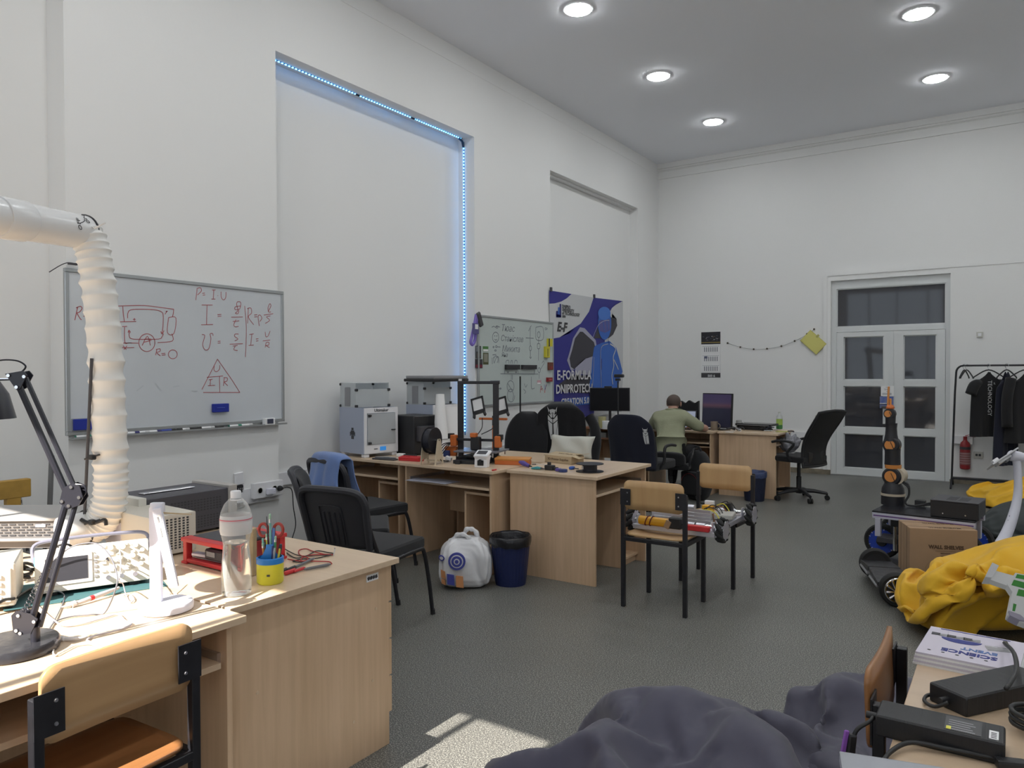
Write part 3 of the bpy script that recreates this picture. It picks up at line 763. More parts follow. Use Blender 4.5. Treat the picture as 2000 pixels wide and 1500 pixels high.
bm = BM(); add_lathe(bm, [(.0165, .316), (.0168, .336), (.015, .339)], 28); obj('cap', bm, WPL, t, True)
bm = BM(); add_lathe(bm, [(.0180, .309), (.0180, .313)], 28); obj('neck_ring', bm, WPL, t, True)
LAB = clear('label_film', (.86, .80, .84), .45, .4)
bm = BM(); add_lathe(bm, [(.0485, .20), (.0507, .21), (.0507, .247), (.0485, .262)], 40, cap=False); lb = obj('label', bm, LAB, t, True)
bm = BM(); add_lathe(bm, [(.0511, .2475), (.0511, .2505)], 40, cap=False); obj('label_stripe', bm, mat('pink_print', (.62, .12, .16), .5), lb)
bm = BM(); add_lathe(bm, [(.0511, .244), (.0511, .2445)], 40, cap=False); obj('label_stripe', bm, mat('pink_print', (.62, .12, .16), .5), lb)

# ---- yellow and blue pencil cup with its pens
cp = V((-2.125, 1.655, TZ))
t = thing('pencil_cup', 'yellow pencil cup with blue upper insert beside the water bottle', 'pencil cup', cp)
bm = BM(); add_lathe(bm, [(.040, 0), (.045, .006), (.045, .078), (.041, .078), (.041, .008)], 36, cap=False); add_lathe(bm, [(.041, .006), (.041, .009)], 36); obj('base_cup', bm, YEL, t, True)
bm = BM(); add_lathe(bm, [(.0458, .070), (.0458, .088), (.0405, .090), (.0405, .07)], 36, cap=False); obj('collar', bm, BLUEPL, t, True)
bm = BM(); pl = [(-.042, .03), (.042, .03), (.042, .075), (.024, .098), (.014, .118), (.012, .132), (-.012, .132), (-.014, .118), (-.024, .098), (-.042, .075)]
add_prism(bm, pl, .004, lambda u, v, w_: tuple(SR*u - SF*(w_-.0)*1 + V((0, 0, v)))); obj('divider', bm, BLUEPL, t)
bm = BM(); p = -SF*.0449+SR*.008+V((0, 0, .035)); add_box(bm, p, (.010, .003, .006), (0, 0, R(34))); obj('sharpener_slot', bm, MARKBLK, t)
PCOL = {'teal': (.20, .48, .44), 'pblue': (.15, .25, .55), 'orange': (.62, .24, .05), 'green': (.10, .35, .14), 'dark': (.06, .07, .09), 'yellow': (.70, .60, .08), 'grey': (.4, .42, .45), 'navy': (.04, .05, .18)}
def pencil(cupp, du, dv, h, tilt_u, col, kind, lab, r=.0038):
    base = cupp + SR*du*.55 + SF*dv + V((0, 0, .012)); top = cupp + SR*(du+tilt_u) + SF*dv*1.2 + V((0, 0, h))
    t = thing('pencil' if kind != 'pen' else 'pen', lab, kind, base, 0, 'pens and pencils in the yellow cup'); d = top-base
    m = mat('pencil_'+col, PCOL[col], .4)
    bm = BM(); add_tube(bm, [(0, 0, 0), d*.86], r, 6 if kind == 'pencil' else 10); obj('barrel', bm, m, t)
    if kind == 'pencil':
        bm = BM(); add_tube(bm, [d*.86, d*.92], r*1.05, 10); obj('ferrule', bm, ALU, t)
        bm = BM(); add_tube(bm, [d*.92, d*.985, d], [r*.95, r*.95, r*.6], 10); obj('eraser', bm, mat('eraser_green', (.35, .55, .40), .7), t)
    else:
        bm = BM(); add_tube(bm, [d*.86, d], [r*1.1, r*.8], 10); obj('cap', bm, m, t)
    return t
pencil(cp, -.002, .012, .235, -.002, 'teal', 'pencil', 'tallest teal pencil in the yellow cup, rubber end up', .0042)
pencil(cp, -.014, .016, .225, -.003, 'dark', 'pen', 'thin dark rod standing in the yellow cup', .0018)
pencil(cp, .004, .018, .185, .002, 'pblue', 'pen', 'thick pale blue pen in the yellow cup', .006)
pencil(cp, .022, .004, .160, -.004, 'green', 'pencil', 'green and white striped pencil right of centre in the cup', .004)
pencil(cp, -.034, .012, .150, .004, 'teal', 'pen', 'short teal pen at the left side of the cup')
pencil(cp, -.030, .006, .135, .002, 'orange', 'pencil', 'short orange pencil at the left side of the cup')
pencil(cp, -.022, .016, .165, .004, 'yellow', 'pencil', 'short yellow pencil just behind the scissors handle')
pencil(cp, .012, -.006, .128, .000, 'navy', 'pen', 'navy blue pen in front of the pale blue pen')
pencil(cp, .028, .010, .130, .006, 'dark', 'pen', 'black capped pen at the right of the cup', .0055)
pencil(cp, .032, -.006, .118, .004, 'yellow', 'pen', 'short yellow pen at the right rim of the cup')
pencil(cp, .018, -.010, .122, .002, 'grey', 'pen', 'grey pen in the middle of the cup')
t = thing('scissors', 'scissors with red loop handles standing in the yellow cup', 'scissors', cp+SF*.024+V((0, 0, .012)))
for s in (-1, 1):
    c_ = SR*(s*.026-.004)+V((0, 0, .165)); ring = [c_+SR*(math.cos(a)*.016)+V((0, 0, math.sin(a)*.022)) for a in [2*math.pi*k/20 for k in range(20)]]
    bm = BM(); add_tube(bm, ring, .0052, 8, closed=True); add_tube(bm, [c_+SR*(-s*.010)-V((0, 0, .018)), SR*(s*.004-.004)+V((0, 0, .115))], .005, 8); obj('handle', bm, mat('scissor_red', (.36, .04, .03), .4), t, True)
    bm = BM(); add_box(bm, SR*(-s*.003-.004)+V((0, 0, .06)), (.010, .002, .115), (0, R(s*3), R(34))); obj('blade', bm, CHROME, t)

# ---- wooden block behind the bottle
bm = BM(); add_box(bm, (0, 0, .085), (.03, .03, .17), None, .003); o = obj('wooden_block', bm, mat('pale_wood', (.45, .34, .2), .7, nz=(20, .2)), None, loc=at(491, 1078, 2.66), rot=(0, 0, R(30))); o.location.z = TZ
tag(o, 'upright pale wooden block half hidden behind the water bottle', 'block')

# ---- red case with dark top
t = thing('tool_case', 'red tool case with dark grey lid and open end on the foreground desk', 'tool case', (-2.49, 1.775, TZ))
w_, d_, h_ = .27, .27, .10
for s in (-1, 1):
    bm = BM(); add_box(bm, (0, s*(d_/2-.02), 0), (w_, .03, .016)); bmesh.ops.translate(bm, verts=bm.verts[:], vec=(0, 0, .012)); obj('bottom_rail', bm, RED, t, bevel=.003)
    bm = BM(); add_box(bm, (0, s*(d_/2-.02), h_-.008), (w_+.01, .045, .016), None, .005, 2); obj('top_rail', bm, RED, t)
    for q in (-1, 1):
        bm = BM(); add_box(bm, (q*(w_/2-.012), s*(d_/2-.016), h_/2), (.024, .026, h_-.01), None, .006, 2); obj('corner_post', bm, RED, t)
        bm = BM(); add_box(bm, (q*(w_/2-.012), s*(d_/2-.016), .005), (.034, .034, .010), None, .003, 2); obj('foot', bm, RED, t)
bm = BM(); add_box(bm, (w_/2-.006, 0, h_/2), (.008, d_-.05, h_-.02)); sp = obj('end_plate', bm, REDD, t)
for yy in (-.04, .05):
    bm = BM(); add_box(bm, (w_/2+.004, yy, h_-.022), (.012, .06, .016), (R(14), 0, 0), .004); obj('latch', bm, BLKPL, sp)
bm = BM(); add_box(bm, (0, 0, h_-.004), (w_-.03, d_-.07, .012)); obj('lid', bm, DGREY, t, bevel=.003)
bm = BM(); add_box(bm, (0, .0, .024), (w_-.05, d_-.06, .004)); obj('floor_plate', bm, GREYPL, t)
bm = BM(); add_box(bm, (0, .04, .05), (w_-.02, .004, .08)); obj('bulkhead', bm, DGREY, t)
bm = BM(); add_box(bm, (.03, -.085, .046), (.11, .06, .04), None, .006); iw = obj('control_block', bm, DGREY, t)
bm = BM(); add_box(bm, (.02, -.117, .050), (.05, .003, .018)); obj('printed_face', bm, GREYPL, iw)
bm = BM(); add_box(bm, (-.05, -.10, .036), (.10, .03, .012), (0, 0, R(6)), .002); obj('grey_bar', bm, ALUPALE, t)

# ---- test leads: a red and a black pair with clips and probe handles
RW = mat('red_lead', (.42, .03, .03), .45); BW = mat('black_lead', (.02, .02, .02), .45); GR = mat('grey_probe', (.16, .16, .17), .5)
def lead(lab, m, pts, r=.0022):
    p = smooth_path([atz(x, y, TZ+.004) for x, y in pts], 5); t = thing('test_lead', lab, 'test lead', p[0], 0, 'test leads on the foreground desk')
    bm = BM(); add_tube(bm, [q-p[0] for q in p], r, 6); obj('wire', bm, m, t, True); return t, p[0]
def probe(t, o, a, b, m, r=.0055, z=TZ+.008, name='probe_handle'):
    A_, B_ = atz(*a, z)-o, atz(*b, z)-o
    bm = BM(); add_tube(bm, [A_, A_+(B_-A_)*.12, A_+(B_-A_)*.9, B_], [r*.5, r, r*.9, r*.6], 8); obj(name, bm, m, t, True)
t, o_ = lead('black test lead running from the red case to the black crocodile clip', BW, [(560, 1080), (578, 1090), (600, 1085), (618, 1076), (640, 1079), (650, 1082), (620, 1090), (590, 1092), (572, 1096), (592, 1098), (608, 1092)])
probe(t, o_, (614, 1090), (572, 1110), GR); probe(t, o_, (578, 1107), (560, 1114), BLKPL, .008); probe(t, o_, (561, 1112), (546, 1118), BLKPL, .009, name='clip')
t, o_ = lead('red test lead looping across the desk to the red crocodile clip', RW, [(562, 1092), (590, 1096), (602, 1090), (586, 1084), (584, 1075), (598, 1072), (612, 1077), (636, 1083), (652, 1083), (622, 1083), (596, 1086), (588, 1095), (612, 1096), (642, 1097), (648, 1101)])
probe(t, o_, (646, 1102), (594, 1112), GR, .006); probe(t, o_, (596, 1109), (574, 1116), RED, .006); probe(t, o_, (578, 1113), (556, 1120), RED, .009, name='clip')
t, o_ = lead('thin black lead beside the looped red lead, pin at its end', BW, [(556, 1072), (580, 1084), (604, 1086), (626, 1085), (646, 1084)], .0018)
t = thing('probe_tip', 'white probe tip standing up at the end of the red leads', 'probe tip', atz(651, 1086, TZ))
bm = BM(); add_tube(bm, [(0, 0, 0), SR*.003+V((0, 0, .012)), SR*.006+V((0, 0, .028))], [.002, .0022, .0028], 8); obj('shaft', bm, WPL, t); bm = BM(); add_tube(bm, [SR*.006+V((0, 0, .028)), SR*.0066+V((0, 0, .033))], .0034, 8); obj('tip', bm, CHROME, t)

# ---- white folding LED lamp
lp = V((-2.142, 1.285, TZ))
t = thing('led_desk_lamp', 'white folding LED desk lamp on a round base at the desk edge', 'desk lamp', lp)
bm = BM(); add_lathe(bm, [(.070, 0), (.077, .004), (.078, .020), (.074, .026), (.0, .027)], 48, cap=False); obj('base', bm, WPL2, t, True)
bm = BM(); add_lathe(bm, [(.010, .0268), (.010, .0278)], 20, (.02, .02, 0)); obj('touch_button', bm, WPL, t)
bm = BM(); p0 = -SR*.030; add_box(bm, p0+V((0, 0, .165)), (.034, .018, .30), (0, 0, R(34)), .004, 2); obj('post', bm, WPL2, t)
bm = BM(); add_box(bm, p0+V((0, 0, .315))+SR*.006, (.040, .020, .03), (0, 0, R(34)), .006, 2); obj('hinge', bm, WPL2, t)
a_, b_ = p0+SR*.012+V((0, 0, .315)), p0+SR*.062+V((0, 0, .075)); dv_ = (b_-a_); 
bm = BM(); add_box(bm, (0, 0, 0), (.028, .012, dv_.length), None, .004, 2)
q = dv_.to_track_quat('Z', 'Y').to_matrix() 
ang = math.atan2(dv_.dot(SR), dv_.z)
mtx = Matrix.Rotation(R(33.96), 3, 'Z') @ Matrix.Rotation(ang, 3, 'Y')
bmesh.ops.rotate(bm, cent=(0, 0, 0), matrix=mtx, verts=bm.verts[:]); bmesh.ops.translate(bm, vec=(a_+b_)/2-SF*.016, verts=bm.verts[:]); hd = obj('lamp_head', bm, WPL2, t)
bm = BM(); add_box(bm, (0, 0, 0), (.020, .002, dv_.length*.84)); bmesh.ops.rotate(bm, cent=(0, 0, 0), matrix=mtx, verts=bm.verts[:]); bmesh.ops.translate(bm, vec=(a_+b_)/2-SF*.0225, verts=bm.verts[:]); obj('light_panel', bm, PAPER, hd)
for k, (fx, fz) in enumerate(((.3, .02), (.14, -.01))):
    bm = BM(); q_ = a_+dv_*fx-SF*.0235; add_box(bm, q_, (.006, .003, .018 if k else .03), mtx, .001); obj('switch', bm, GREYPL, hd)

# ---- black architect lamp
bp_ = V((-2.150, .872, TZ))
t = thing('architect_lamp', 'black architect lamp with round base and jointed arm at the left edge', 'desk lamp', bp_)
LB = mat('black_lamp_enamel', (.022, .022, .03), .3)
bm = BM(); add_lathe(bm, [(.098, 0), (.102, .004), (.102, .024), (.098, .029), (.0, .030)], 56, cap=False); obj('base', bm, mat('wrapped_black_base', (.03, .03, .036), .22, bump=(16, .25)), t, True)
J0 = V((-2.100, .900, .80)); J1 = at(143, 968, 1.95); J2 = at(42, 742, 1.95)
o_ = bp_
bm = BM(); add_cyl(bm, J0-o_-V((0, 0, .045)), J0-o_+V((0, 0, -.002)), .011, None, 14); obj('pivot_post', bm, LB, t, True)
def bars(A_, B_, off, gap, nm='arm_bar'):
    d = (B_-A_).normalized(); n_ = d.cross(SF).normalized()
    for s in (-1, 1):
        bm = BM(); add_tube(bm, [A_+n_*s*gap-o_+d*off, B_+n_*s*gap-o_-d*off], .0085 if s > 0 else .0065, 8); obj(nm, bm, LB, t)
bars(J0, J1, .0, .0125); bars(J1, J2, .0, .0125)
def plate(c, pts, nm='joint_plate'):
    for s in (-1, 1):
        bm = BM(); add_prism(bm, pts, .003, lambda u, v, w_: tuple(c-o_+SR*u+V((0, 0, v))+SF*(s*.012+w_))); pj = obj(nm, bm, LB, t)
        if s < 0:
            for u, v in pts[::2]:
                bm = BM(); c2 = c-o_+SR*u*.72+V((0, 0, v*.72))-SF*.0125; add_cyl(bm, c2, c2-SF*.003, .0045, None, 10); obj('bolt', bm, CHROME, pj)
plate(J1, [(-.030, -.018), (-.020, .022), (.004, .034), (.024, .026), (.032, -.004), (.020, -.024), (-.006, -.034)])
plate(J2, [(-.035, .016), (.012, .024), (.022, .012), (.004, -.022), (-.006, -.026)])
plate(J0-SR*.016, [(-.034, -.012), (-.038, .030), (-.026, .042), (.012, .034), (.030, .020), (.012, -.016), (-.020, -.022)])
for s in (0, 1):
    a2 = J0-SR*.036+V((0, 0, .026)); b2 = J0+(J1-J0)*(.42+.03*s)+SR*(-.016+.01*s)
    bm = BM(); n = 90; d = b2-a2-SR*.012*s; d_ = (d).normalized(); u_ = d_.cross(SF).normalized(); pts = []
    for k in range(n): 
        ph = k*.9; pts.append(a2-o_+SR*.012*s+d*(k/n)+(u_*math.cos(ph)+SF*math.sin(ph))*.0052)
    add_tube(bm, pts, .0012, 4); obj('spring', bm, DGREY, t)
bm = BM(); add_tube(bm, smooth_path([J2-o_+V((0, 0, .02)), at(50, 715, 1.95)-o_, at(30, 704, 1.95)-o_, at(-10, 706, 1.95)-o_, at(-60, 730, 1.95)-o_], 6), .0022, 6); obj('cord', bm, LB, t, True)
bm = BM(); add_tube(bm, smooth_path([J1-o_+SR*.0+V((0, 0, .03)), at(162, 948, 1.95)-o_, at(168, 960, 1.95)-o_, at(160, 972, 1.95)-o_], 6), .002, 6); obj('cord', bm, LB, t, True)
bm = BM(); add_tube(bm, [at(30, 740, 1.95)-o_, at(-70, 742, 1.95)-o_], .004, 8); obj('head_bracket', bm, CHROME, t)
sc = at(-55, 770, 1.95)-o_
bm = BM(); pr = [(.018, .075), (.03, .07), (.055, .045), (.082, .0), (.098, -.065), (.096, -.065), (.078, .0)]; add_lathe(bm, pr, 40, sc, cap=False); obj('shade', bm, LB, t, True)
bm = BM(); bmesh.ops.create_uvsphere(bm, u_segments=16, v_segments=10, radius=.03, matrix=Matrix.Translation(sc+V((0, 0, -.01)))); obj('bulb', bm, PAPER, t, True)

# ---- oscilloscope, its probe and the teal mat it stands on
bm = BM(); add_box(bm, (0, 0, .0015), (.30, .46, .003), None, .001); o = obj('cutting_mat', bm, mat('teal_mat', (.045, .12, .13), .6), None, loc=(-2.60, 1.27, TZ), rot=(0, 0, R(-21))); tag(o, 'dark teal cutting mat under the oscilloscope', 'mat')
t = thing('oscilloscope', 'cream oscilloscope with grey screen and rows of knobs in the sun', 'oscilloscope', (-2.522, 1.262, TZ+.0035), R(67), rot=None)
SW, SH, SD = .325, .134, .14
tilt = Matrix.Rotation(R(-12), 4, 'X')
def sb(name, x0, x1, z0, z1, y0, y1, m, bev=.0, par=None, sm=False):
    bm = BM(); bx(bm, x0, x1, y0, y1, z0, z1, bev, 2); bmesh.ops.transform(bm, matrix=tilt, verts=bm.verts[:]); bmesh.ops.translate(bm, vec=(0, 0, .016), verts=bm.verts[:]); return obj(name, bm, m, par or t)
OB = mat('cream_plastic', (.72, .69, .61), .42)
body = sb('body', -SW/2, SW/2, 0, SH, .015, SD, OB, .010)
bez = sb('front_bezel', -SW/2-.004, SW/2+.004, -.003, SH+.003, 0, .02, OB, .008)
sb('screen_frame', -SW/2+.012, -.005, .018, SH-.020, -.004, .002, WPL, .004)
sb('screen', -SW/2+.024, -.018, .030, SH-.030, -.0055, .0, mat('oscilloscope_screen', (.05, .05, .06), .2))
for k in range(6): sb('soft_key', .000, .010, .028+k*.016, .036+k*.016, -.004, .002, GREYPL, .001)
for r_ in range(4):
    for c_ in range(6):
        if (r_+c_) % 3 == 2: continue
        sb('button', .022+c_*.022, .036+c_*.022, .040+r_*.027, .048+r_*.027, -.005, .002, WPL if (r_+c_) % 2 else mat('button_grey', (.5, .48, .42), .5), .001)
def knob(x, z, r, h=.014):
    bm = BM(); add_cyl(bm, (x, 0, z), (x, -h, z), r, r*.85, 20); bmesh.ops.transform(bm, matrix=tilt, verts=bm.verts[:]); bmesh.ops.translate(bm, vec=(0, 0, .016), verts=bm.verts[:]); obj('knob', bm, mat('knob_cream', (.62, .59, .5), .4), t, True)
for x, z, r in ((.050, .118, .009), (.085, .118, .011), (.125, .118, .009), (.035, .085, .008), (.075, .082, .010), (.115, .085, .010), (.145, .100, .008), (.06, .055, .008), (.10, .055, .008), (.14, .055, .008)): knob(x, z, r)
for x in (.04, .08, .12):
    bm = BM(); add_cyl(bm, (x, 0, .022), (x, -.016, .022), .0075, None, 16); bmesh.ops.transform(bm, matrix=tilt, verts=bm.verts[:]); bmesh.ops.translate(bm, vec=(0, 0, .016), verts=bm.verts[:]); obj('input_socket', bm, CHROME, t, True)
sb('model_strip', -SW/2+.03, -.03, SH-.016, SH-.008, -.0006, .002, mat('strip_grey', (.42, .42, .42), .5))
sb('warning_sticker', -SW/2-.0055, -SW/2-.004, .085, .115, .012, .018, mat('sticker_blue', (.05, .42, .72), .5))
for s in (-1, 1):
    bm = BM(); bx(bm, s*.12-.015, s*.12+.015, .012, .03, 0, .020); obj('front_foot', bm, BLKPL, t)
    bm = BM(); bx(bm, s*.12-.015, s*.12+.015, .09, .11, 0, .006); obj('rear_foot', bm, BLKPL, t)
bm = BM(); hp = [V((-SW/2-.004, .05, .10)), V((-SW/2-.004, .08, .155)), V((-.09, .08, .168)), V((.09, .08, .168)), V((SW/2+.004, .08, .155)), V((SW/2+.004, .05, .10))]
add_tube(bm, smooth_path(hp, 6), .006, 8); obj('carry_handle', bm, mat('handle_grey', (.20, .20, .26), .4), t, True)
# scope probe lying on the mat in front of it
t = thing('scope_probe', 'grey oscilloscope probe with red ring lying before the screen', 'probe', atz(170, 1172, TZ+.012))
o_ = t.location.copy(); q = [atz(x, y, z)-o_ for x, y, z in ((120, 1186, TZ+.006), (140, 1181, TZ+.009), (165, 1173, TZ+.012), (200, 1160, TZ+.016), (232, 1148, TZ+.018))]
bm = BM(); add_tube(bm, q, [.0025, .006, .007, .0075, .0045], 10); obj('body', bm, mat('probe_grey', (.52, .50, .50), .45), t, True)
bm = BM(); add_tube(bm, [q[2]+(q[3]-q[2])*.3, q[2]+(q[3]-q[2])*.5], .0079, 10); obj('red_ring', bm, RED, t)
bm = BM(); add_tube(bm, [q[1], q[1]+(q[2]-q[1])*.3], .010, 10); obj('collar', bm, mat('probe_grey', (.52, .50, .50), .45), t)
# cables round the scope
def cable(lab, m, pts, r, grp='cables on the foreground desks', cat='cable'):
    p = smooth_path(pts, 6); bm = BM(); add_tube(bm, [q-p[0] for q in p], r, 6)
    o = obj('cable', bm, m, None, True, loc=p[0], angle=180); return tag(o, lab, cat, grp)
GRC = mat('grey_cable', (.16, .16, .18), .5); LGC = mat('pale_grey_cable', (.52, .50, .55), .5)
z_ = TZ+.005
cable('grey probe cable arching over the oscilloscope to the desk edge', GRC, [at(100, 1098, 2.4), at(140, 1068, 2.42), at(185, 1061, 2.42), at(212, 1082, 2.30), at(228, 1120, 2.24), at(226, 1150, 2.22), atz(205, 1196, z_), atz(180, 1200, z_), atz(140, 1204, z_), atz(108, 1214, z_), atz(95, 1232, z_)], .0022)
cable('thin dark cable curling in front of the oscilloscope screen', GRC, [atz(78, 1158, TZ+.05), atz(110, 1154, TZ+.03), atz(126, 1166, z_), atz(110, 1205, z_), atz(88, 1240, z_)], .002)
cable('pale grey usb cable lying across the seam of the desks', LGC, [atz(72, 1182, z_), atz(98, 1206, z_), atz(124, 1221, z_), atz(160, 1218, z_), atz(205, 1206, z_), atz(230, 1200, z_), atz(244, 1212, z_), atz(256, 1220, z_), atz(225, 1232, z_), atz(190, 1240, z_), atz(170, 1250, z_), atz(182, 1256, z_), atz(200, 1266, z_)], .0028)
cable('white earphone cable near the lamp base', mat('white_cable', (.72, .70, .68), .5), [atz(112, 1255, z_), atz(104, 1270, z_), atz(108, 1280, z_), atz(128, 1270, z_), atz(150, 1260, z_), atz(178, 1258, z_), atz(198, 1268, z_)], .0022)
cable('grey wire loop in front of the scope knobs', LGC, [at(232, 1058, 2.36), at(236, 1100, 2.28), at(233, 1135, 2.24), atz(240, 1140, TZ+.04), atz(246, 1162, z_), atz(254, 1176, z_), atz(262, 1170, z_), atz(252, 1160, z_), atz(240, 1164, z_)], .0018)
t = thing('earphones', 'white earphone remote and plug lying by the lamp base', 'earphones', atz(128, 1252, TZ))
bm = BM(); add_tube(bm, [(0, 0, .006), SR*.03+V((0, 0, .007)), SR*.05+SF*.015+V((0, 0, .006))], [.006, .005, .003], 8); obj('plug', bm, WPL, t, True); bm = BM(); add_tube(bm, [-SR*.02+V((0, 0, .007)), -SR*.004+V((0, 0, .007))], .007, 8); obj('bud', bm, WPL, t, True)
t = thing('probe_clip', 'white probe clip hooked on the front of the oscilloscope', 'probe clip', at(198, 1082, 2.34))
bm = BM(); add_tube(bm, [-SR*.02+V((0, 0, .014)), V((0, 0, 0)), SR*.016-V((0, 0, .014))], [.006, .008, .006], 8); obj('body', bm, WPL2, t, True)
bm = BM(); add_tube(bm, [SR*.016-V((0, 0, .014)), SR*.024-V((0, 0, .022))], [.004, .002], 8); obj('tip', bm, DGREY, t)

# ---- beige power supply with punched side, grey instrument behind it
t = thing('power_supply', 'beige bench power supply with punched vent side behind the oscilloscope', 'power supply', (-2.925, 1.70, TZ), R(-3))
bm = BM(); bx(bm, -.19, .17, -.10, .09, .008, .165, .006, 2); obj('case', bm, BEIGE, t)
bm = BM()
for a in range(8):
    for b in range(12): add_box(bm, (.1705, -.065+a*.017, .030+b*.0105), (.001, .009, .0065))
o = obj('vent_hole', bm, MARKBLK, t); o['kind'] = 'stuff'
bm = BM(); bx(bm, -.188, -.06, -.104, -.099, .03, .12); fp = obj('socket_plate', bm, ALUPALE, t)
bm = BM(); bx(bm, -.17, -.15, -.108, -.104, .06, .10); obj('slot', bm, GREYPL, fp)
bm = BM(); bx(bm, -.125, -.11, -.107, -.104, .075, .085); obj('port', bm, MARKBLK, fp)
for s in (-1, 1):
    for q in (-1, 1): bm = BM(); add_cyl(bm, (s*.15, q*.07, 0), (s*.15, q*.07, .009), .012, None, 12); obj('foot', bm, RUBBER, t)
t = thing('instrument', 'dark grey vented instrument with white front panel and top handle behind the power supply', 'instrument', (-3.19, 1.95, TZ)); t.scale = (1, 1, .84)
bm = BM(); bx(bm, -.14, .14, -.21, .195, .012, .225, .004); obj('case', bm, mat('anthracite_case', (.075, .072, .085), .5), t)
bm = BM(); bx(bm, -.15, .15, -.245, -.21, .008, .235, .004, 2); fp = obj('front_panel', bm, mat('cream_panel', (.70, .68, .62), .5), t)
bm = BM(); add_cyl(bm, (.03, -.249, .10), (.03, -.247, .10), .022, None, 20); obj('dial_mark', bm, MARKBLK, fp)
bm = BM(); add_cyl(bm, (-.06, -.265, .19), (-.06, -.245, .19), .010, None, 14); obj('knob', bm, WPL, fp)
bm = BM(); bx(bm, -.15, .15, .19, .235, .008, .24, .004); obj('rear_panel', bm, mat('grey_beige', (.42, .40, .38), .5), t)
bm = BM(); bx(bm, -.02, .02, -.15, .10, .227, .233, .002); obj('carry_strap', bm, ALU, t)
bm = BM()
for a in range(16):
    for b in range(5):
        for c_ in (0, .09): add_box(bm, (.1405, -.09+a*.016, .035+b*.014+c_), (.001, .008, .007))
o = obj('vent_hole', bm, MARKBLK, t); o['kind'] = 'stuff'
for s in (-1, 1):
    for q in (-1, 1): bm = BM(); add_cyl(bm, (s*.11, q*.16, 0), (s*.11, q*.16, .013), .012, None, 12); obj('foot', bm, RUBBER, t)
t = thing('wooden_stick', 'thin wooden stick lying across the top of the power supply', 'stick', (-2.84, 1.66, TZ+.171))
bm = BM(); add_tube(bm, [(-.06, .02, 0), (.03, .0, .0)], .005, 8); obj('handle', bm, ALU, t); bm = BM(); add_tube(bm, [(.03, 0, 0), (.17, .05, .0)], [.004, .0015], 8); obj('bristle_end', bm, mat('pale_wood', (.45, .34, .2), .7), t)

# ---- fume extraction duct: rigid pipe, flexible hose, stand
PVC = mat('white_pvc_pipe', (.72, .72, .72), .25)
t = thing('extraction_duct', 'white ventilation pipe with ribbed flexible hose hanging over the electronics desk', 'duct', (-3.05, 1.55, 2.0))
o_ = t.location.copy()
p0, p1 = at(-300, 372, 2.05), at(162, 453, 3.0)
dr = (p1-p0).normalized()
bm = BM(); add_tube(bm, [p0-o_, p1-o_-dr*.04, p1-o_], [.068, .068, .066], 40); pp = obj('pipe', bm, PVC, t, True)
pc = p0+(p1-p0)*.66
bm = BM(); add_tube(bm, [pc-o_-dr*.12, pc-o_-dr*.10, pc-o_+dr*.0, pc-o_+dr*.012], [.0725, .074, .074, .070], 40); obj('pipe_socket', bm, PVC, pp, True)
for sz in ('OFF', 'ON'):
    ex = p0+(p1-p0)*(.885 if sz == 'OFF' else .945); side = dr.cross(V((0, 0, 1))).normalized(); side = side if side.dot(SF) < 0 else -side
    nrm = (side*math.cos(R(28 if sz == 'OFF' else 38)) + V((0, 0, 1))*math.sin(R(12 if sz == 'OFF' else 40))).normalized()
    me = text_mesh(sz, .028); 
    yv = -dr; yv = (yv-nrm*yv.dot(nrm)).normalized(); xv = yv.cross(nrm)
    o = obj('pen_writing', me, MARKBLK, pp); mt = Matrix((-xv, -yv if False else yv*1, nrm)).transposed()
    mt = Matrix((yv.cross(nrm), yv, nrm)).transposed(); o.matrix_local = Matrix.Translation(ex-o_+nrm*.0685) @ mt.to_4x4()
bm = BM(); a0 = p0+(p1-p0)*.90; 
arcp = [a0-o_+dr*(u*.05)+(side*math.cos(th)+V((0, 0, 1))*math.sin(th))*.0688 for u, th in ((-.2, .30), (.2, .40), (.5, .52), (.6, .64))]
add_tube(bm, arcp, .0018, 5); obj('pen_writing', bm, MARKBLK, pp)
# ribbed hose
path = smooth_path([p1+dr*.0-V((0, 0, .0)), at(178, 478, 3.0), at(190, 540, 3.0), at(203, 650, 3.0), at(211, 780, 3.0), at(216, 900, 3.0), at(216, 960, 3.0), at(206, 1004, 3.0), at(188, 1026, 3.0), at(168, 1032, 3.0)], 46)
rr, M_ = [], len(path)
for i in range(M_):
    ph = i/M_*34*2*math.pi; s_ = (abs(math.sin(ph/2)))
    rr.append(.0605+.0075*(1-s_)**1.2 + .0022*math.sin(i*.37)*math.sin(i*.05))
bm = BM(); rings = add_tube(bm, [q-o_ for q in path], rr, 30)
for i, rg in enumerate(rings):
    for k, v in enumerate(rg):
        c_ = path[i]-o_; dd = v.co-c_; v.co = c_+dd*(1+.025*noise.noise(V((i*.09, math.cos(k/30*6.28)*2, math.sin(k/30*6.28)*2))))
obj('flexible_hose', bm, mat('ribbed_white_hose', (.76, .75, .72), .5, nz=(3, .06)), t, True, angle=180)
q0, q1 = at(172, 1030, 3.0), at(120, 1044, 2.92); dq = (q1-q0).normalized()
bm = BM(); add_tube(bm, [q0-o_, q0-o_+dq*.05, q1-o_], [.066, .068, .068], 32); obj('hose_collar', bm, PVC, t, True)
bm = BM(); add_tube(bm, [q0-o_+(V((0, 0, 1))*math.cos(a)+dq.cross(V((0, 0, 1))).normalized()*math.sin(a))*.070+dq*.012 for a in [2*math.pi*k/28 for k in range(28)]], .004, 6, closed=True); obj('hose_clamp', bm, BLKPL, t)
bm = BM(); add_tube(bm, [p1-o_+(V((0, 0, 1))*math.cos(a)+side*math.sin(a))*.067 for a in [2*math.pi*k/28 for k in range(28)]], .005, 6, closed=True); obj('black_seal', bm, BLKPL, t)
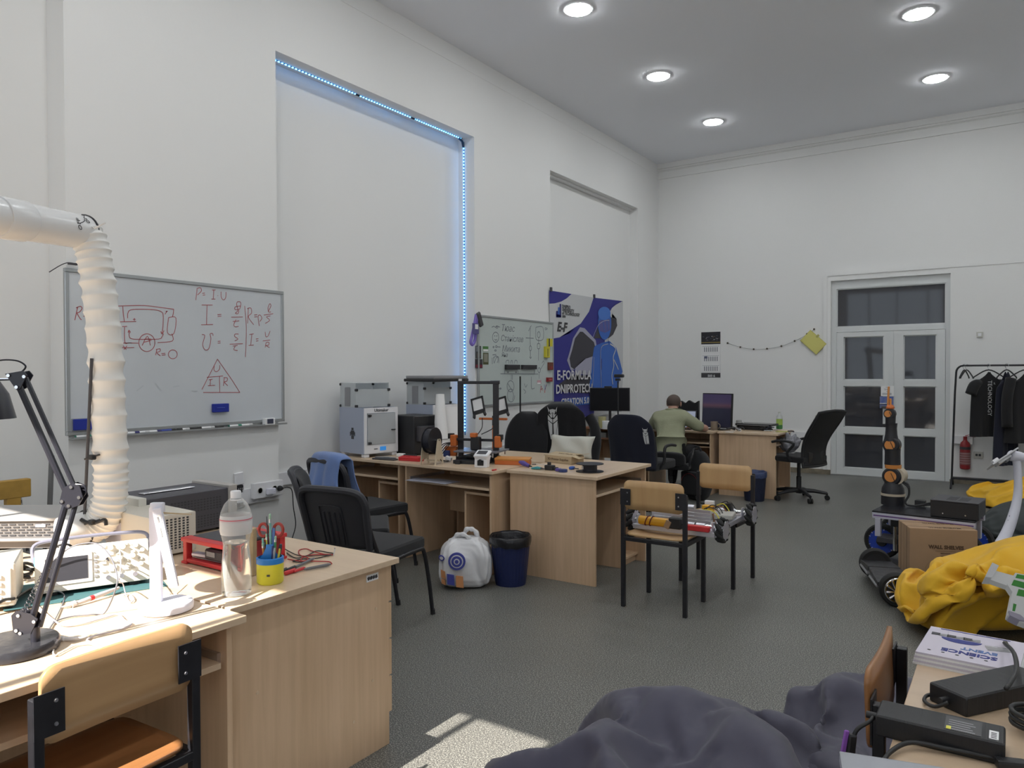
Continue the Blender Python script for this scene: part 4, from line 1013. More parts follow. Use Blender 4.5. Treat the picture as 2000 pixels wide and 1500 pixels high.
bm = BM(); add_tube(bm, [p1-o_+V((0, 0, .035))+SR*.02, at(185, 446, 2.94)-o_, at(206, 435, 2.94)-o_], .003, 5); obj('loose_strap', bm, PVC, t)
t = thing('laboratory_stand', 'thin black rod stand holding the flexible hose', 'stand', (-3.085, 1.50, TZ))
o_ = t.location.copy(); tp = at(179, 700, 2.93)
bm = BM(); add_tube(bm, [V((0, 0, .01)), V((tp.x-o_.x, tp.y-o_.y, tp.z-o_.z))], .006, 10); obj('rod', bm, DGREY, t)
bm = BM(); add_box(bm, (0, 0, .006), (.16, .10, .012), None, .003); obj('foot_plate', bm, DGREY, t)
for px_, py_ in ((180, 893), (180, 1020)):
    c_ = at(px_, py_, 2.93)-o_; bm = BM(); add_box(bm, c_, (.03, .022, .02), None, .004); cl = obj('clamp', bm, BLKPL, t)
    bm = BM(); add_tube(bm, [c_-SR*.03-V((0, 0, .008)), c_+SR*.03+V((0, 0, .01))], .004, 6); obj('thumb_screw', bm, BLKPL, cl)
    if py_ > 1000:
        bm = BM(); add_tube(bm, smooth_path([c_-SR*.045+V((0, 0, .012)), c_-SR*.02, c_+SR*.02, c_+SR*.05+V((0, 0, .01)), c_+SR*.055-V((0, 0, .012))], 4), .007, 6); obj('clamp_jaw', bm, BLKPL, cl)

# ---- things at the left edge
t = thing('bench_supply', 'cream bench instrument cut off by the left picture edge', 'instrument', (-2.585, .935, TZ), R(62))
bm = BM(); bx(bm, -.11, .11, 0, .22, .012, .145, .012, 3); obj('case', bm, BEIGE, t)
bm = BM(); bx(bm, -.10, .10, -.004, .002, .025, .13, .006); fp = obj('front_panel', bm, mat('cream_plastic', (.72, .69, .61), .42), t)
for k in range(4): bm = BM(); add_box(bm, (.07, -.006, .04+k*.022), (.012, .006, .012), None, .002); obj('button', bm, WPL, fp)
for s in (-1, 1):
    for q in (.03, .19): bm = BM(); add_cyl(bm, (s*.09, q, 0), (s*.09, q, .013), .01, None, 10); obj('foot', bm, RUBBER, t)
t = thing('vented_equipment', 'long grey electronic rack unit with slotted vents near the left wall', 'electronics', tuple(at(124, 1040, 3.04)*V((1, 1, 0))+V((0, 0, TZ))), R(36))
bm = BM(); bx(bm, -.80, -.02, 0, .30, .012, .125, .008, 2); obj('case', bm, mat('warm_grey_case', (.17, .16, .155), .55), t)
bm = BM(); bx(bm, -.81, 0, -.012, .31, .125, .138, .005, 2); obj('lid', bm, mat('pale_grey_lid', (.40, .39, .38), .5), t)
bm = BM()
for a in range(22):
    for b in range(5):
        if 11 < a < 14: continue
        add_box(bm, (-.78+a*.034+(b % 2)*.014, -.001, .066+b*.011), (.024, .003, .005))
o = obj('vent_slot', bm, MARKBLK, t); o['kind'] = 'stuff'
bm = BM(); add_box(bm, (-.09, -.002, .105), (.04, .004, .012)); obj('badge', bm, ALUPALE, t)
bm = BM(); bx(bm, -.80, -.02, -.03, 0, .045, .055, .004); obj('ledge', bm, GREYPL, t)
for s in (-.7, -.1):
    for q in (.05, .3): bm = BM(); add_cyl(bm, (s, q, 0), (s, q, .013), .012, None, 10); obj('foot', bm, RUBBER, t)
cable('tangle of black cables heaped between the grey rack unit and the oscilloscope', BW, [atz(10, 1128, TZ+.02), atz(40, 1105, TZ+.05), atz(62, 1118, TZ+.02), atz(30, 1124, TZ+.03), atz(48, 1100, TZ+.06), atz(76, 1112, TZ+.03), atz(20, 1112, TZ+.04), atz(58, 1128, TZ+.01), atz(4, 1122, TZ+.03)], .006)
cable('black cord looping over the bench by the left rack unit', BW, [atz(36, 1112, TZ+.03), at(40, 1092, 2.75), at(70, 1086, 2.7), at(100, 1070, 2.6), at(128, 1063, 2.6), at(142, 1070, 2.62), atz(146, 1084, TZ+.02)], .004)
cable('black power cord entering at the left edge above the cream instrument', BW, [at(-20, 1190, 2.1), at(8, 1172, 2.15), at(30, 1168, 2.3), atz(60, 1150, TZ+.01)], .005)
t = thing('wooden_bracket', 'ochre wooden T bracket on a grey tube standing by the left wall', 'bracket', (-4.55, 2.08, 0))
o_ = t.location.copy(); O2 = mat('ochre_wood', (.42, .25, .05), .6, nz=(14, .2)); zc = atx(24, 955, -4.55).z
yc = atx(24, 955, -4.55).y; t.location.y = yc; t.location.x = -4.55
bm = BM(); add_box(bm, (0, 0, zc), (.05, .17, .10), None, .004); obj('cross_block', bm, O2, t)
bm = BM(); add_box(bm, (0, 0, zc-.12), (.045, .07, .15), None, .004); obj('stem', bm, O2, t)
bm = BM(); add_cyl(bm, (0, 0, .02), (0, 0, zc-.17), .035, None, 20); obj('tube', bm, mat('zinc_grey', (.42, .42, .42), .4, .5), t, True)
bm = BM(); add_cyl(bm, (0, 0, 0), (0, 0, .03), .09, None, 20); obj('foot', bm, mat('zinc_grey', (.42, .42, .42), .4, .5), t)
t = thing('perforated_strip', 'grey perforated steel strip leaning on the left wall', 'strip', atx(46, 1040, -4.6))
o_ = t.location.copy(); o_.z = 0; t.location.z = 0; tp = atx(35, 966, -4.66)-o_
bm = BM(); add_tube(bm, [(0.02, .06, 0), tuple(tp)], .018, 4); st = obj('strip', bm, mat('zinc_grey', (.42, .42, .42), .4, .5), t)
for k in range(9):
    bm = BM(); c_ = V((0.02, .06, 0)).lerp(tp, .55+.05*k)+V((.016, 0, 0)); add_box(bm, c_, (.004, .014, .018)); obj('hole', bm, DGREY, st)
t = thing('steel_tube', 'dark thin tube leaning against the left wall behind the lamp', 'tube', (-4.60, 2.02, 0)); o_ = t.location.copy()
a_, b_ = atx(96, 1020, -4.62), atx(101, 890, -4.67); d_ = (b_-a_); base = a_ - d_*(a_.z/d_.z); t.location = (base.x, base.y, 0)
bm = BM(); add_tube(bm, [(0, 0, 0), tuple(b_-base)], .014, 12); obj('shaft', bm, mat('dark_tube', (.13, .13, .13), .4), t); bm = BM(); add_cyl(bm, (0, 0, 0), tuple((b_-base)*.03), .017, None, 12); obj('end_cap', bm, RUBBER, t)

# ---- wall sockets and remote
t = thing('wall_socket', 'white surface socket box with two outlets on the left wall', 'socket', (WX+.035, 3.60, .555))
bm = BM(); bx(bm, 0, .045, -.12, .14, -.03, .085, .006, 2); obj('box', bm, WPL, t)
for yy in (-.07, .06): bm = BM(); add_lathe(bm, [(.024, .045), (.024, .048), (.019, .048), (.019, .043)], 24, (0, yy, .028), 'X'); obj('outlet', bm, mat('outlet_grey', (.5, .5, .48), .5), t)
t = thing('power_adapter', 'pale adapter plugged into the wall socket', 'adapter', (WX+.082, 3.615, .57)); bm = BM(); add_box(bm, (.015, 0, 0), (.03, .07, .045), None, .008, 2); obj('body', bm, WPL2, t); bm = BM(); add_cyl(bm, (.03, .02, 0), (.036, .02, 0), .004, None, 8); obj('lead_exit', bm, WPL2, t)
t = thing('power_plug', 'black plug and cord hanging from the wall socket', 'plug', (WX+.082, 3.70, .58)); bm = BM(); add_lathe(bm, [(.019, 0), (.021, .01), (.019, .022), (.010, .04)], 18, (0, 0, 0), 'X'); obj('plug', bm, BLKPL, t, True)
bm = BM(); add_tube(bm, smooth_path([(.035, 0, 0), (.055, .04, .005), (.04, .09, -.03), (.03, .11, -.16), (.03, .13, -.30), (.03, .09, -.42), (.03, .06, -.575)], 6), .004, 8); obj('cord', bm, BLKPL, t, True)
t = thing('remote_control', 'black remote control with white cap hanging on the wall behind the bottle', 'remote control', atx(466, 962, WX)); 
bm = BM(); add_box(bm, (.012, 0, -.03), (.020, .065, .17), (R(4), 0, 0), .006, 2); rb = obj('body', bm, BLKPL, t)
bm = BM(); add_box(bm, (.014, -.006, .105), (.024, .070, .09), (R(4), 0, 0), .004); obj('cap', bm, WPL, t)
for a in range(5):
    for b in (-1, 0, 1): bm = BM(); add_box(bm, (.0225, b*.017+.002, .03-a*.026), (.002, .009, .011), None, .0008); obj('button', bm, GREYPL, rb)

# ------------------------------------------------------------------ middle island: printers and parts
DZ = .75
FROST = clear('frosted_hood', (.80, .83, .85), .62, .25)
SIDEM = mat('pale_blue_grey_panel', (.40, .44, .54), .35)
def box_printer(label, loc, rz, writing=True, hood=True):
    t = thing('box_printer', label, '3d printer', loc, rz, 'white framed box printers')
    W, D, H = .345, .36, .385; z0 = .03
    fr = WPL
    # front frame (local -Y is the front)
    for n_, a in (('front_frame', (-W/2, -W/2+.028)), ('front_frame', (W/2-.028, W/2))):
        bm = BM(); bx(bm, a[0], a[1], -D/2, -D/2+.008, z0, z0+H); obj(n_, bm, fr, t)
    bm = BM(); bx(bm, -W/2+.028, W/2-.028, -D/2, -D/2+.008, z0+H-.045, z0+H); top = obj('front_header', bm, fr, t)
    bm = BM(); bx(bm, -W/2+.028, W/2-.028, -D/2, -D/2+.008, z0, z0+.075); low = obj('control_panel', bm, fr, t)
    bm = BM(); bx(bm, -.015, .045, -D/2-.003, -D/2, z0+.022, z0+.055); obj('display', bm, mat('blue_display', (.02, .05, .15), .2, emit=((.05, .35, .9), .5)), low)
    bm = BM(); bx(bm, -.075, -.04, -D/2-.002, -D/2, z0+.035, z0+.042); obj('card_slot', bm, MARKBLK, low)
    if writing: text('lettering', 'Ultimaker', .036, MARKBLK, top, (0, -D/2-.0015, z0+H-.023), FACE_NY, bold=.0006)
    for s in (-1, 1):
        bm = BM(); bx(bm, s*W/2-.004, s*W/2+.004, -D/2+.008, D/2, z0, z0+H); sp = obj('side_panel', bm, SIDEM, t)
    sx_ = -W/2
    bm = BM(); bx(bm, sx_-.0055, sx_-.004, -.03, .0, .225, .245); rb = obj('robot_sticker', bm, MARKBLK, t)
    for a in ((-.04, .01, .185, .222), (-.033, -.017, .150, .183), (-.013, .003, .150, .183), (-.052, -.043, .175, .21), (.013, .022, .175, .21)): bm = BM(); bx(bm, sx_-.0055, sx_-.004, *a); obj('robot_sticker', bm, MARKBLK, t)
    bm = BM(); bx(bm, -W/2, W/2, D/2-.008, D/2, z0, z0+H); obj('back_panel', bm, SIDEM, t)
    bm = BM(); bx(bm, -W/2, W/2, -D/2, D/2, z0, z0+.006); obj('floor_panel', bm, fr, t)
    bm = BM(); bx(bm, -W/2+.02, W/2-.02, -D/2+.03, D/2-.03, z0+.12, z0+.126); obj('build_plate', bm, GLASS if False else ALUPALE, t)
    for s in (-1, 1): bm = BM(); add_cyl(bm, (s*.10, D/2-.06, z0), (s*.10, D/2-.06, z0+H-.03), .006, None, 12); obj('guide_rod', bm, CHROME, t)
    bm = BM(); add_box(bm, (.02, .02, z0+H-.06), (.06, .06, .05), None, .006); obj('print_head', bm, DGREY, t)
    # door with hinges
    bm = BM(); bx(bm, -W/2+.03, W/2-.03, -D/2-.006, -D/2-.002, z0+.078, z0+H-.048); dr_ = obj('front_door', bm, FROST, t)
    bm = BM(); bx(bm, W/2-.075, W/2-.035, -D/2-.016, -D/2-.006, z0+.19, z0+.198); obj('door_handle', bm, BLKPL, dr_)
    for zz in (z0+.09, z0+H-.065): bm = BM(); add_cyl(bm, (-W/2+.035, -D/2-.012, zz), (-W/2+.06, -D/2-.008, zz), .011, None, 12); obj('hinge', bm, BLKPL, dr_)
    for s in (-1, 1):
        for q in (-1, 1): bm = BM(); add_box(bm, (s*(W/2-.03), q*(D/2-.03), .015), (.05, .05, .03), None, .005); obj('foot', bm, WPL, t)
    if hood:
        hz = z0+H; hh = .205
        for nm, a in (('hood_panel', (-W/2, W/2, -D/2+.12, -D/2+.124, hz, hz+hh*.75)), ('hood_panel', (-W/2, W/2, D/2-.01, D/2-.006, hz, hz+hh)), ('hood_panel', (-W/2, -W/2+.004, -D/2+.124, D/2-.01, hz, hz+hh)),
                      ('hood_panel', (W/2-.004, W/2, -D/2+.124, D/2-.01, hz, hz+hh)), ('hood_panel', (-W/2, W/2, -D/2+.124, D/2-.01, hz+hh, hz+hh+.004))):
            bm = BM(); bx(bm, *a); obj(nm, bm, FROST, t)
        for s in (-1, 1):
            for q, zz in ((-D/2+.12, hz+.012), (D/2-.012, hz+.012), (-D/2+.12, hz+hh*.72), (D/2-.012, hz+hh-.01)):
                bm = BM(); add_box(bm, (s*(W/2-.006), q, zz), (.026, .022, .022), None, .004); obj('corner_clip', bm, BLKPL, t)
        bm = BM(); bx(bm, -W/2-.003, -W/2-.001, .02, .10, hz+.01, hz+.17); obj('dark_reflection_panel', bm, GREYPL, t)
    return t
box_printer('white framed box printer with clear hood at the left end of the island', (-4.60, 4.62, DZ), R(80))
p2 = box_printer('second box printer farther back with a flat black device on its hood', (-4.50, 5.36, DZ), R(84), False)
t = thing('flat_scanner', 'flat black and grey lid-like device lying on the second printer hood', 'scanner', (-4.47, 5.36, DZ+.03+.385+.209+.002), R(84))
bm = BM(); bx(bm, -.22, .24, -.20, .20, 0, .028, .006); obj('body', bm, BLKPL, t); bm = BM(); bx(bm, -.20, .24, -.19, .19, .028, .055, .008, 2); obj('lid', bm, GREYPL, t)
bm = BM(); bx(bm, .10, .14, -.204, -.20, .004, .024); obj('clip', bm, WPL, t)
# black inkjet printer
t = thing('inkjet_printer', 'black office inkjet printer between the two box printers', 'printer', (-4.33, 5.00, DZ), R(80))
bm = BM(); bx(bm, -.21, .05, -.15, .17, .005, .34, .02, 3); obj('body', bm, BLKPL, t, True)
bm = BM(); bx(bm, .05, .22, -.13, .15, .005, .30, .02, 3); obj('front_body', bm, BLKPL, t, True)
bm = BM(); bx(bm, -.18, .22, -.19, -.13, .12, .25, .012, 2); tr_ = obj('paper_tray', bm, DGREY, t)
bm = BM(); bx(bm, -.12, .18, -.22, -.19, .17, .185, .004); obj('output_flap', bm, BLKPL, tr_)
bm = BM(); bx(bm, -.10, .16, -.194, -.19, .21, .22); obj('trim', bm, GREYPL, tr_)
bm = BM(); bx(bm, -.2, .2, -.12, .14, 0, .006); obj('foot_frame', bm, RUBBER, t)
# white paper roll and board
t = thing('paper_roll', 'tall white paper roll standing behind the plywood spool stand', 'roll', aty(866, 890, 4.98)); t.location.z = DZ
bm = BM(); add_tube(bm, [(0, 0, 0), (-.03, .0, .28), (-.05, .02, .52)], [.06, .052, .036], 28); obj('sheet', bm, PAPER, t, True)
bm = BM(); add_tube(bm, [(-.012, 0, .13), (-.0125, 0, .135)], .0605, 28); obj('fold_line', bm, GREYPL, t, True)
t = thing('white_board', 'white flat panel leaning behind the paper roll', 'panel', aty(885, 890, 5.08)); t.location.z = DZ
bm = BM(); add_box(bm, (0, 0, .205), (.16, .006, .41), (R(-6), 0, R(38))); obj('sheet', bm, PAPER, t); bm = BM(); add_box(bm, (-.06, -.05, .20), (.004, .012, .42), (R(-6), 0, R(38))); obj('dark_edge', bm, DGREY, t)

# plywood stand with black filament spool
PALEPLY = mat('pale_plywood', (.62, .52, .38), .6, nz=(8, .1))
sx0 = atz(829, 906, DZ); sx1 = atz(862, 908, DZ); ax = V((sx1.x-sx0.x, sx1.y-sx0.y, 0)); L_ = .13; ax.normalize(); pr_ = V((-ax.y, ax.x, 0))
t = thing('spool_stand', 'pale plywood A-shaped spool stand on the island desk', 'spool stand', sx0)
outline = [(-.062, 0), (-.050, 0), (-.040, .03), (-.020, .045), (0, .034), (.020, .045), (.040, .03), (.050, 0), (.062, 0), (.052, .06), (.030, .16), (.022, .19), (.010, .20), (.008, .186), (-.008, .186), (-.010, .20), (-.022, .19), (-.030, .16), (-.052, .06)]
for k in (0, L_):
    bm = BM(); add_prism(bm, outline, .006, lambda u, v, w_: tuple(pr_*u+ax*(k+w_)+V((0, 0, v)))); obj('side_frame', bm, PALEPLY, t)
bm = BM(); add_cyl(bm, ax*.0+V((0, 0, .186)), ax*(L_+.006)+V((0, 0, .186)), .007, None, 12); obj('axle', bm, CHROME, t)
bm = BM(); add_cyl(bm, ax*.01+V((0, 0, .028))+pr_*.02, ax*(L_)+V((0, 0, .028))+pr_*.02, .006, None, 10); obj('tie_bar', bm, PALEPLY, t)
def spool(label, loc, axis, R_, wd, group=None, wound=.08):
    t = thing('filament_spool', label, 'spool', loc, 0, group); a_ = axis.normalized()
    for s in (0, wd-.004): bm = BM(); add_cyl(bm, a_*s, a_*(s+.004), R_, None, 40); obj('flange', bm, mat('spool_black', (.02, .02, .024), .4), t, True)
    bm = BM(); add_tube(bm, [a_*.004, a_*(wd-.004)], wound, 36); obj('filament', bm, mat('black_filament', (.022, .022, .03), .35, bump=(220, .4), stretch=(1, 1, 1)), t, True)
    return t
spool('black filament spool mounted on the plywood stand', sx0+ax*.035+V((0, 0, .186)), ax, .100, .065, 'filament spools', .088)
o = spool('empty black spool lying flat at the corner of the big-panel desk', atz(1152, 921, DZ+.001), V((0, 0, 1)), .098, .058, 'filament spools', .052)
bm = BM(); add_box(bm, (-.052*.7, -.052*.75, .03), (.03, .004, .02), (0, 0, R(-45))); obj('paper_tag', bm, PAPER, o)

# orange and black open-frame printer
fl, fr_ = aty(900, 890, 4.70), aty(969, 890, 4.77); fl.z = fr_.z = DZ
u = (fr_-fl); FW = u.length; ang = math.atan2(u.y, u.x)
t = thing('frame_printer', 'open frame printer with black gantry and orange printed parts', '3d printer', fl, ang)
H = .615
EXT = mat('black_extrusion', (.022, .022, .026), .4)
for x_ in (0, FW): bm = BM(); bx(bm, x_-.022, x_+.022, -.012, .012, .03, H, .002); obj('upright', bm, EXT, t)
bm = BM(); bx(bm, -.022, FW+.03, -.012, .012, H, H+.024, .002); obj('top_bar', bm, EXT, t)
bm = BM(); bx(bm, -.03, FW+.03, -.03, .03, .012, .04, .002); obj('base_cross_bar', bm, EXT, t)
for x_ in (.07, FW-.07): bm = BM(); bx(bm, x_-.02, x_+.02, -.22, .22, .0, .03, .002); obj('base_rail', bm, EXT, t)
bm = BM(); bx(bm, .02, FW-.02, -.19, .03, .0, .028, .002); obj('electronics_case', bm, BLKPL, t)
bm = BM(); bx(bm, .0, FW+.05, -.14, .16, .082, .090, .002); bd = obj('heated_bed', bm, mat('bed_grey', (.14, .14, .16), .35), t)
bm = BM(); bx(bm, .0, FW+.05, -.14, .16, .0905, .094); obj('build_sheet', bm, mat('sheet_grey', (.22, .22, .25), .25), bd)
for x_ in (.03, FW+.02):
    for y_ in (-.12, .14): bm = BM(); add_cyl(bm, (x_, y_, .05), (x_, y_, .082), .006, None, 10); obj('bed_screw', bm, CHROME, bd)
bm = BM(); bx(bm, .05, FW-.05, -.1, .1, .045, .055); obj('bed_carriage', bm, EXT, t)
bm = BM(); bx(bm, -.08, FW+.06, -.035, -.018, .165, .185, .002); gx = obj('x_rail', bm, EXT, t)
for x_, w_ in ((-.045, .05), (FW+.03, .05)):
    bm = BM(); add_box(bm, (x_, -.03, .165), (w_, .05, .09), None, .006); e_ = obj('end_bracket', bm, ORANGE, t)
    bm = BM(); add_box(bm, (x_-.03 if x_ < 0 else x_+.012, -.02, .20), (.042, .042, .042), None, .003); obj('stepper_motor', bm, BLKPL, e_)
bm = BM(); add_box(bm, (FW*.52, -.06, .15), (.075, .06, .105), None, .008); hd = obj('print_head', bm, BLKPL, t)
bm = BM(); add_box(bm, (FW*.47, -.065, .215), (.05, .05, .035), None, .005); obj('extruder_cover', bm, ORANGE, hd)
bm = BM(); add_lathe(bm, [(.009, .075), (.007, .09), (.002, .097)][::-1], 12, (FW*.52, -.06, -.001)); obj('nozzle', bm, CHROME, hd)
bm = BM(); bx(bm, -.13, -.03, -.03, .015, .04, .115, .003); ps = obj('cable_bracket', bm, ORANGE, t)
for k in range(4):
    bm = BM(); add_tube(bm, smooth_path([(-.06, -.05, .15), (-.10-.012*k, -.06, .10+.01*k), (-.14-.01*k, -.07, .04), (-.11-.014*k, -.10, .012), (-.04, -.13-.012*k, .012)], 5), .004, 5); obj('wire_bundle', bm, BW, t, True)
bm = BM(); add_box(bm, (-.10, -.05, .06), (.05, .03, .05), None, .004); obj('connector_block', bm, mat('navy_part', (.03, .05, .16), .4), t)
bm = BM(); add_box(bm, (-.055, -.11, .03), (.05, .03, .03), (0, R(20), 0), .004); obj('white_clip', bm, WPL, t)
bm = BM(); add_box(bm, (.10, .09, .098), (.06, .02, .012), (0, 0, .4), .003); obj('blue_clip', bm, mat('blue_clip', (.04, .12, .45), .4), t)
# work-light mast with two framed panels
bm = BM(); bx(bm, FW-.075, FW-.035, .10, .13, .0, .28, .003); mast = obj('mast', bm, ORANGE, t)
bm = BM(); bx(bm, FW-.075, FW-.035, .10, .13, .28, .36, .003); obj('mast_top', bm, BLKPL, mast)
bm = BM(); bx(bm, FW-.19, FW+.05, .10, .125, .325, .343, .003); arm_ = obj('cross_arm', bm, ORANGE, t)
for x_ in (FW-.18, FW+.02):
    fm = thing('work_light', 'small black framed square light panel, %s of the pair on the orange arm' % ('left one' if x_ < FW-.1 else 'right one'), 'work light', (0, 0, 0))
    mt = Matrix.Translation(fl) @ Matrix.Rotation(ang, 4, 'Z') @ Matrix.Translation((x_, .10, .345)) @ Matrix.Rotation(R(-16), 4, 'Y') @ Matrix.Rotation(R(-14), 4, 'X')
    fm.matrix_world = mt
    for a in ((-.055, -.043, .03, .17), (.043, .055, .03, .17), (-.055, .055, .155, .17), (-.055, .055, .03, .062)): bm = BM(); bx(bm, a[0], a[1], -.006, .006, a[2], a[3]); obj('frame', bm, BLKPL, fm)
    bm = BM(); bx(bm, -.043, .043, -.002, .003, .062, .155); obj('panel', bm, PAPER, fm)
    for s in (-1, 1): bm = BM(); add_tube(bm, [(s*.045, 0, .035), (s*.05, 0, .012), (s*.046, 0, .0)], [.012, .013, .006], 8); obj('bracket_arm', bm, BLKPL, fm)
for k, x_ in enumerate((FW-.16, FW-.06)):
    bm = BM(); add_tube(bm, smooth_path([(x_, .10, .34), (x_+.02, .05, .27), (FW*.5+.01+k*.03, -.03, .22)], 5), .004, 5); obj('light_cable', bm, BW, t, True)
# white knob display unit
t = thing('display_unit', 'white tilted control display of the open frame printer at the desk edge', 'display', atz(943, 912, DZ), ang)
bm = BM(); add_prism(bm, [(-.045, 0), (.01, 0), (.02, .05), (.045, .085), (-.05, .085), (-.04, .06)], .10, lambda u, v, w_: (w_-.05, u, v)); obj('stand', bm, WPL, t, bevel=.004)
bm = BM(); add_box(bm, (0, -.005, .098), (.115, .095, .022), (R(22), 0, 0), .006); fc = obj('face', bm, WPL, t)
bm = BM(); add_box(bm, (0, -.009, .1095), (.075, .05, .003), (R(22), 0, 0)); obj('screen', bm, DGREY, fc)
bm = BM(); add_cyl(bm, (0, -.051, .05), (0, -.058, .05), .013, None, 16); obj('knob', bm, BLKPL, fc)
bm = BM(); add_box(bm, (.0, -.046, .035), (.05, .004, .04), None, .002); obj('dark_opening', bm, BLKPL, t)

# loose things on the island
def lid_box(name, lab, loc, rz, w_, d_, h_, m, m2=None, cat='box', lidang=6):
    t = thing(name, lab, cat, loc, rz); bm = BM(); bx(bm, -w_/2, w_/2, -d_/2, d_/2, 0, h_*.6, .003); obj('base', bm, m, t)
    bm = BM(); add_box(bm, (0, 0, h_*.8), (w_*1.02, d_*1.02, h_*.34), (R(lidang), 0, 0), .004); obj('lid', bm, m2 or m, t); return t
OBX = mat('orange_box_plastic', (.55, .23, .05), .5)
lid_box('parts_box', 'orange flat parts box with raised lid in front of the frame printer', atz(1002, 907, DZ), R(18), .27, .09, .055, ORANGE, OBX)
lid_box('red_case', 'thin red flat case lying by the plywood spool stand', atz(803, 900, DZ), R(8), .20, .07, .035, RED)
t = thing('tool_tray', 'dark tray of small tools in front of the white box printer', 'tray', atz(752, 898, DZ), R(6)); bm = BM(); add_box(bm, (0, 0, .006), (.22, .06, .012), None, .003); obj('base', bm, DGREY, t)
bm = BM(); add_tube(bm, [(-.10, 0, .018), (.02, .01, .02), (.10, .012, .018)], [.004, .008, .004], 8); obj('tool', bm, GREYPL, t)
t = thing('black_tool', 'black hand tool with white label between the printers', 'tool', atz(796, 893, DZ), R(4)); bm = BM(); add_box(bm, (.03, 0, .012), (.13, .03, .024), None, .006); obj('handle', bm, BLKPL, t); bm = BM(); add_box(bm, (-.07, 0, .014), (.07, .04, .028), None, .003); obj('label', bm, PAPER, t)
t = thing('cardboard_box', 'small open cardboard box printed 3D Printer Supplies on the big-panel desk', 'box', atz(1102, 903, DZ), R(-8))
w_, d_, h_ = .26, .16, .058
for a in ((-w_/2, w_/2, -d_/2, -d_/2+.004), (-w_/2, w_/2, d_/2-.004, d_/2), (-w_/2, -w_/2+.004, -d_/2+.004, d_/2-.004), (w_/2-.004, w_/2, -d_/2+.004, d_/2-.004)): bm = BM(); bx(bm, *a, 0, h_); obj('wall', bm, mat('pale_cardboard', (.46, .36, .23), .8, nz=(6, .08)), t)
bm = BM(); bx(bm, -w_/2, w_/2, -d_/2, d_/2, 0, .003); obj('bottom', bm, CARD, t)
bm = BM(); add_box(bm, (-.01, .0, h_+.002), (w_*1.02, d_*.98, .004), (R(5), R(1), 0)); fl_ = obj('flap', bm, mat('pale_cardboard', (.46, .36, .23), .8), t)
bm = BM(); add_box(bm, (w_/2+.025, -.02, h_-.006), (.06, .10, .003), (0, R(14), R(10))); obj('flap', bm, mat('pale_cardboard', (.46, .36, .23), .8), t)
bm = BM(); add_box(bm, (w_/2+.02, .04, h_+.012), (.07, .08, .003), (0, R(-8), R(-16))); obj('flap', bm, mat('pale_cardboard', (.46, .36, .23), .8), t)
text('lettering', '3D Printer Supplies', .026, CARDD, t, (0, -d_/2-.001, .030), FACE_NY)
text('lettering', 'Printer Supplies', .022, CARDD, t, (0, .02, h_+.0075), (R(5), 0, 0))
def small(name, lab, cat, p, parts, rz=0):
    t = thing(name, lab, cat, p, rz)
    for nm, m, f in parts:
        bm = BM(); f(bm); obj(nm, bm, m, t, True)
PUR = mat('purple_plastic', (.10, .07, .30), .4); CYAN = mat('cyan_plastic', (.05, .30, .34), .4)
small('glue_gun', 'purple hand tool lying at the junction of the island desks', 'tool', atz(1022, 912, DZ), [('body', PUR, lambda b: add_tube(b, [(-.05, .03, .03), (.0, .0, .028), (.06, -.01, .012)], [.012, .02, .012], 10)), ('nozzle', BLKPL, lambda b: add_tube(b, [(.06, -.01, .012), (.085, -.015, .01)], [.007, .004], 8))], R(0))
small('cutters', 'teal handled side cutters beside the purple tool', 'pliers', atz(1050, 917, DZ), [('handle', CYAN, lambda b: add_tube(b, [(-.04, .02, .008), (0, .0, .012), (.035, -.01, .012)], [.006, .011, .008], 8)), ('handle', CYAN, lambda b: add_tube(b, [(-.04, -.02, .008), (0, -.012, .012), (.035, -.012, .012)], [.006, .010, .008], 8)), ('jaw', DGREY, lambda b: add_tube(b, [(.035, -.011, .012), (.07, -.012, .01)], [.009, .003], 8))])
small('motor_mount', 'black printed block beside the cardboard box', 'part', atz(1074, 918, DZ), [('block', BLKPL, lambda b: add_box(b, (0, 0, .018), (.07, .045, .036), None, .004)), ('peg', BLKPL, lambda b: add_cyl(b, (-.005, 0, .036), (-.005, 0, .056), .014, None, 14)), ('tab', BLKPL, lambda b: add_box(b, (.045, 0, .012), (.04, .03, .024), None, .003))])
small('tape_roll', 'small purple and navy roll in front of the cardboard box', 'roll', atz(1100, 922, DZ), [('roll', mat('navy_part', (.03, .05, .16), .4), lambda b: add_cyl(b, (0, 0, .001), (0, 0, .02), .03, None, 20)), ('end', PUR, lambda b: add_box(b, (-.045, .01, .012), (.04, .03, .022), None, .004))])
small('blue_clamp', 'small bright blue clamp beside the flat spool', 'clamp', atz(1117, 917, DZ), [('jaw', mat('blue_clip', (.04, .12, .45), .4), lambda b: add_box(b, (0, 0, .012), (.03, .05, .022), None, .006)), ('screw', DGREY, lambda b: add_tube(b, [(.015, 0, .01), (.055, 0, .009)], .004, 6))])
small('hex_key', 'thin metal key lying on the desk behind the tools', 'tool', atz(1055, 908, DZ), [('shaft', CHROME, lambda b: add_tube(b, [(-.06, -.02, .003), (.06, .02, .003), (.062, .03, .003)], .002, 6)), ('grip', DGREY, lambda b: add_tube(b, [(-.06, -.02, .004), (-.03, -.01, .004)], .004, 6))], 0)
small('screwdriver', 'small red screwdriver tip by the white display', 'tool', atz(957, 921, DZ)+V((0, .03, 0)), [('handle', RED, lambda b: add_tube(b, [(0, 0, .006), (.0, .045, .006)], .006, 8)), ('shaft', CHROME, lambda b: add_tube(b, [(0, .045, .006), (0, .09, .005)], .0025, 6))], 0)
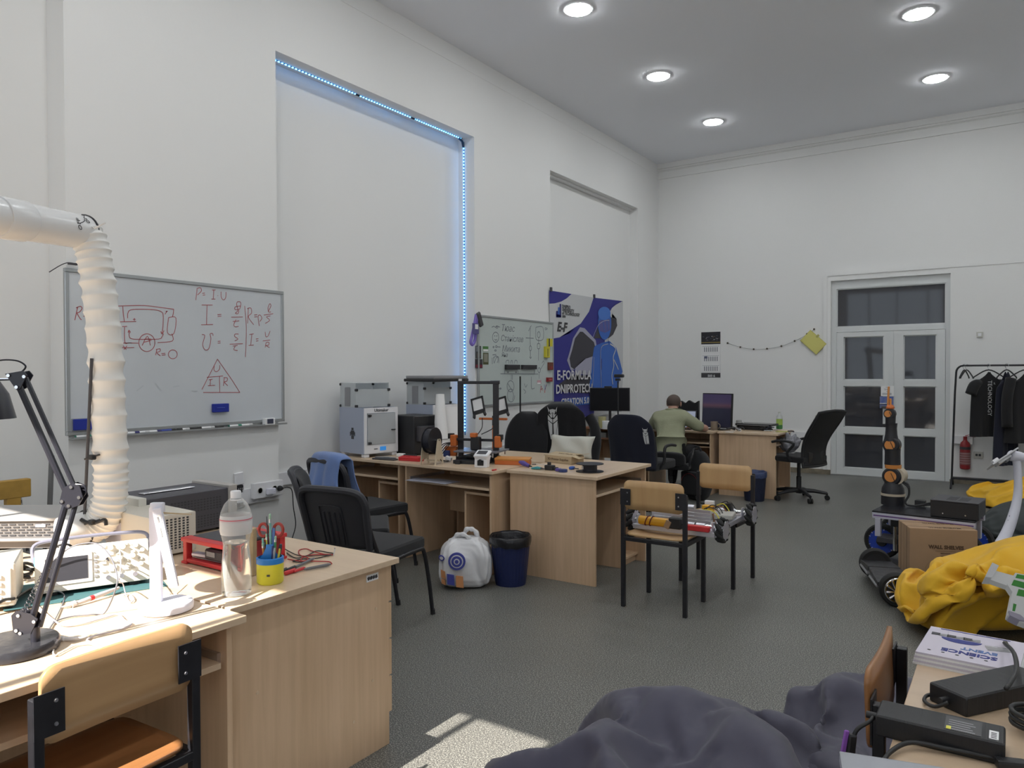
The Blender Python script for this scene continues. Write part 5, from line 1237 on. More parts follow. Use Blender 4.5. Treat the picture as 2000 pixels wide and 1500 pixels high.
# white cushion
def pillow(name, lab, m, loc, rot, w_, h_, th, cat='cushion'):
    bm = BM(); n = 18; f, b_ = {}, {}
    for i in range(n+1):
        for j in range(n+1):
            u, v = -1+2*i/n, -1+2*j/n; e = ((1-u**4)*(1-v**4))**.55
            pinch = 1-.07*(1-u*u) if abs(v) > .9 else 1; x, z = u*w_/2*(1-.06*(1-v*v)*abs(u)), v*h_/2*(1-.10*(1-u*u)*abs(v))
            wob = .008*math.sin(u*5+v*3); f[i, j] = bm.verts.new((x, -th/2*e+wob, z)); b_[i, j] = bm.verts.new((x, th/2*e+wob, z))
    for i in range(n):
        for j in range(n):
            bm.faces.new((f[i, j], f[i+1, j], f[i+1, j+1], f[i, j+1])); bm.faces.new((b_[i, j], b_[i, j+1], b_[i+1, j+1], b_[i+1, j]))
    bmesh.ops.remove_doubles(bm, verts=bm.verts[:], dist=.0012)
    o = obj(name, bm, m, None, True, loc=loc, rot=rot, angle=180); return tag(o, lab, cat)
cu = atz(1118, 893, DZ); pillow('cushion', 'off-white cushion standing behind the small cardboard box', mat('cream_cushion', (.50, .50, .45), .9, bump=(200, .2)), (cu.x, cu.y-.02, DZ+.088), (R(-20), 0, R(4)), .40, .20, .10)
# papers on the pull-out tray
for k, (dx, rz, lab) in enumerate(((0, .1, 'loose white papers on the tray under the middle island desk'), (.16, -.12, 'lower loose sheet on the same island tray'))):
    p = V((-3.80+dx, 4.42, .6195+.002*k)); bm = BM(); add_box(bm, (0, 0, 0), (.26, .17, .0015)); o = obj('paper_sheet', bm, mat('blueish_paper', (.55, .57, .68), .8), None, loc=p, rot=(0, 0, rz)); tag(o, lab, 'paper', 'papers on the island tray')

# ------------------------------------------------------------------ floor things by the island
# ribbed blue bin with black liner
def bin_(label, loc, rb, rt, h_, m, liner, grp='blue waste bins'):
    t = thing('waste_bin', label, 'waste bin', loc, 0, grp)
    bm = BM(); n = 64; rings = []
    for j in range(9):
        z = h_*j/8; r = rb+(rt-rb)*j/8; ring = []
        for k in range(n): rr_ = r*(1+(.016 if k % 2 else 0)*(1 if 0 < j < 8 else 0)); ring.append(bm.verts.new((rr_*math.cos(2*math.pi*k/n), rr_*math.sin(2*math.pi*k/n), z)))
        rings.append(ring)
    for a, b in zip(rings, rings[1:]):
        for k in range(n): bm.faces.new((a[k], a[(k+1) % n], b[(k+1) % n], b[k]))
    bm.faces.new(rings[0][::-1]); o = obj('tub', bm, m, t)
    bm = BM(); n = 72; rings = []
    for (r, z, amp) in ((rt*1.02, h_*.80, .010), (rt*1.06, h_*.88, .006), (rt*1.05, h_*.98, .004), (rt*1.00, h_*1.01, .003), (rt*.94, h_*.96, .006), (rt*.88, h_*.72, .014), (rt*.75, h_*.5, .02), (.0, h_*.45, 0)):
        rings.append([bm.verts.new(((r+amp*noise.noise(V((k*.35, z*9, 1))))*math.cos(2*math.pi*k/n), (r+amp*noise.noise(V((k*.35, z*9, 1))))*math.sin(2*math.pi*k/n), z+amp*1.6*noise.noise(V((k*.21, z*7, 5))))) for k in range(n)])
    for a, b in zip(rings, rings[1:]):
        for k in range(n): bm.faces.new((a[k], a[(k+1) % n], b[(k+1) % n], b[k]))
    obj('liner', bm, liner, t, True, angle=180); return t
LIN = mat('black_bin_liner', (.015, .015, .018), .25, bump=(25, .6))
bin_('dark blue ribbed bin with black liner beside the white plastic bag', (-2.87, 4.235, 0), .105, .138, .335, mat('bin_blue', (.012, .020, .085), .4), LIN)
bin_('navy bin with blue liner far back against the end panel desk', (-2.42, 8.50, 0), .105, .13, .33, mat('bin_navy', (.012, .016, .04), .45), mat('blue_bin_liner', (.05, .07, .16), .35, bump=(25, .6)))
# white carrier bag
t = thing('carrier_bag', 'full white plastic carrier bag with blue ring logo on the floor', 'bag', (-3.105, 4.035, 0), R(34))
PB = mat('white_polythene', (.70, .70, .72), .32, nz=(5, .05))
bm = BM(); bmesh.ops.create_icosphere(bm, subdivisions=5, radius=1)
for v in bm.verts:
    c_ = v.co.copy(); sq = lambda a, p: math.copysign(abs(a)**p, a)
    x, y, z = sq(c_.x, .45)*.175, sq(c_.y, .45)*.145, (sq(c_.z, .55)*.5+.5)
    tp_ = 1-.35*max(0, (z-.62)/.38)**1.5; x *= tp_*(1+.05*(1-z)); y *= tp_
    f1 = noise.noise(V((c_.x*2.2, c_.y*2.2, c_.z*1.1)))*.018; f2 = abs(noise.noise(V((c_.x*3.2+3, c_.y*3.2, c_.z*1.8))))*.05+abs(noise.noise(V((c_.x*7+1, c_.y*7, c_.z*3))))*.02
    cr = .016*math.exp(-((c_.x*.8+c_.z*.3-.12)/.09)**2)*(1 if c_.y < 0 else 0)
    rr_ = 1.02+f1*3-f2*1.6; v.co = V((x*rr_, y*rr_+cr, .002+z*.335*(1+f1-f2*.6*z)))
obj('sack', bm, PB, t, True, angle=180)
for s, (a, b, hh) in enumerate((((-.08, -.03), (.04, -.05), .345), ((-.02, .05), (.09, .03), .365))):
    bm = BM(); pts = smooth_path([(a[0], a[1], .30), (a[0]+.02, a[1], hh), ((a[0]+b[0])/2, (a[1]+b[1])/2, hh+.01), (b[0]-.02, b[1], hh-.01), (b[0], b[1], .295)], 6)
    add_tube(bm, pts, [.016+.003*math.sin(k*1.1) for k in range(len(pts))], 8); [setattr(v, 'co', V((v.co.x, v.co.y*1.0, v.co.z)) ) for v in bm.verts]; obj('handle', bm, PB, t, True)
BLUEINK = mat('blue_bag_print', (.07, .08, .35), .4); ORINK = mat('orange_bag_print', (.62, .28, .12), .4)
def on_bag(nm, pts, m, k=.0):     # printed patches hug the front of the sack
    bm = BM()
    vs_ = []
    for u, z in pts:
        y = -.15*(1-abs(u/.2)**3.2)**.45*(1-.35*max(0, (z/.36-.62)/.38)**1.5)-.012-k; vs_.append((u, y, z))
    a = [bm.verts.new(p) for p in vs_]; b = [bm.verts.new((p[0], p[1]+.012, p[2])) for p in vs_]; n = len(a)
    bm.faces.new(a); bm.faces.new(b[::-1])
    for i in range(n): bm.faces.new((a[i], b[i], b[(i+1) % n], a[(i+1) % n]))
    obj(nm, bm, m, t)
def ringpts(cx, cz, r0, r1, n=28): return
for r_, m, k in ((.058, BLUEINK, .0), (.043, PB, .002), (.036, BLUEINK, .004), (.020, PB, .006), (.013, BLUEINK, .008)):
    on_bag('ring_logo', [(-.05+r_*math.cos(2*math.pi*q/24), .20+r_*math.sin(2*math.pi*q/24)) for q in range(24)], m, k)
for x0, z0, w_, h_, m in ((-.158, .085, .032, .05, ORINK), (-.115, .045, .05, .07, BLUEINK), (-.055, .03, .05, .075, ORINK), (-.155, .045, .03, .032, ORINK)):
    on_bag('printed_patch', [(x0, z0), (x0+w_, z0-.006), (x0+w_-.004, z0+h_-.006), (x0-.002, z0+h_)], m)
on_bag('ring_logo', [(-.155+.022*math.cos(2*math.pi*q/16), .215+.018*math.sin(2*math.pi*q/16)) for q in range(16)], BLUEINK)
on_bag('ring_logo', [(-.155+.013*math.cos(2*math.pi*q/16), .215+.010*math.sin(2*math.pi*q/16)) for q in range(16)], PB, .003)

# ------------------------------------------------------------------ wheeled robot chassis lying across the two school chairs
rl, rr2 = atz(1224, 1033, .50), atz(1384, 1064, .485)
rx0, rx1, ry0, ry1, rz_ = -2.00, -1.47, 4.34, 5.02, .462
t = thing('robot_chassis', 'aluminium robot chassis with four roller wheels laid across two school chairs', 'robot', (0, 0, 0))
ALU2 = mat('bright_aluminium', (.62, .62, .68), .35, .7)
for y_ in (ry0, ry1-.04): bm = BM(); bx(bm, rx0, rx1, y_, y_+.04, rz_, rz_+.03, .002); obj('frame_rail', bm, ALU2, t)
for x_ in (rx0+.02, rx1-.06): bm = BM(); bx(bm, x_, x_+.04, ry0+.04, ry1-.04, rz_, rz_+.03, .002); obj('frame_rail', bm, ALU2, t)
bm = BM(); bx(bm, rx0+.03, rx1-.03, ry0+.16, ry1-.16, rz_+.031, rz_+.045); obj('deck_plate', bm, ALU2, t)
for k in range(4): bm = BM(); bx(bm, rx0+.06, rx1-.08, ry0+.16, ry0+.166, rz_+.046+k*.022, rz_+.064+k*.022); obj('panel_slat', bm, ALU2, t)
def mecanum(c_):
    s = 1 if c_[0] > -1.7 else -1; par = None
    bm = BM(); add_cyl(bm, (c_[0]-.012, c_[1], c_[2]), (c_[0]+.012, c_[1], c_[2]), .036, None, 24); hub = obj('wheel_hub', bm, ALU2, t, True)
    for q in (-.022, .022):
        bm = BM(); n = 18; pl = []
        for k in range(n): pl += [((.064 if k % 2 else .050)*math.cos(2*math.pi*k/n), (.064 if k % 2 else .050)*math.sin(2*math.pi*k/n))]
        add_prism(bm, pl, .003, lambda u, v, w_: (c_[0]+q+w_, c_[1]+u, c_[2]+v)); obj('wheel_plate', bm, ALU2, hub)
    for k in range(9):
        a = 2*math.pi*k/9; p = V((c_[0], c_[1]+.062*math.cos(a), c_[2]+.062*math.sin(a))); tg = V((0, -math.sin(a), math.cos(a))); d = (V((1, 0, 0))+tg*(s)).normalized()
        bm = BM(); add_tube(bm, [p-d*.034, p-d*.018, p, p+d*.018, p+d*.034], [.006, .013, .015, .013, .006], 10); obj('roller', bm, RUBBER, hub, True)
for c_ in ((rx1+.035, ry0+.03, rz_+.045), (rx1+.035, ry1-.06, rz_+.045), (rx0-.035, ry0+.07, rz_+.045), (rx0-.035, ry1-.06, rz_+.045)): mecanum(c_)
for x_, s in ((rx1-.02, 1), (rx0+.02, -1)):
    for y_ in (ry0+.04, ry1-.06):
        x2 = x_+.0; bm = BM(); add_cyl(bm, (x2-s*.16, y_, rz_+.055), (x2-s*.05, y_, rz_+.055), .018, None, 18); mo = obj('gear_motor', bm, ALU2, t, True)
        bm = BM(); add_cyl(bm, (x2-s*.05, y_, rz_+.055), (x2+s*.02, y_, rz_+.055), .013, None, 14); obj('motor_shaft', bm, CHROME, mo, True)
        bm = BM(); add_cyl(bm, (x2-s*.115, y_, rz_+.055), (x2-s*.105, y_, rz_+.055), .0185, None, 18); obj('motor_band', bm, BLKPL, mo)
        bm = BM(); bx(bm, x2+s*.0-.004, x2+.004, y_-.022, y_+.022, rz_+.03, rz_+.085); obj('motor_bracket', bm, ALU2, t)
bm = BM(); add_cyl(bm, (rx0+.05, ry0-.005, rz_+.060), (rx0+.24, ry0+.0, rz_+.058), .027, None, 24); yb_ = obj('yellow_tube', bm, mat('yellow_tube', (.72, .36, .02), .35), t, True)
for x_ in (rx0+.10, rx0+.13): bm = BM(); add_tube(bm, [(x_+.01*math.sin(a), ry0+.03*math.cos(a)-.002, rz_+.06+.03*math.sin(a)) for a in [2*math.pi*k/20 for k in range(20)]], .0035, 6, closed=True); obj('strap', bm, mat('maroon_strap', (.12, .01, .015), .5), yb_)
bm = BM(); add_box(bm, (rx0+.245, ry0-.01, rz_+.055), (.035, .05, .05), (0, R(24), 0), .003); obj('brown_block', bm, CARD, t)
bm = BM(); add_box(bm, (rx0+.29, ry0+.0, rz_+.065), (.08, .06, .07), None, .008); obj('black_servo', bm, BLKPL, t)
bm = BM(); add_box(bm, (rx1-.105, ry0-.012, rz_+.050), (.16, .035, .034), None, .005); obj('red_block', bm, RED, t)
for k in range(3): bm = BM(); add_tube(bm, smooth_path([(rx0+.32, ry0-.01, rz_+.06), (rx0+.36, ry0-.015+.01*k, rz_+.062), (rx1-.17, ry0-.012+.006*k, rz_+.05)], 5), .004, 5); obj('wire', bm, BW, t, True)
bm = BM(); add_cyl(bm, (rx1-.18, 4.66, rz_+.045), (rx1-.18, 4.66, rz_+.095), .06, None, 28); obj('drum_housing', bm, mat('pale_grey_housing', (.42, .41, .38), .45), t, True)
bm = BM(); add_box(bm, (rx1-.07, 4.74, rz_+.065), (.12, .16, .03), (0, 0, R(10)), .004); obj('pale_cover', bm, mat('pale_grey_housing', (.42, .41, .38), .45), t)
bm = BM(); add_box(bm, (rx1-.20, 4.80, rz_+.085), (.07, .05, .05), None, .004); obj('yellow_block', bm, mat('yellow_tube', (.72, .36, .02), .35), t)
bm = BM(); add_box(bm, (rx1-.21, 4.86, rz_+.105), (.06, .03, .05), None, .003); obj('white_block', bm, WPL, t)
bm = BM(); add_box(bm, (rx1-.10, 4.92, rz_+.08), (.05, .04, .07), (0, R(-14), 0), .004); obj('black_block', bm, BLKPL, t)
YW = mat('yellow_wire', (.62, .55, .05), .5)
for k in range(7):
    y_ = 4.6+.06*k; m_ = (YW, BW, BW, mat('brown_wire', (.20, .08, .03), .5))[k % 4]
    bm = BM(); add_tube(bm, smooth_path([(rx1-.22, y_+.02, rz_+.06), (rx1-.17+.01*k, y_, rz_+.11+.008*(k % 3)), (rx1-.10, y_+.03, rz_+.10), (rx1-.05, y_-.02*(k % 3), rz_+.05)], 5), .0035, 5); obj('wire', bm, m_, t, True)
for k in range(5):
    bm = BM(); add_tube(bm, smooth_path([(rx1-.09, 4.56+.008*k, rz_+.10), (rx1-.075, 4.55, rz_+.07), (rx1-.085+.008*k, 4.54, rz_+.035)], 4), .003, 5); obj('wire', bm, mat('brown_wire', (.20, .08, .03), .5), t, True)

# ------------------------------------------------------------------ whiteboards and wall pictures
BOARD = mat('whiteboard_enamel', (.60, .63, .66), .25, nz=(1.6, .05))
BOARD2 = mat('old_whiteboard_enamel', (.52, .58, .56), .3, nz=(1.4, .07))
FRAME = mat('board_frame', (.42, .44, .45), .35, .7)
def board(label, x, y0_, y1_, z0, z1, m):
    t = thing('whiteboard', label, 'whiteboard', (x, (y0_+y1_)/2, z0)); w_ = (y1_-y0_)/2; h_ = z1-z0
    bm = BM(); bx(bm, 0.004, .016, -w_+.01, w_-.01, .01, h_-.01); obj('writing_surface', bm, m, t)
    for a in ((0, .024, -w_, w_, 0, .024), (0, .024, -w_, w_, h_-.024, h_), (0, .024, -w_, -w_+.024, .024, h_-.024), (0, .024, w_-.024, w_, .024, h_-.024)): bm = BM(); bx(bm, *a, .003); obj('frame', bm, FRAME, t)
    return t
def stroke(par, x, pts, m, r=.0035, name='handwriting', conv=None):
    """pen stroke: a thin flat ribbon lying on the board"""
    o_ = par.location; P_ = [atx(*conv(q), x) - o_ for q in pts]
    if len(P_) > 2: P_ = smooth_path(P_, 4)
    bm = BM(); prev = None
    for i, p in enumerate(P_):
        d = P_[min(i+1, len(P_)-1)]-P_[max(i-1, 0)]; n_ = V((0, -d.z, d.y))
        n_ = n_.normalized() if n_.length > 1e-9 else V((0, 0, 1))
        a = (bm.verts.new(p+n_*r), bm.verts.new(p-n_*r))
        if prev: bm.faces.new((prev[0], prev[1], a[1], a[0]))
        prev = a
    return obj(name, bm, m, par)
W1 = board('large whiteboard with red circuit sketch and electrical formulas on the left wall', WX+.001, 2.198, 3.807, 1.083, 2.091, BOARD)
def cv(q): return (100+q[0]/3.948, 500+q[1]/3.948)
def ell(cx, cy, rx, ry, a0=0, a1=360, n=14): return [(cx+rx*math.cos(R(a0+(a1-a0)*k/n)), cy+ry*math.sin(R(a0+(a1-a0)*k/n))) for k in range(n+1)]
ST = [ # R=
 [(182, 495), (205, 392)], [(192, 400), (225, 388), (238, 405), (215, 435), (200, 440), (222, 480), (235, 492)], [(245, 440), (258, 438)], [(248, 465), (260, 463)],
 # circuit
 [(500, 388), (560, 384), (720, 382), (830, 395), (945, 410)], [(945, 410), (942, 440), (935, 470)], [(905, 475), (962, 478), (946, 598), (896, 590), (905, 475)], [(930, 598), (935, 655), (820, 668)],
 [(552, 388), (556, 440), (565, 505)], [(525, 508), (655, 505)], [(540, 545), (585, 542)], [(566, 548), (568, 665), (600, 670), (672, 672)], [(530, 672), (620, 670)], [(525, 708), (640, 706)], [(555, 692), (580, 722)], [(585, 692), (560, 722)],
 [(590, 480), (592, 440), (615, 415), (700, 410), (800, 415), (850, 430), (864, 460), (862, 540), (855, 598)], [(845, 580), (856, 600), (870, 575)],
 [(600, 600), (612, 635), (680, 642), (830, 640), (855, 620), (866, 600)], [(592, 590), (600, 572), (612, 590)], [(600, 580), (604, 600)], [(630, 490), (652, 488)], [(641, 478), (641, 500)],
 ell(738, 668, 62, 68, 0, 370), [(702, 690), (742, 618), (765, 690)], [(715, 665), (772, 650)], [(720, 640), (770, 640)],
 [(878, 450), (892, 425), (884, 430), (900, 425)], [(805, 765), (815, 722)], [(808, 722), (838, 715), (838, 735), (815, 745), (842, 770)], [(850, 752), (880, 750)], [(852, 765), (882, 762)], ell(938, 758, 34, 34, 0, 365),
 # P = I U
 [(1115, 340), (1125, 255)], [(1122, 252), (1150, 245), (1158, 270), (1128, 300)], [(1165, 288), (1185, 286)], [(1168, 302), (1188, 300)], [(1240, 262), (1268, 262)], [(1254, 264), (1250, 328)], [(1236, 332), (1266, 332)], [(1283, 305), (1287, 307)], [(1310, 275), (1312, 320), (1330, 338), (1346, 320), (1348, 278)],
 # I = q/t
 [(1160, 378), (1245, 378)], [(1202, 380), (1198, 528)], [(1156, 530), (1248, 528)], [(1282, 452), (1312, 450)], [(1284, 466), (1312, 464)],
 [(1460, 385), (1420, 392), (1418, 412), (1452, 410), (1462, 360), (1440, 352), (1430, 370), (1440, 420), (1420, 440), (1440, 445), (1448, 420)], [(1388, 472), (1478, 470)], [(1425, 490), (1408, 530), (1420, 546), (1445, 542)], [(1400, 505), (1450, 500)],
 [(1492, 385), (1505, 560), (1498, 780)],
 # R = rho l/S
 [(1515, 520), (1520, 400)], [(1512, 405), (1540, 402), (1545, 440), (1520, 470), (1562, 530)], [(1565, 455), (1588, 452)], [(1566, 470), (1590, 468)], [(1605, 540), (1595, 470), (1610, 455), (1625, 480), (1608, 505)],
 [(1672, 430), (1695, 385), (1685, 368), (1672, 400), (1678, 432), (1695, 430)], [(1640, 455), (1712, 445)], [(1690, 462), (1660, 470), (1685, 495), (1650, 520)],
 # v = s/t, I = U/R
 [(1162, 605), (1185, 615), (1168, 680), (1185, 722), (1215, 715), (1232, 640), (1225, 602), (1245, 598), (1248, 615)], [(1284, 658), (1306, 656)], [(1284, 672), (1306, 670)], [(1445, 602), (1418, 602), (1415, 620), (1440, 640), (1415, 655)], [(1376, 680), (1478, 676)], [(1400, 695), (1438, 690)], [(1420, 695), (1408, 722), (1438, 728)],
 [(1528, 605), (1562, 600)], [(1548, 605), (1538, 690)], [(1522, 690), (1562, 686)], [(1578, 640), (1598, 638)], [(1580, 656), (1598, 654)], [(1650, 585), (1655, 620), (1672, 618), (1688, 578)], [(1632, 655), (1688, 648)], [(1650, 706), (1658, 668), (1680, 668), (1675, 688), (1656, 690), (1684, 706)],
 # triangle
 [(1282, 795), (1162, 1030)], [(1282, 795), (1390, 950), (1455, 1052)], [(1172, 1052), (1455, 1052)], [(1200, 935), (1325, 925)], [(1298, 928), (1300, 1052)],
 [(1258, 850), (1256, 880), (1275, 892), (1298, 872), (1300, 842)], [(1215, 955), (1245, 950)], [(1230, 952), (1225, 998)], [(1208, 1000), (1262, 998)], [(1328, 1002), (1335, 940)], [(1330, 938), (1358, 940), (1355, 965), (1335, 972), (1362, 1000)]]
for s_ in ST: stroke(W1, WX+.0185, s_, MARKRED, .0021, conv=cv)
for k in range(7): stroke(W1, WX+.0183, [(380+k*140, 980+(k % 3)*30), (430+k*140, 1000+(k % 2)*40)], mat('ghost_ink', (.50, .53, .56), .5), .004, 'smudge', conv=cv)
def wallbox(name, lab, cat, px0, py0, px1, py1, x, th, m, part, grp=None, bev=.003):
    a, b = atx(px0, py0, x), atx(px1, py1, x); t = thing(name, lab, cat, (x, (a.y+b.y)/2, min(a.z, b.z)), 0, grp)
    bm = BM(); bx(bm, 0, th, -abs(b.y-a.y)/2, abs(b.y-a.y)/2, 0, abs(a.z-b.z), bev); obj(part, bm, m, t); return t, abs(b.y-a.y), abs(a.z-b.z)
SPB = mat('blue_sponge', (.02, .035, .30), .85)
t, w_, h_ = wallbox('board_sponge', 'blue board sponge stuck in the lower middle of the large whiteboard', 'sponge', 413, 789, 443, 804, WX+.018, .03, SPB, 'sponge')
bm = BM(); bx(bm, .03, .033, -w_*.3, w_*.2, h_*.5, h_*.56); obj('groove', bm, mat('pale_blue_mark', (.1, .14, .5), .8), t)
t, w_, h_ = wallbox('board_eraser', 'wide blue eraser at the lower left of the large whiteboard', 'eraser', 141, 819, 182, 838, WX+.018, .03, SPB, 'pad'); bm = BM(); bx(bm, 0, .008, -w_/2-.003, w_/2+.003, -.003, h_+.003); obj('backing', bm, mat('eraser_edge', (.3, .32, .35), .6), t)
t, w_, h_ = wallbox('board_wiper', 'white and dark wiper clipped on the lower right frame of the large whiteboard', 'eraser', 512, 817, 532, 829, WX+.026, .035, PAPER, 'body')
bm = BM(); bx(bm, .035, .038, -w_*.3, w_*.3, h_*.2, h_*.9, .002); obj('dark_pad', bm, mat('dark_pad', (.05, .055, .09), .7), t)
# pen tray with markers
a, b = atx(150, 850, WX), atx(545, 827, WX)
t = thing('pen_tray', 'narrow aluminium pen tray along the bottom of the large whiteboard', 'tray', (WX, 3.0, 1.062)); bm = BM(); bx(bm, 0, .06, -.78, .80, 0, .004); obj('shelf', bm, FRAME, t); bm = BM(); bx(bm, .056, .06, -.78, .80, .004, .012); obj('lip', bm, FRAME, t)
MK = [(160, 'green', (.03, .22, .14)), (176, 'white', (.6, .6, .6)), (252, 'navy', (.03, .03, .16)), (272, 'white', (.6, .6, .6)), (296, 'navy', (.03, .03, .16)), (316, 'blue', (.05, .08, .35)), (338, 'black', (.02, .02, .02)), (352, 'white', (.6, .6, .6)), (376, 'black', (.02, .02, .02)), (402, 'white', (.6, .6, .6)), (420, 'black', (.02, .02, .02)), (456, 'green', (.03, .22, .14)), (478, 'white', (.6, .6, .6))]
nth = ['first', 'second', 'third', 'fourth', 'fifth', 'sixth', 'seventh', 'eighth', 'ninth', 'tenth', 'eleventh', 'twelfth', 'thirteenth']
for k, (px_, nm, c_) in enumerate(MK):
    yv = atx(px_, 845-(px_-150)*.056, WX+.03).y
    t = thing('marker', '%s board marker lying on the pen tray, %s from the left' % (nm, nth[k]), 'marker', (WX+.030, yv, 1.0755), 0, 'board markers on the pen tray')
    bm = BM(); add_cyl(bm, (0, -.035, 0), (0, .035, 0), .009, None, 12); obj('barrel', bm, PAPER if nm in ('white', 'navy', 'green') else mat('ink_'+nm, c_, .4), t, True)
    bm = BM(); add_cyl(bm, (0, .035, 0), (0, .065, 0), .0095, None, 12); obj('cap', bm, mat('ink_'+nm, c_, .4), t, True)
    bm = BM(); add_cyl(bm, (0, -.040, 0), (0, -.035, 0), .0085, None, 12); obj('end', bm, mat('ink_'+nm, c_, .4), t, True)
t = thing('hanging_wire', 'bent dark wire sticking out at the top left of the large whiteboard', 'wire', (WX+.02, 2.21, 2.10)); bm = BM(); add_tube(bm, smooth_path([(0, .20, .0), (.01, .05, .02), (.02, -.02, .012), (.03, -.11, -.05)], 5), .003, 5); obj('wire', bm, DGREY, t); bm = BM(); add_box(bm, (.012, .03, .016), (.02, .05, .012)); obj('clip', bm, DGREY, t)

# far whiteboard
W2 = board('smaller whiteboard with names and sketches between the niche and the blue banner', WX+.001, 6.335, 7.90, 1.09, 2.075, BOARD2)
def cv2(q): return (900+q[0]/5.5556, 560+q[1]/5.5556)
ST2 = [[(335, 440), (360, 430), (375, 440), (400, 430), (425, 440)], ell(392, 437, 12, 12), ell(378, 548, 34, 55, 0, 365), [(362, 535), (374, 533)], [(385, 535), (397, 533)], [(366, 570), (380, 580), (394, 570)], ell(355, 655, 7, 8), ell(385, 650, 9, 10), [(395, 652), (430, 655)], ell(376, 692, 10, 7),
 [(340, 770), (342, 840)], [(345, 740), (385, 735)], [(355, 760), (362, 830), (385, 770), (410, 765), (412, 830)], ell(382, 790, 22, 40, 200, 420),
 [(755, 430), (752, 560)], [(705, 555), (790, 560)], [(735, 480), (765, 420)], [(752, 560), (756, 640)], ell(756, 668, 12, 26), [(756, 695), (756, 775)], [(745, 760), (757, 778), (768, 760)], [(815, 440), (890, 440), (892, 570), (818, 570), (815, 440)], ell(846, 520, 16, 32), [(845, 560), (843, 615)], [(830, 620), (858, 620), (856, 668), (832, 668), (830, 620)], [(844, 668), (843, 800)], ell(850, 905, 14, 26), [(852, 930), (850, 1000)],
 [(880, 830), (898, 805), (905, 830)], [(860, 905), (905, 830)], [(915, 445), (940, 455), (918, 468), (915, 445)],
 [(430, 945), (840, 948)], [(475, 905), (476, 942)], [(622, 910), (622, 942)], [(800, 900), (800, 942)], [(490, 835), (492, 805), (520, 800), (520, 835)], [(540, 835), (545, 805), (560, 805), (560, 835)], [(580, 835), (590, 800), (610, 805), (612, 835)], ell(512, 928, 8, 5), ell(600, 928, 8, 5), [(548, 955), (548, 1010)], [(560, 955), (560, 1010)],
 [(320, 1022), (425, 1020)], [(385, 1105), (438, 1105)], [(425, 1095), (440, 1105), (426, 1116)], ell(540, 1080, 38, 60, 0, 360), ell(545, 1180, 40, 70, 0, 300), [(510, 1050), (570, 1160), (560, 1230)], [(690, 1050), (705, 1090), (720, 1060)], [(680, 1110), (705, 1140), (690, 1160)], [(765, 975), (768, 1100), (800, 1100)]]
for s_ in ST2: stroke(W2, WX+.0185, s_, MARKGREY, .0042, conv=cv2)
for s_ in ([(862, 1150), (872, 1075), (885, 1130)], [(865, 1115), (890, 1105)], [(905, 1110), (912, 1150), (925, 1060)]): stroke(W2, WX+.0185, s_, mat('red_faded', (.50, .12, .12), .6), .004, conv=cv2)
for s_ in ([(905, 1060), (915, 1120)], [(915, 1110), (930, 1065)]): stroke(W2, WX+.0185, s_, mat('blue_faded', (.14, .2, .5), .6), .004, conv=cv2)
# the names column (Cyrillic handwriting)
ITAL = ((435, 448, 'Тюас', .105), (432, 560, 'Станіслав', .095), (445, 675, 'Микита', .10), (440, 740, 'Яна', .07))
for zx, zy, s_, sz in ITAL:
    p = atx(*cv2((zx, zy)), WX+.0185)-W2.location
    text('handwriting', s_, sz, MARKGREY, W2, p, FACE_PX, align='LEFT', shear=.25, depth=.0002)
def magnet(name, lab, cat, z, m, th=.012, x=WX+.018, extra=None):
    a, b = cv2((z[0], z[1])), cv2((z[2], z[3])); t, w_, h_ = wallbox(name, lab, cat, a[0], a[1], b[0], b[1], x, th, m, 'body', None, .002)
    for q in (extra or []):
        bm = BM(); bx(bm, th, th+.0012, (-.5+q[0])*w_, (-.5+q[1])*w_, q[2]*h_, q[3]*h_); obj(q[5] if len(q) > 5 else 'print', bm, q[4], t)
    return t
LB_ = mat('black_bracket', (.03, .03, .032), .5)
magnet('holder', 'left black strip holder on the smaller whiteboard', 'holder', (475, 845, 622, 898), LB_, .03, extra=[(.1, .9, .75, .95, DGREY, 'slot')]); magnet('holder', 'right black strip holder on the smaller whiteboard', 'holder', (652, 848, 805, 895), LB_, .03, extra=[(.1, .9, .75, .95, DGREY, 'slot')])
magnet('photo_card', 'dark photo card with picture at left edge of the smaller whiteboard', 'photo', (158, 640, 220, 780), mat('photo_dark', (.06, .065, .07), .3), .002, extra=[(.1, .7, .55, .95, mat('photo_grey', (.2, .22, .24), .3), 'picture'), (.2, .9, .05, .4, mat('photo_brown', (.12, .10, .09), .3), 'picture')])
magnet('photo_card', 'dark red photo card below the first at left edge of the smaller whiteboard', 'photo', (153, 785, 235, 885), mat('photo_black', (.03, .025, .03), .3), .002, extra=[(.1, .95, .08, .4, mat('photo_red', (.18, .02, .04), .3), 'picture'), (.45, .9, .55, .9, DGREY, 'picture')])
magnet('photo_card', 'green and white card near the left edge of the smaller whiteboard', 'photo', (238, 645, 298, 705), mat('card_green', (.08, .22, .06), .4), .002, extra=[(.05, .95, .05, .45, PAPER, 'picture')])
magnet('photo_card', 'olive card below the green card on the smaller whiteboard', 'photo', (240, 715, 300, 845), mat('card_olive', (.10, .11, .05), .4), .002, extra=[(.15, .85, .2, .9, mat('card_grey', (.25, .25, .2), .4), 'picture')])
magnet('yellow_level', 'upper yellow and black tool clipped at right edge of the smaller whiteboard', 'tool', (932, 562, 975, 650), mat('tool_yellow', (.62, .55, .04), .4), .03, extra=[(.0, .25, 0, 1, BLKPL, 'side')])
magnet('yellow_cutter', 'lower yellow cutter knife hanging at right edge of the smaller whiteboard', 'knife', (900, 648, 945, 770), mat('tool_yellow', (.62, .55, .04), .4), .03, extra=[(.35, .65, .1, .8, mat('olive_mark', (.3, .28, .05), .5), 'slider')])
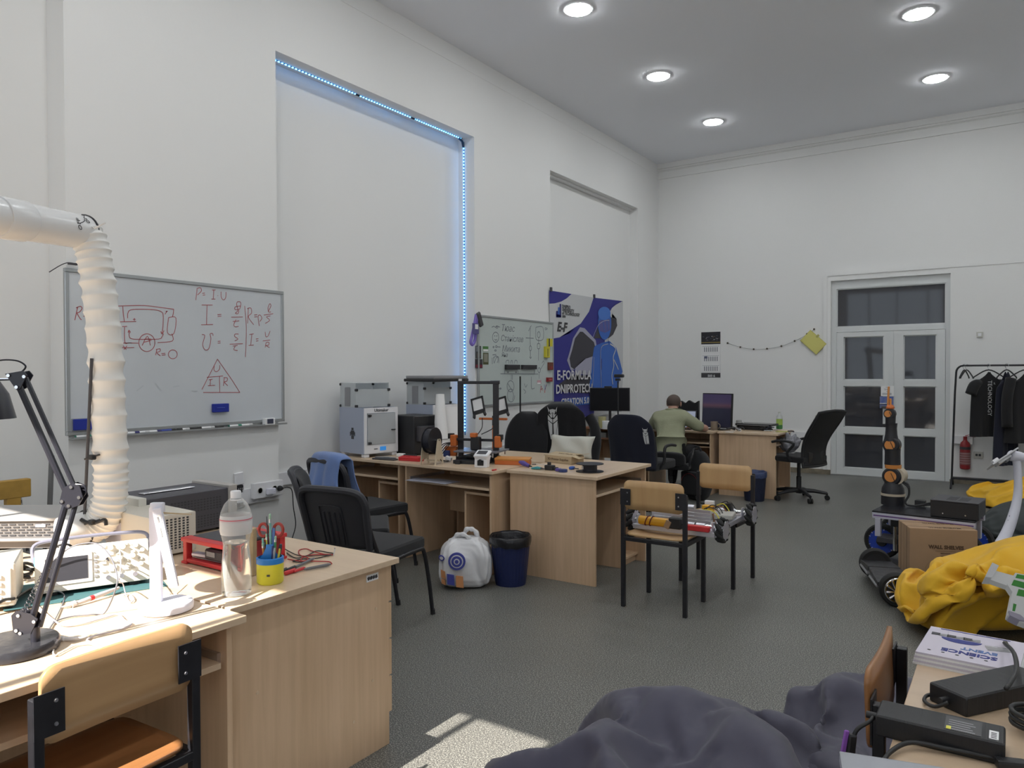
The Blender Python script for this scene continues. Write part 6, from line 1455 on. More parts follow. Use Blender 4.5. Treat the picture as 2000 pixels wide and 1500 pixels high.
magnet('red_tin', 'small red box with pale top at lower right of the smaller whiteboard', 'box', (925, 985, 975, 1030), REDD, .03, extra=[(.2, .8, .4, .7, mat('tin_light', (.5, .1, .1), .4), 'front')])
magnet('magnet', 'red and brown dangling charms at right edge of the smaller whiteboard', 'charm', (940, 820, 990, 905), mat('maroon_charm', (.16, .05, .03), .6), .02, extra=[(.3, .8, .1, .5, REDD, 'charm')])
magnet('pink_sticker', 'pink and white stickers at lower right of the smaller whiteboard', 'sticker', (828, 1015, 872, 1055), mat('pink_paper', (.60, .36, .40), .7), .002, extra=[(.0, .8, 0, .4, PAPER, 'strip')])
t = thing('lanyard', 'purple lanyard with badge hanging at the left of the smaller whiteboard', 'lanyard', atx(*cv2((165, 300)), WX+.05)); o_ = t.location.copy()
bm = BM(); pts = [atx(*cv2(q), WX+.05)-o_ for q in ((168, 300), (150, 400), (125, 520), (108, 600), (125, 630), (150, 590), (165, 470), (172, 330))]; add_tube(bm, smooth_path(pts, 5), .016, 6); obj('ribbon', bm, mat('purple_ribbon', (.22, .16, .52), .7), t, True)
bm = BM(); p = atx(*cv2((160, 455)), WX+.075)-o_; add_box(bm, p, (.01, .10, .11)); obj('badge', bm, mat('badge_violet', (.10, .09, .25), .4), t)
bm = BM(); add_box(bm, p+V((.006, .01, .02)), (.004, .05, .05)); obj('badge_print', bm, PAPER, t)
bm = BM(); p = atx(*cv2((205, 355)), WX+.06)-o_; add_box(bm, p, (.03, .07, .16), (R(24), 0, 0), .012); obj('dark_case', bm, DGREY, t)

# ------------------------------------------------------------------ blue banner
BX = WX+.012
t = thing('banner', 'tall blue and white cloth banner with racing driver and hooded figure on the left wall', 'banner', atx(1145, 815, BX)); o_ = t.location.copy()
def flat(nm, pts, m, k, conv=cv2):
    bm = BM(); P_ = [atx(*conv(q), BX)-o_+V((.0015*k, 0, 0)) for q in pts]
    vs_ = [bm.verts.new(p) for p in P_]; f = bm.faces.new(vs_); bmesh.ops.triangulate(bm, faces=[f]); return obj(nm, bm, m, t)
BW_ = mat('banner_white', (.56, .57, .58), .8); BB = mat('banner_blue', (.035, .035, .24), .7); BB2 = mat('banner_navy', (.025, .025, .17), .7); BLB = mat('banner_light_blue', (.045, .14, .50), .7)
BGR = mat('banner_dark_grey', (.052, .05, .062), .7); BLI = mat('banner_lilac', (.22, .22, .40), .7); BSH = mat('banner_silver', (.36, .36, .46), .7)
sheet = [(957, 38), (1200, 78), (1440, 118), (1757, 155), (1760, 400), (1760, 700), (1755, 1000), (1745, 1355), (1500, 1400), (1245, 1425), (985, 1395), (985, 1000), (975, 600)]
bm = BM(); P_ = [atx(*cv2(q), BX)-o_ for q in sheet]; a = [bm.verts.new(p) for p in P_]; b = [bm.verts.new(p-V((.004, 0, 0))) for p in P_]; n = len(a); bm.faces.new(a); bm.faces.new(b[::-1])
for i in range(n): bm.faces.new((a[i], b[i], b[(i+1) % n], a[(i+1) % n]))
obj('cloth', bm, BW_, t)
flat('blue_corner', [(957, 40), (1200, 78), (1150, 125), (1090, 160), (1020, 180), (958, 184)], BB, 1)
flat('blue_field', [(1440, 118), (1755, 156), (1700, 180), (1640, 230), (1600, 300), (1580, 400), (1560, 600), (1500, 900), (1480, 1100), (1440, 1400), (1245, 1424), (986, 1394), (984, 800), (976, 565), (1070, 550), (1180, 505), (1300, 400), (1390, 270)], BB, 1)
flat('white_right_edge', [(1757, 156), (1690, 200), (1640, 290), (1690, 350), (1690, 420), (1620, 520), (1600, 580), (1690, 680), (1740, 900), (1750, 1100), (1757, 1000)], BW_, 2)
flat('hood_outline', [(1290, 440), (1340, 450), (1460, 580), (1470, 640), (1450, 640), (1440, 780), (1230, 860), (1230, 900), (1190, 905), (1150, 800), (1180, 700), (1215, 560)], BSH, 3)
flat('hood_inside', [(1290, 488), (1320, 490), (1440, 600), (1455, 660), (1440, 760), (1350, 780), (1240, 850), (1225, 895), (1190, 870), (1175, 780), (1205, 680), (1235, 560)], BGR, 4)
flat('jacket_grey', [(1235, 860), (1350, 775), (1430, 755), (1420, 910), (1400, 960), (1240, 940)], BSH, 4)
flat('jacket_dark', [(1060, 1060), (1200, 960), (1420, 960), (1430, 1080), (1380, 1160), (1100, 1140)], BGR, 2)
flat('jacket_lilac', [(1100, 1160), (1385, 1150), (1390, 1390), (1245, 1420), (1080, 1405)], mat('banner_mid', (.05, .05, .22), .7), 2)
flat('band', [(1090, 1225), (1390, 1190), (1395, 1275), (1090, 1305)], BLB, 4)
flat('driver_sleeve_dark', [(1620, 330), (1680, 345), (1695, 420), (1650, 520), (1600, 560), (1440, 560), (1500, 400), (1560, 350)], BGR, 3)
flat('driver_body', [(1455, 640), (1520, 610), (1560, 600), (1610, 590), (1680, 660), (1720, 800), (1750, 920), (1720, 1000), (1700, 1100), (1400, 1100), (1420, 800), (1440, 660)], BLB, 5)
flat('driver_hand', [(1385, 1120), (1400, 1000), (1440, 1080), (1445, 1120)], BLB, 5)
flat('helmet', ell(1555, 400, 72, 178, 0, 350, 24), BLB, 6)
flat('helmet_crown', ell(1550, 290, 68, 72, 0, 350, 20), mat('banner_sky', (.07, .19, .58), .7), 7)
flat('visor', [(1490, 370), (1540, 360), (1610, 350), (1615, 470), (1560, 500), (1500, 480)], mat('banner_violet', (.10, .10, .30), .6), 7)
for s_, m, wd in (([(1525, 1090), (1520, 850), (1525, 660), (1600, 620)], BSH, .006), ([(1620, 620), (1680, 670), (1655, 760), (1660, 860), (1640, 960), (1650, 1060)], BW_, .010), ([(1660, 790), (1690, 850), (1710, 900)], BW_, .008), ([(1430, 560), (1490, 420), (1560, 370), (1610, 365)], BSH, .005), ([(1545, 370), (1560, 480)], BLB, .008), ([(1585, 365), (1590, 470)], BLB, .008), ([(1445, 760), (1440, 900), (1430, 1080)], BSH, .006), ([(1500, 580), (1510, 620)], BB2, .006), ([(1600, 570), (1605, 610)], BB2, .006), ([(1530, 780), (1528, 900)], BB2, .006)):
    o = stroke(t, BX+.0125, s_, m, wd, 'print_line', conv=cv2)
for (zx0, zx1, zt0, zt1, m) in ((1032, 1050, 262, 330, BB2), (1052, 1068, 222, 330, BLB), (1070, 1086, 185, 330, BB2), (1036, 1084, 300, 332, BB)):
    flat('tower_logo', [(zx0, zt0), (zx1, zt0+2), (zx1, zt1), (zx0, zt1)], m, 3)
def btext(s_, zx, zy, h, m, k, **kw):
    p = atx(*cv2((zx, zy)), BX)-o_+V((.0015*k, 0, 0)); return text('lettering', s_, h, m, t, p, FACE_PX, align='LEFT', **kw)
for i, s_ in enumerate(('DNIPRO', 'UNIVERSITY', 'of TECHNOLOGY', '1899')): btext(s_, 1096, 212+i*37, .058 if i < 3 else .045, MARKBLK, 3, bold=.001)
btext('E-F', 1040, 437, .16, MARKBLK, 3, shear=.25, bold=.006, sx=1.15)
TX = mat('banner_text', (.60, .60, .62), .7)
btext('E-FORMULA', 1030, 965, .165, TX, 12, bold=.004, sx=1.02); btext('DNIPROTECH', 1018, 1118, .155, TX, 12, bold=.004); btext('CREATION 5.0', 1075, 1255, .115, TX, 12, bold=.003)
for q in ((975, 38), (1444, 112)): bm = BM(); add_box(bm, atx(*cv2(q), BX)-o_+V((.006, 0, .01)), (.02, .03, .05)); obj('clip', bm, DGREY, t)

# ------------------------------------------------------------------ back wall pictures
t = thing('calendar', 'three-month wall calendar with dark picture on top', 'calendar', (-3.86, BY, 1.352)); W_ = .15
def calp(nm, z0, z1, m, y_=-.006): bm = BM(); bx(bm, -W_, W_, y_, 0, z0, z1); return obj(nm, bm, m, t)
GRD = mat('calendar_grid', (.30, .31, .34), .8)
top = calp('picture', .535, .722, mat('calendar_night', (.03, .028, .035), .4, nz=(26, .0), col2=(.02, .02, .026)))
random.seed(3)
for k in range(26):
    bm = BM(); x_, z_ = random.uniform(-.13, .13), .59+random.random()*.07; add_box(bm, (x_, -.0065, z_), (random.uniform(.008, .03), .001, random.uniform(.004, .012))); obj('picture_detail', bm, (mat('cal_light', (.35, .34, .36), .5), mat('cal_brown', (.14, .10, .07), .5), mat('cal_slate', (.09, .09, .12), .5))[k % 3], top)
bm = BM(); bx(bm, -W_, W_, -.0075, -.006, .556, .566); obj('gold_band', bm, mat('gold_print', (.42, .32, .08), .5), top)
for z0 in (.40, .255, .105):
    mp_ = calp('month_sheet', z0, z0+.118, PAPER, -.008)
    for c_ in range(7): bm = BM(); bx(bm, -.105+c_*.033, -.088+c_*.033, -.009, -.008, z0+.018, z0+.088); obj('date_column', bm, GRD, mp_)
    bm = BM(); bx(bm, -.13, .13, -.009, -.008, z0+.100, z0+.104); obj('rule', bm, GRD, mp_)
bm = BM(); bx(bm, -.10, -.05, -.0105, -.009, .315, .35); obj('date_marker', bm, mat('cal_slate2', (.12, .13, .2), .5), mp_)
bt = calp('footer', .02, .092, MARKBLK); text('lettering', '503 6', .05, WOLF, bt, (.01, -.0075, .045), FACE_NY, bold=.002)
calp('backing_card', .0, .725, PAPER, -.003)
# garland
t = thing('garland', 'string of small dark beads drooping along the back wall', 'garland', aty(1421, 670, BY-.01)); o_ = t.location.copy()
gp = [aty(x, y, BY-.012)-o_ for x, y in ((1421, 670), (1446, 678), (1472, 682), (1498, 681), (1526, 676), (1552, 666), (1577, 653), (1590, 643))]
bm = BM(); add_tube(bm, smooth_path(gp, 4), .0022, 4); obj('string', bm, GREYPL, t)
for k, p in enumerate(gp): bm = BM(); bmesh.ops.create_icosphere(bm, subdivisions=2, radius=.014 if k != 6 else .022, matrix=Matrix.Translation(p)); obj('bead', bm, mat('bead_brown', (.07, .055, .04), .6), t, True)
t = thing('yellow_sheet', 'tilted yellow paper folder hanging on the wall next to the door', 'paper', (-2.36, BY-.02, 1.876)); ca = R(38)
bm = BM(); add_box(bm, (0, 0, 0), (.205, .02, .30), (0, R(-47) , 0)); obj('folder', bm, mat('yellow_paper', (.60, .56, .16), .8), t)
bm = BM(); add_box(bm, (0, -.012, 0), (.19, .004, .285), (0, R(-47), 0)); obj('cover', bm, mat('yellow_paper2', (.66, .62, .20), .8), t)
bm = BM(); add_box(bm, (.06, -.0145, .085), (.05, .001, .03), (0, R(-47), 0)); obj('pencil_mark', bm, mat('yellow_mark', (.45, .42, .14), .8), t)
# door notice
t = thing('door_notice', 'white and blue printed notice taped across the meeting edge of the door', 'notice', (-1.415, BY-.0, .955), 0); x0 = -.075
bm = BM(); bx(bm, x0, .085, -.003, 0, .165, .305); obj('white_half', bm, PAPER, t)
bm = BM(); bx(bm, x0-.012, .080, -.003, 0, 0, .160); bl = obj('blue_half', bm, mat('notice_blue', (.06, .10, .34), .4, nz=(16, .3), col2=(.20, .24, .40)), t)
for k, (w_, z) in enumerate(((.03, .285), (.07, .262), (.06, .25), (.02, .228), (.11, .205), (.12, .195), (.11, .185))): bm = BM(); bx(bm, -w_/2, w_/2, -.0036, -.003, z-.0025, z+.0025); obj('printed_line', bm, MARKGREY, t)
t.location.y = BY-.004
def wallplate(name, lab, cat, X, Z, w_, h_, parts, y=BY-.02):
    t = thing(name, lab, cat, (X, y, Z)); bm = BM(); bx(bm, -w_/2, w_/2, -.022, 0, -h_/2, h_/2, .004, 2); obj('plate', bm, mat('cream_switch', (.58, .57, .52), .4), t)
    for a in parts: bm = BM(); bx(bm, a[0], a[1], -.028, -.022, a[2], a[3], .002); obj(a[4], bm, a[5], t)
CS = mat('cream_rocker', (.50, .49, .44), .4)
wallplate('light_switch', 'cream double light switch half hidden behind the black t-shirt', 'switch', -.335, .92, .085, .15, [(-.035, .035, .005, .065, 'rocker', CS), (-.035, .035, -.065, -.005, 'rocker', CS)])
wallplate('wall_socket', 'cream wall socket right of the fire extinguisher', 'socket', -.36, .385, .10, .08, [(-.03, -.005, -.014, .014, 'outlet', MARKBLK), (.005, .03, -.014, .014, 'outlet', MARKBLK)])
wallplate('wall_socket', 'small white plate on the back wall left of the door frame', 'socket', -2.30, .80, .07, .07, [(-.004, .004, -.004, .004, 'screw', MARKBLK)], BY)
wallplate('sensor_plate', 'round-edged white plate high on the wall right of the door', 'plate', -.35, 1.92, .07, .07, [(-.02, .02, -.02, .02, 'cover', WPL)])
# fire extinguisher
t = thing('fire_extinguisher', 'small red fire extinguisher hanging by the clothes rack', 'extinguisher', (-.50, BY-.10, .20))
bm = BM(); add_lathe(bm, [(.045, 0), (.058, .012), (.060, .03), (.060, .30), (.050, .34), (.025, .365), (.020, .385)], 28); obj('cylinder', bm, REDD, t, True)
bm = BM(); add_lathe(bm, [(.0606, .06), (.0606, .22)], 28, cap=False); obj('label', bm, mat('ext_label', (.25, .10, .10), .5), t, True)
for z in (.08, .11, .14, .17, .20): bm = BM(); add_lathe(bm, [(.0612, z), (.0612, z+.008)], 28, cap=False); obj('label_line', bm, mat('ext_print', (.42, .30, .30), .5), t, True)
bm = BM(); add_lathe(bm, [(.0610, .255), (.0610, .29)], 28, cap=False); obj('band', bm, MARKBLK, t, True)
bm = BM(); add_cyl(bm, (0, 0, .38), (0, 0, .42), .022, None, 16); obj('valve', bm, REDD, t, True)
for a in (20, -6): bm = BM(); add_box(bm, (.055, -.01, .43+a*.001), (.12, .014, .006), (0, R(-a), 0), .002); obj('lever', bm, REDD, t)
bm = BM(); add_box(bm, (0, .08, .30), (.05, .035, .05)); obj('wall_bracket', bm, DGREY, t)

# ------------------------------------------------------------------ back workstation
def monitor(label, loc, rz, w_, h_, zc, m, tilt=0, stand=True):
    t = thing('monitor', label, 'monitor', loc, rz)
    bm = BM(); add_box(bm, (0, 0, zc), (w_, .03, h_), (R(tilt), 0, 0), .005, 2); bd = obj('housing', bm, BLKPL, t)
    bm = BM(); add_box(bm, (0, -.0165, zc), (w_-.02, .003, h_-.022), (R(tilt), 0, 0)); obj('screen', bm, m, bd)
    if stand:
        bm = BM(); add_cyl(bm, (0, .03, .012), (0, .03, zc), .018, None, 12); obj('stand_post', bm, BLKPL, t, True)
        bm = BM(); add_box(bm, (0, .02, .006), (.24, .17, .012), None, .004); obj('stand_base', bm, BLKPL, t)
    return t
DARKS = mat('dark_screen', (.008, .008, .010), .4, spec=.2)
p = aty(1191, 780, 8.93)
t = monitor('black monitor on the reddish topped desk below the banner', (p.x, 8.93, DZ), R(20), .53, .31, p.z-DZ, DARKS)
bm = BM(); add_box(bm, (-.02, -.01, p.z-DZ+.165), (.10, .03, .022), None, .004); obj('webcam', bm, BLKPL, t)
def photo_screen():
    m = mat('dusk_screen', (.02, .018, .03), .2); nt = m.node_tree; b = nt.nodes['Principled BSDF']
    tc = nt.nodes.new('ShaderNodeTexCoord'); sp = nt.nodes.new('ShaderNodeSeparateXYZ'); nt.links.new(tc.outputs['Generated'], sp.inputs[0])
    r = nt.nodes.new('ShaderNodeValToRGB'); e = r.color_ramp.elements; e[0].position = 0; e[0].color = (.010, .012, .022, 1); e[1].position = 1; e[1].color = (.045, .032, .085, 1)
    x = e.new(.55); x.color = (.014, .016, .03, 1); x = e.new(.66); x.color = (.10, .05, .07, 1); x = e.new(.75); x.color = (.055, .04, .09, 1)
    nt.links.new(sp.outputs['Z'], r.inputs[0]); nt.links.new(r.outputs[0], b.inputs['Emission Color']); b.inputs['Emission Strength'].default_value = .55; return m
p = aty(1397, 805, 8.92)
monitor('large monitor showing a dim dusk picture, beside the seated man', (p.x+.02, 8.94, DZ), R(-16), .42, .42, p.z-DZ+.02, photo_screen(), -3)
p = aty(1340, 803, 9.06)
t = thing('laptop', 'open laptop with bright screen in front of the seated man', 'laptop', (p.x, 8.84, DZ), R(4))
bm = BM(); bx(bm, -.17, .17, -.12, .12, 0, .018, .003); obj('keyboard_base', bm, DGREY, t)
bm = BM(); add_box(bm, (0, .145, .115), (.34, .008, .23), (R(-12), 0, 0)); ld = obj('lid', bm, BLKPL, t)
bm = BM(); add_box(bm, (0, .139, .115), (.31, .003, .20), (R(-12), 0, 0)); obj('screen', bm, mat('bright_screen', (.1, .1, .12), .3, emit=((.40, .45, .58), .5)), ld)
t = thing('padded_case', 'black padded case standing behind the laptop', 'case', (aty(1345, 790, 9.06).x, 9.06, .0)); 
p0 = [aty(x, y, 9.06) for x, y in ((1322, 830), (1322, 788), (1330, 783), (1338, 788), (1345, 782), (1356, 788), (1364, 783), (1364, 830))]
bm = BM(); add_prism(bm, [(q.x-t.location.x, q.z) for q in p0[1:-1]]+[(p0[-1].x-t.location.x, .76), (p0[0].x-t.location.x, .76)], .05, lambda u, v, w_: (u, w_, v)); obj('body', bm, BLKFAB, t); bm = BM(); bx(bm, -.1, .1, 0, .05, .7505, .765); obj('base', bm, BLKFAB, t)
for ch in t.children: ch.data.transform(Matrix.Translation((0, 0, -.75)))
t.location.z = DZ+.001
def mug(label, p, r, h, m): 
    t = thing('mug', label, 'mug', p); bm = BM(); add_lathe(bm, [(r*.9, 0), (r, .01), (r, h), (r*.9, h), (r*.88, .012)], 28, cap=False); add_lathe(bm, [(r*.88, .008), (r*.88, .012)], 28); obj('cup', bm, m, t, True)
    bm = BM(); add_tube(bm, arc((r, 0, h*.5), h*.28, -85, 85, 10), .006, 8); obj('handle', bm, m, t, True); return t
mug('brown-grey mug at the front edge of the desk by the monitor', atz(1395, 840, DZ), .043, .105, mat('mug_glaze', (.23, .19, .15), .35))
mug('pale cup with spoon far back beside the closed laptop', V((-2.80, 9.17, DZ)), .035, .11, mat('cup_white', (.5, .5, .48), .3))
t = thing('closed_laptop', 'closed black laptop on a stack at the far right desk', 'laptop', (-2.62, 9.20, DZ), R(-6)); bm = BM(); bx(bm, -.18, .18, -.10, .10, 0, .05, .006); obj('riser', bm, BLKPL, t); bm = BM(); add_box(bm, (.03, 0, .065), (.44, .26, .025), None, .006, 2); obj('lid', bm, mat('laptop_black', (.03, .03, .033), .25), t); bm = BM(); add_box(bm, (.03, -.131, .062), (.40, .002, .006)); obj('edge_strip', bm, GREYPL, t)  # plain grey strip along the front edge of the lid
t = thing('small_bottle', 'small lemon drink bottle with green label at the far right desk', 'bottle', atz(1523, 838, DZ)+V((0, -.02, 0)))
bm = BM(); add_lathe(bm, [(.02, .0), (.036, .006), (.038, .03), (.036, .09), (.036, .13), (.034, .155), (.016, .185), (.013, .2)], 24); obj('shell', bm, PET, t, True); bm = BM(); add_lathe(bm, [(.0375, .055), (.0375, .125)], 24, cap=False); obj('label', bm, mat('lime_label', (.34, .50, .10), .5), t, True)
bm = BM(); add_lathe(bm, [(.014, .197), (.014, .215)], 16); obj('cap', bm, mat('cap_white', (.55, .58, .52), .4), t); bm = BM(); add_lathe(bm, [(.037, .004), (.0382, .03), (.0372, .054)], 24, cap=False); obj('green_base', bm, mat('green_base', (.05, .20, .06), .4), t, True)
def heap(name, lab, cat, p, n, spread, mats, seed):
    random.seed(seed); t = thing(name, lab, cat, p)
    for k in range(n):
        bm = BM(); c_ = V((random.uniform(-spread, spread), random.uniform(-.05, .05), .012+random.random()*.025)); d = V((random.uniform(-.06, .06), random.uniform(-.03, .03), random.uniform(-.004, .012)))
        add_tube(bm, smooth_path([c_-d, c_+V((0, 0, .012)), c_+d], 4), random.uniform(.006, .014), 6); obj('cable_coil' if k % 2 else 'strap', bm, mats[k % len(mats)], t, True)
heap('cable_heap', 'heap of black cables and headphones on the far desk by the mug', 'cables', atz(1440, 842, DZ), 9, .12, [BLKPL, BLKPL, DGREY, BLKPL, GREYPL], 4)
heap('black_pouch', 'crumpled black pouch with cards near the lemon bottle', 'pouch', atz(1498, 842, DZ), 8, .09, [BLKFAB, BLKFAB, NAVY], 5)
for k, (x, y, lab) in enumerate(((1425, 844, 'white paper slip at the edge of the far desk'), (1462, 836, 'white stick-like card beside the black cables'), (1445, 842, 'small white card by the cable heap'), (1500, 846, 'pale card on the black pouch'))):
    p = atz(x, y, DZ+.003); bm = BM(); add_box(bm, (0, 0, 0), (.09, .04, .004) if k != 2 else (.03, .03, .03)); o = obj('card', bm, PAPER, None, loc=p+V((0, 0, .012 if k == 2 else (.03 if k == 3 else 0))), rot=(0, 0, .1*k)); tag(o, lab, 'card')
t = thing('yellow_note', 'lime yellow sheet under the lemon bottle', 'paper', atz(1528, 843, DZ+.001)); bm = BM(); add_box(bm, (0, 0, .002), (.14, .08, .003)); obj('sheet', bm, mat('lime_paper', (.45, .48, .10), .6), t); bm = BM(); add_tube(bm, [(.06, .0, .008), (.10, .02, .01), (.13, .0, .006)], .008, 6); obj('clip', bm, DGREY, t)
# things on the reddish desk
for k, (x, y, m, h, r, lab) in enumerate(((1174, 836, mat('tub_yellow', (.48, .44, .22), .5), .13, .05, 'pale yellow tub on the reddish desk'), (1184, 838, PAPER, .09, .045, 'white tub in front of the yellow tub on the reddish desk'))):
    t = thing('tub', lab, 'tub', atz(x, y, DZ)+V((0, .03-.04*k, 0))); bm = BM(); add_lathe(bm, [(r*.9, 0), (r, .01), (r, h)], 20); obj('body', bm, m, t, True); bm = BM(); add_lathe(bm, [(r*1.04, h), (r*1.04, h+.012)], 20); obj('lid', bm, m, t)
t = thing('paper_stack', 'untidy stack of white papers under the monitor on the reddish desk', 'papers', atz(1205, 838, DZ))
for k in range(5): bm = BM(); add_box(bm, (.02*k-.03, .015*k, .003+.004*k), (.30, .2, .003), (0, R(-1.5*k), R(7*k-14))); obj('sheet', bm, PAPER, t)
bm = BM(); add_box(bm, (.02, .06, .10), (.16, .003, .17), (R(-14), 0, R(-10))); obj('standing_sheet', bm, PAPER, t)
heap('black_bag', 'black straps and folded bag beside the monitor on the far desk', 'bag', atz(1236, 832, DZ)+V((-.02, .06, .05)), 9, .13, [BLKFAB, BLKFAB, DGREY], 8)
t = thing('book', 'white boxed books on the tray of the reddish desk', 'books', (-4.38, 8.60, .619), R(2))
for k in range(2): bm = BM(); bx(bm, -.20+.005*k, .05, -.02, .14, .032*k, .032*k+.03); obj('book_block', bm, mat('book_grey', (.34, .34, .33), .7), t)
t = thing('book', 'dark notebooks on the right of the reddish desk tray', 'books', (-4.02, 8.60, .619), R(2))
for k in range(3): bm = BM(); bx(bm, -.12, .10, -.02, .12, .02*k, .02*k+.018); obj('book_block', bm, (DGREY, GREYPL, PAPER)[k], t)
# tripods
def tripod(label, px_, py0, Y, ztop, cam_=True):
    p = aty(px_, py0, Y); t = thing('tripod', label, 'tripod', (p.x, Y, 0))
    for k in range(3):
        a = R(120*k+15); bm = BM(); add_tube(bm, [(0, 0, .42), (math.cos(a)*.22, math.sin(a)*.22, .012)], [.010, .008], 8); lg = obj('leg', bm, BLKPL, t, True); bm = BM(); bmesh.ops.create_icosphere(bm, subdivisions=1, radius=.012, matrix=Matrix.Translation((math.cos(a)*.22, math.sin(a)*.22, .012))); obj('foot', bm, RUBBER, lg)
    bm = BM(); add_cyl(bm, (0, 0, .20), (0, 0, ztop*.62), .013, None, 10); obj('column', bm, BLKPL, t, True); bm = BM(); add_cyl(bm, (0, 0, ztop*.6), (0, 0, ztop), .009, None, 10); obj('column', bm, BLKPL, t, True)
    bm = BM(); add_box(bm, (0, 0, ztop*.62), (.05, .03, .04), None, .004); obj('clamp', bm, BLKPL, t)
    if cam_:
        bm = BM(); add_box(bm, (0, 0, ztop+.02), (.06, .04, .03), None, .004); obj('head', bm, BLKPL, t); bm = BM(); add_box(bm, (.02, -.01, ztop+.065), (.12, .05, .04), None, .008); obj('webcam', bm, BLKPL, t)
    return t
p = aty(1207, 735, 8.2); tripod('black tripod with webcam in front of the dark monitor', 1207, 735, 8.2, p.z-.06)
p = aty(1016, 735, 6.9); tripod('thin black telescopic stand rising behind the rounded chair', 1016, 735, 6.9, p.z, False)
# backpack on the floor
t = thing('backpack', 'black backpack on the floor beside the seated man', 'backpack', (-2.98, 8.22, 0), R(-14))
bm = BM(); bmesh.ops.create_icosphere(bm, subdivisions=4, radius=1)
for v in bm.verts:
    c_ = v.co.copy(); z = (math.copysign(abs(c_.z)**.7, c_.z)*.5+.5); v.co = V((math.copysign(abs(c_.x)**.7, c_.x)*.19*(1-.25*z), math.copysign(abs(c_.y)**.7, c_.y)*.14*(1-.3*z), .002+z*.56)); v.co += V((1, .6, 0))*.02*noise.noise(v.co*7)
obj('body', bm, BLKFAB, t, True, angle=180)
bm = BM(); add_box(bm, (0, -.13, .20), (.25, .06, .26), None, .03, 3); pk = obj('front_pocket', bm, BLKFAB, t, True); bm = BM(); add_tube(bm, arc((0, -.165, .2), .11, 10, 170, 12), .004, 5); obj('zip', bm, mat('maroon_strap', (.12, .01, .015), .5), pk)
bm = BM(); add_tube(bm, smooth_path([(-.05, 0, .53), (-.03, -.02, .60), (.03, -.02, .60), (.05, 0, .53)], 5), .012, 8); obj('handle', bm, BLKFAB, t, True)
bm = BM(); add_tube(bm, smooth_path([(.08, -.15, .06), (.16, -.22, .01), (.26, -.20, .008), (.40, -.24, .006)], 5), .009, 6); obj('strap', bm, BLKFAB, t, True)
t = thing('cloth_pile', 'crumpled pale printed cloth on the seat by the mesh chair', 'cloth', (-2.16, 9.00, .513))
bm = BM(); bmesh.ops.create_icosphere(bm, subdivisions=4, radius=1)
for v in bm.verts: n_ = 1+.35*noise.noise(v.co*2.2); v.co = V((v.co.x*.11*n_, v.co.y*.10*n_, (v.co.z*.5+.5)*.20*n_))
obj('cloth', bm, mat('grey_print_cloth', (.30, .30, .33), .85, nz=(14, .5)), t, True, angle=180); bm = BM(); add_box(bm, (0, 0, .0), (.12, .1, .004)); obj('hem', bm, PAPER, t)

# ------------------------------------------------------------------ the seated man
def skinned(name, nodes, edges, m, par, sub=2):
    me = bpy.data.meshes.new(name); me.from_pydata([n[0] for n in nodes], edges, []); o = bpy.data.objects.new(name, me); C.objects.link(o)
    md = o.modifiers.new('skin', 'SKIN'); md.use_smooth_shade = True
    for i, n in enumerate(nodes):
        sv = me.skin_vertices[0].data[i]; r_ = n[1]; sv.radius = r_ if isinstance(r_, tuple) else (r_, r_); sv.use_root = (i == 0)
    sb_ = o.modifiers.new('sub', 'SUBSURF'); sb_.levels = sub; sb_.render_levels = sub
    dg = bpy.context.evaluated_depsgraph_get(); dg.update(); nm = bpy.data.meshes.new_from_object(o.evaluated_get(dg)); bpy.data.objects.remove(o)
    nm.materials.clear(); nm.materials.append(m); nm.shade_smooth(); r = bpy.data.objects.new(name, nm); C.objects.link(r); r.parent = par; return r
SKIN = mat('skin', (.46, .27, .20), .5, nz=(30, .08)); SHIRT = mat('sage_shirt', (.30, .31, .205), .85, nz=(4, .12), bump=(60, .25)); TROU = mat('black_trousers', (.014, .014, .016), .85); HAIRM = mat('short_dark_hair', (.085, .06, .05), .7, bump=(300, .4))
pb = V((-3.26, 8.16, 0))
man = thing('person', 'man in a pale green shirt leaning over the desk, seen from behind', 'person', pb)
L = lambda x, y, z: (x-pb.x, y-pb.y, z)
nodes = [(L(-3.27, 8.14, .53), (.150, .125)), (L(-3.28, 8.17, .66), (.135, .105)), (L(-3.31, 8.24, .80), (.150, .110)), (L(-3.335, 8.31, .92), (.145, .095)), (L(-3.35, 8.37, .985), .060), (L(-3.36, 8.42, 1.03), .056),
 (L(-3.36, 8.45, 1.075), (.078, .092)), (L(-3.36, 8.46, 1.12), (.074, .088)), (L(-3.36, 8.455, 1.155), .045),
 # right arm
 (L(-3.165, 8.32, .915), .068), (L(-3.07, 8.42, .83), .050), (L(-2.985, 8.53, .790), .042), (L(-3.08, 8.62, .785), .036), (L(-3.19, 8.69, .780), .027), (L(-3.235, 8.72, .778), (.040, .018)),
 # left arm
 (L(-3.51, 8.33, .915), .068), (L(-3.60, 8.43, .83), .050), (L(-3.67, 8.54, .790), .042), (L(-3.57, 8.63, .785), .036), (L(-3.46, 8.70, .780), .027), (L(-3.415, 8.73, .778), (.040, .018)),
 # legs
 (L(-3.18, 8.20, .51), .090), (L(-3.14, 8.46, .53), .075), (L(-3.13, 8.62, .50), .060), (L(-3.12, 8.62, .28), .052), (L(-3.12, 8.60, .09), .038), (L(-3.11, 8.70, .045), .036),
 (L(-3.38, 8.20, .51), .090), (L(-3.42, 8.46, .53), .075), (L(-3.43, 8.62, .50), .060), (L(-3.44, 8.62, .28), .052), (L(-3.44, 8.60, .09), .038), (L(-3.45, 8.70, .045), .036)]
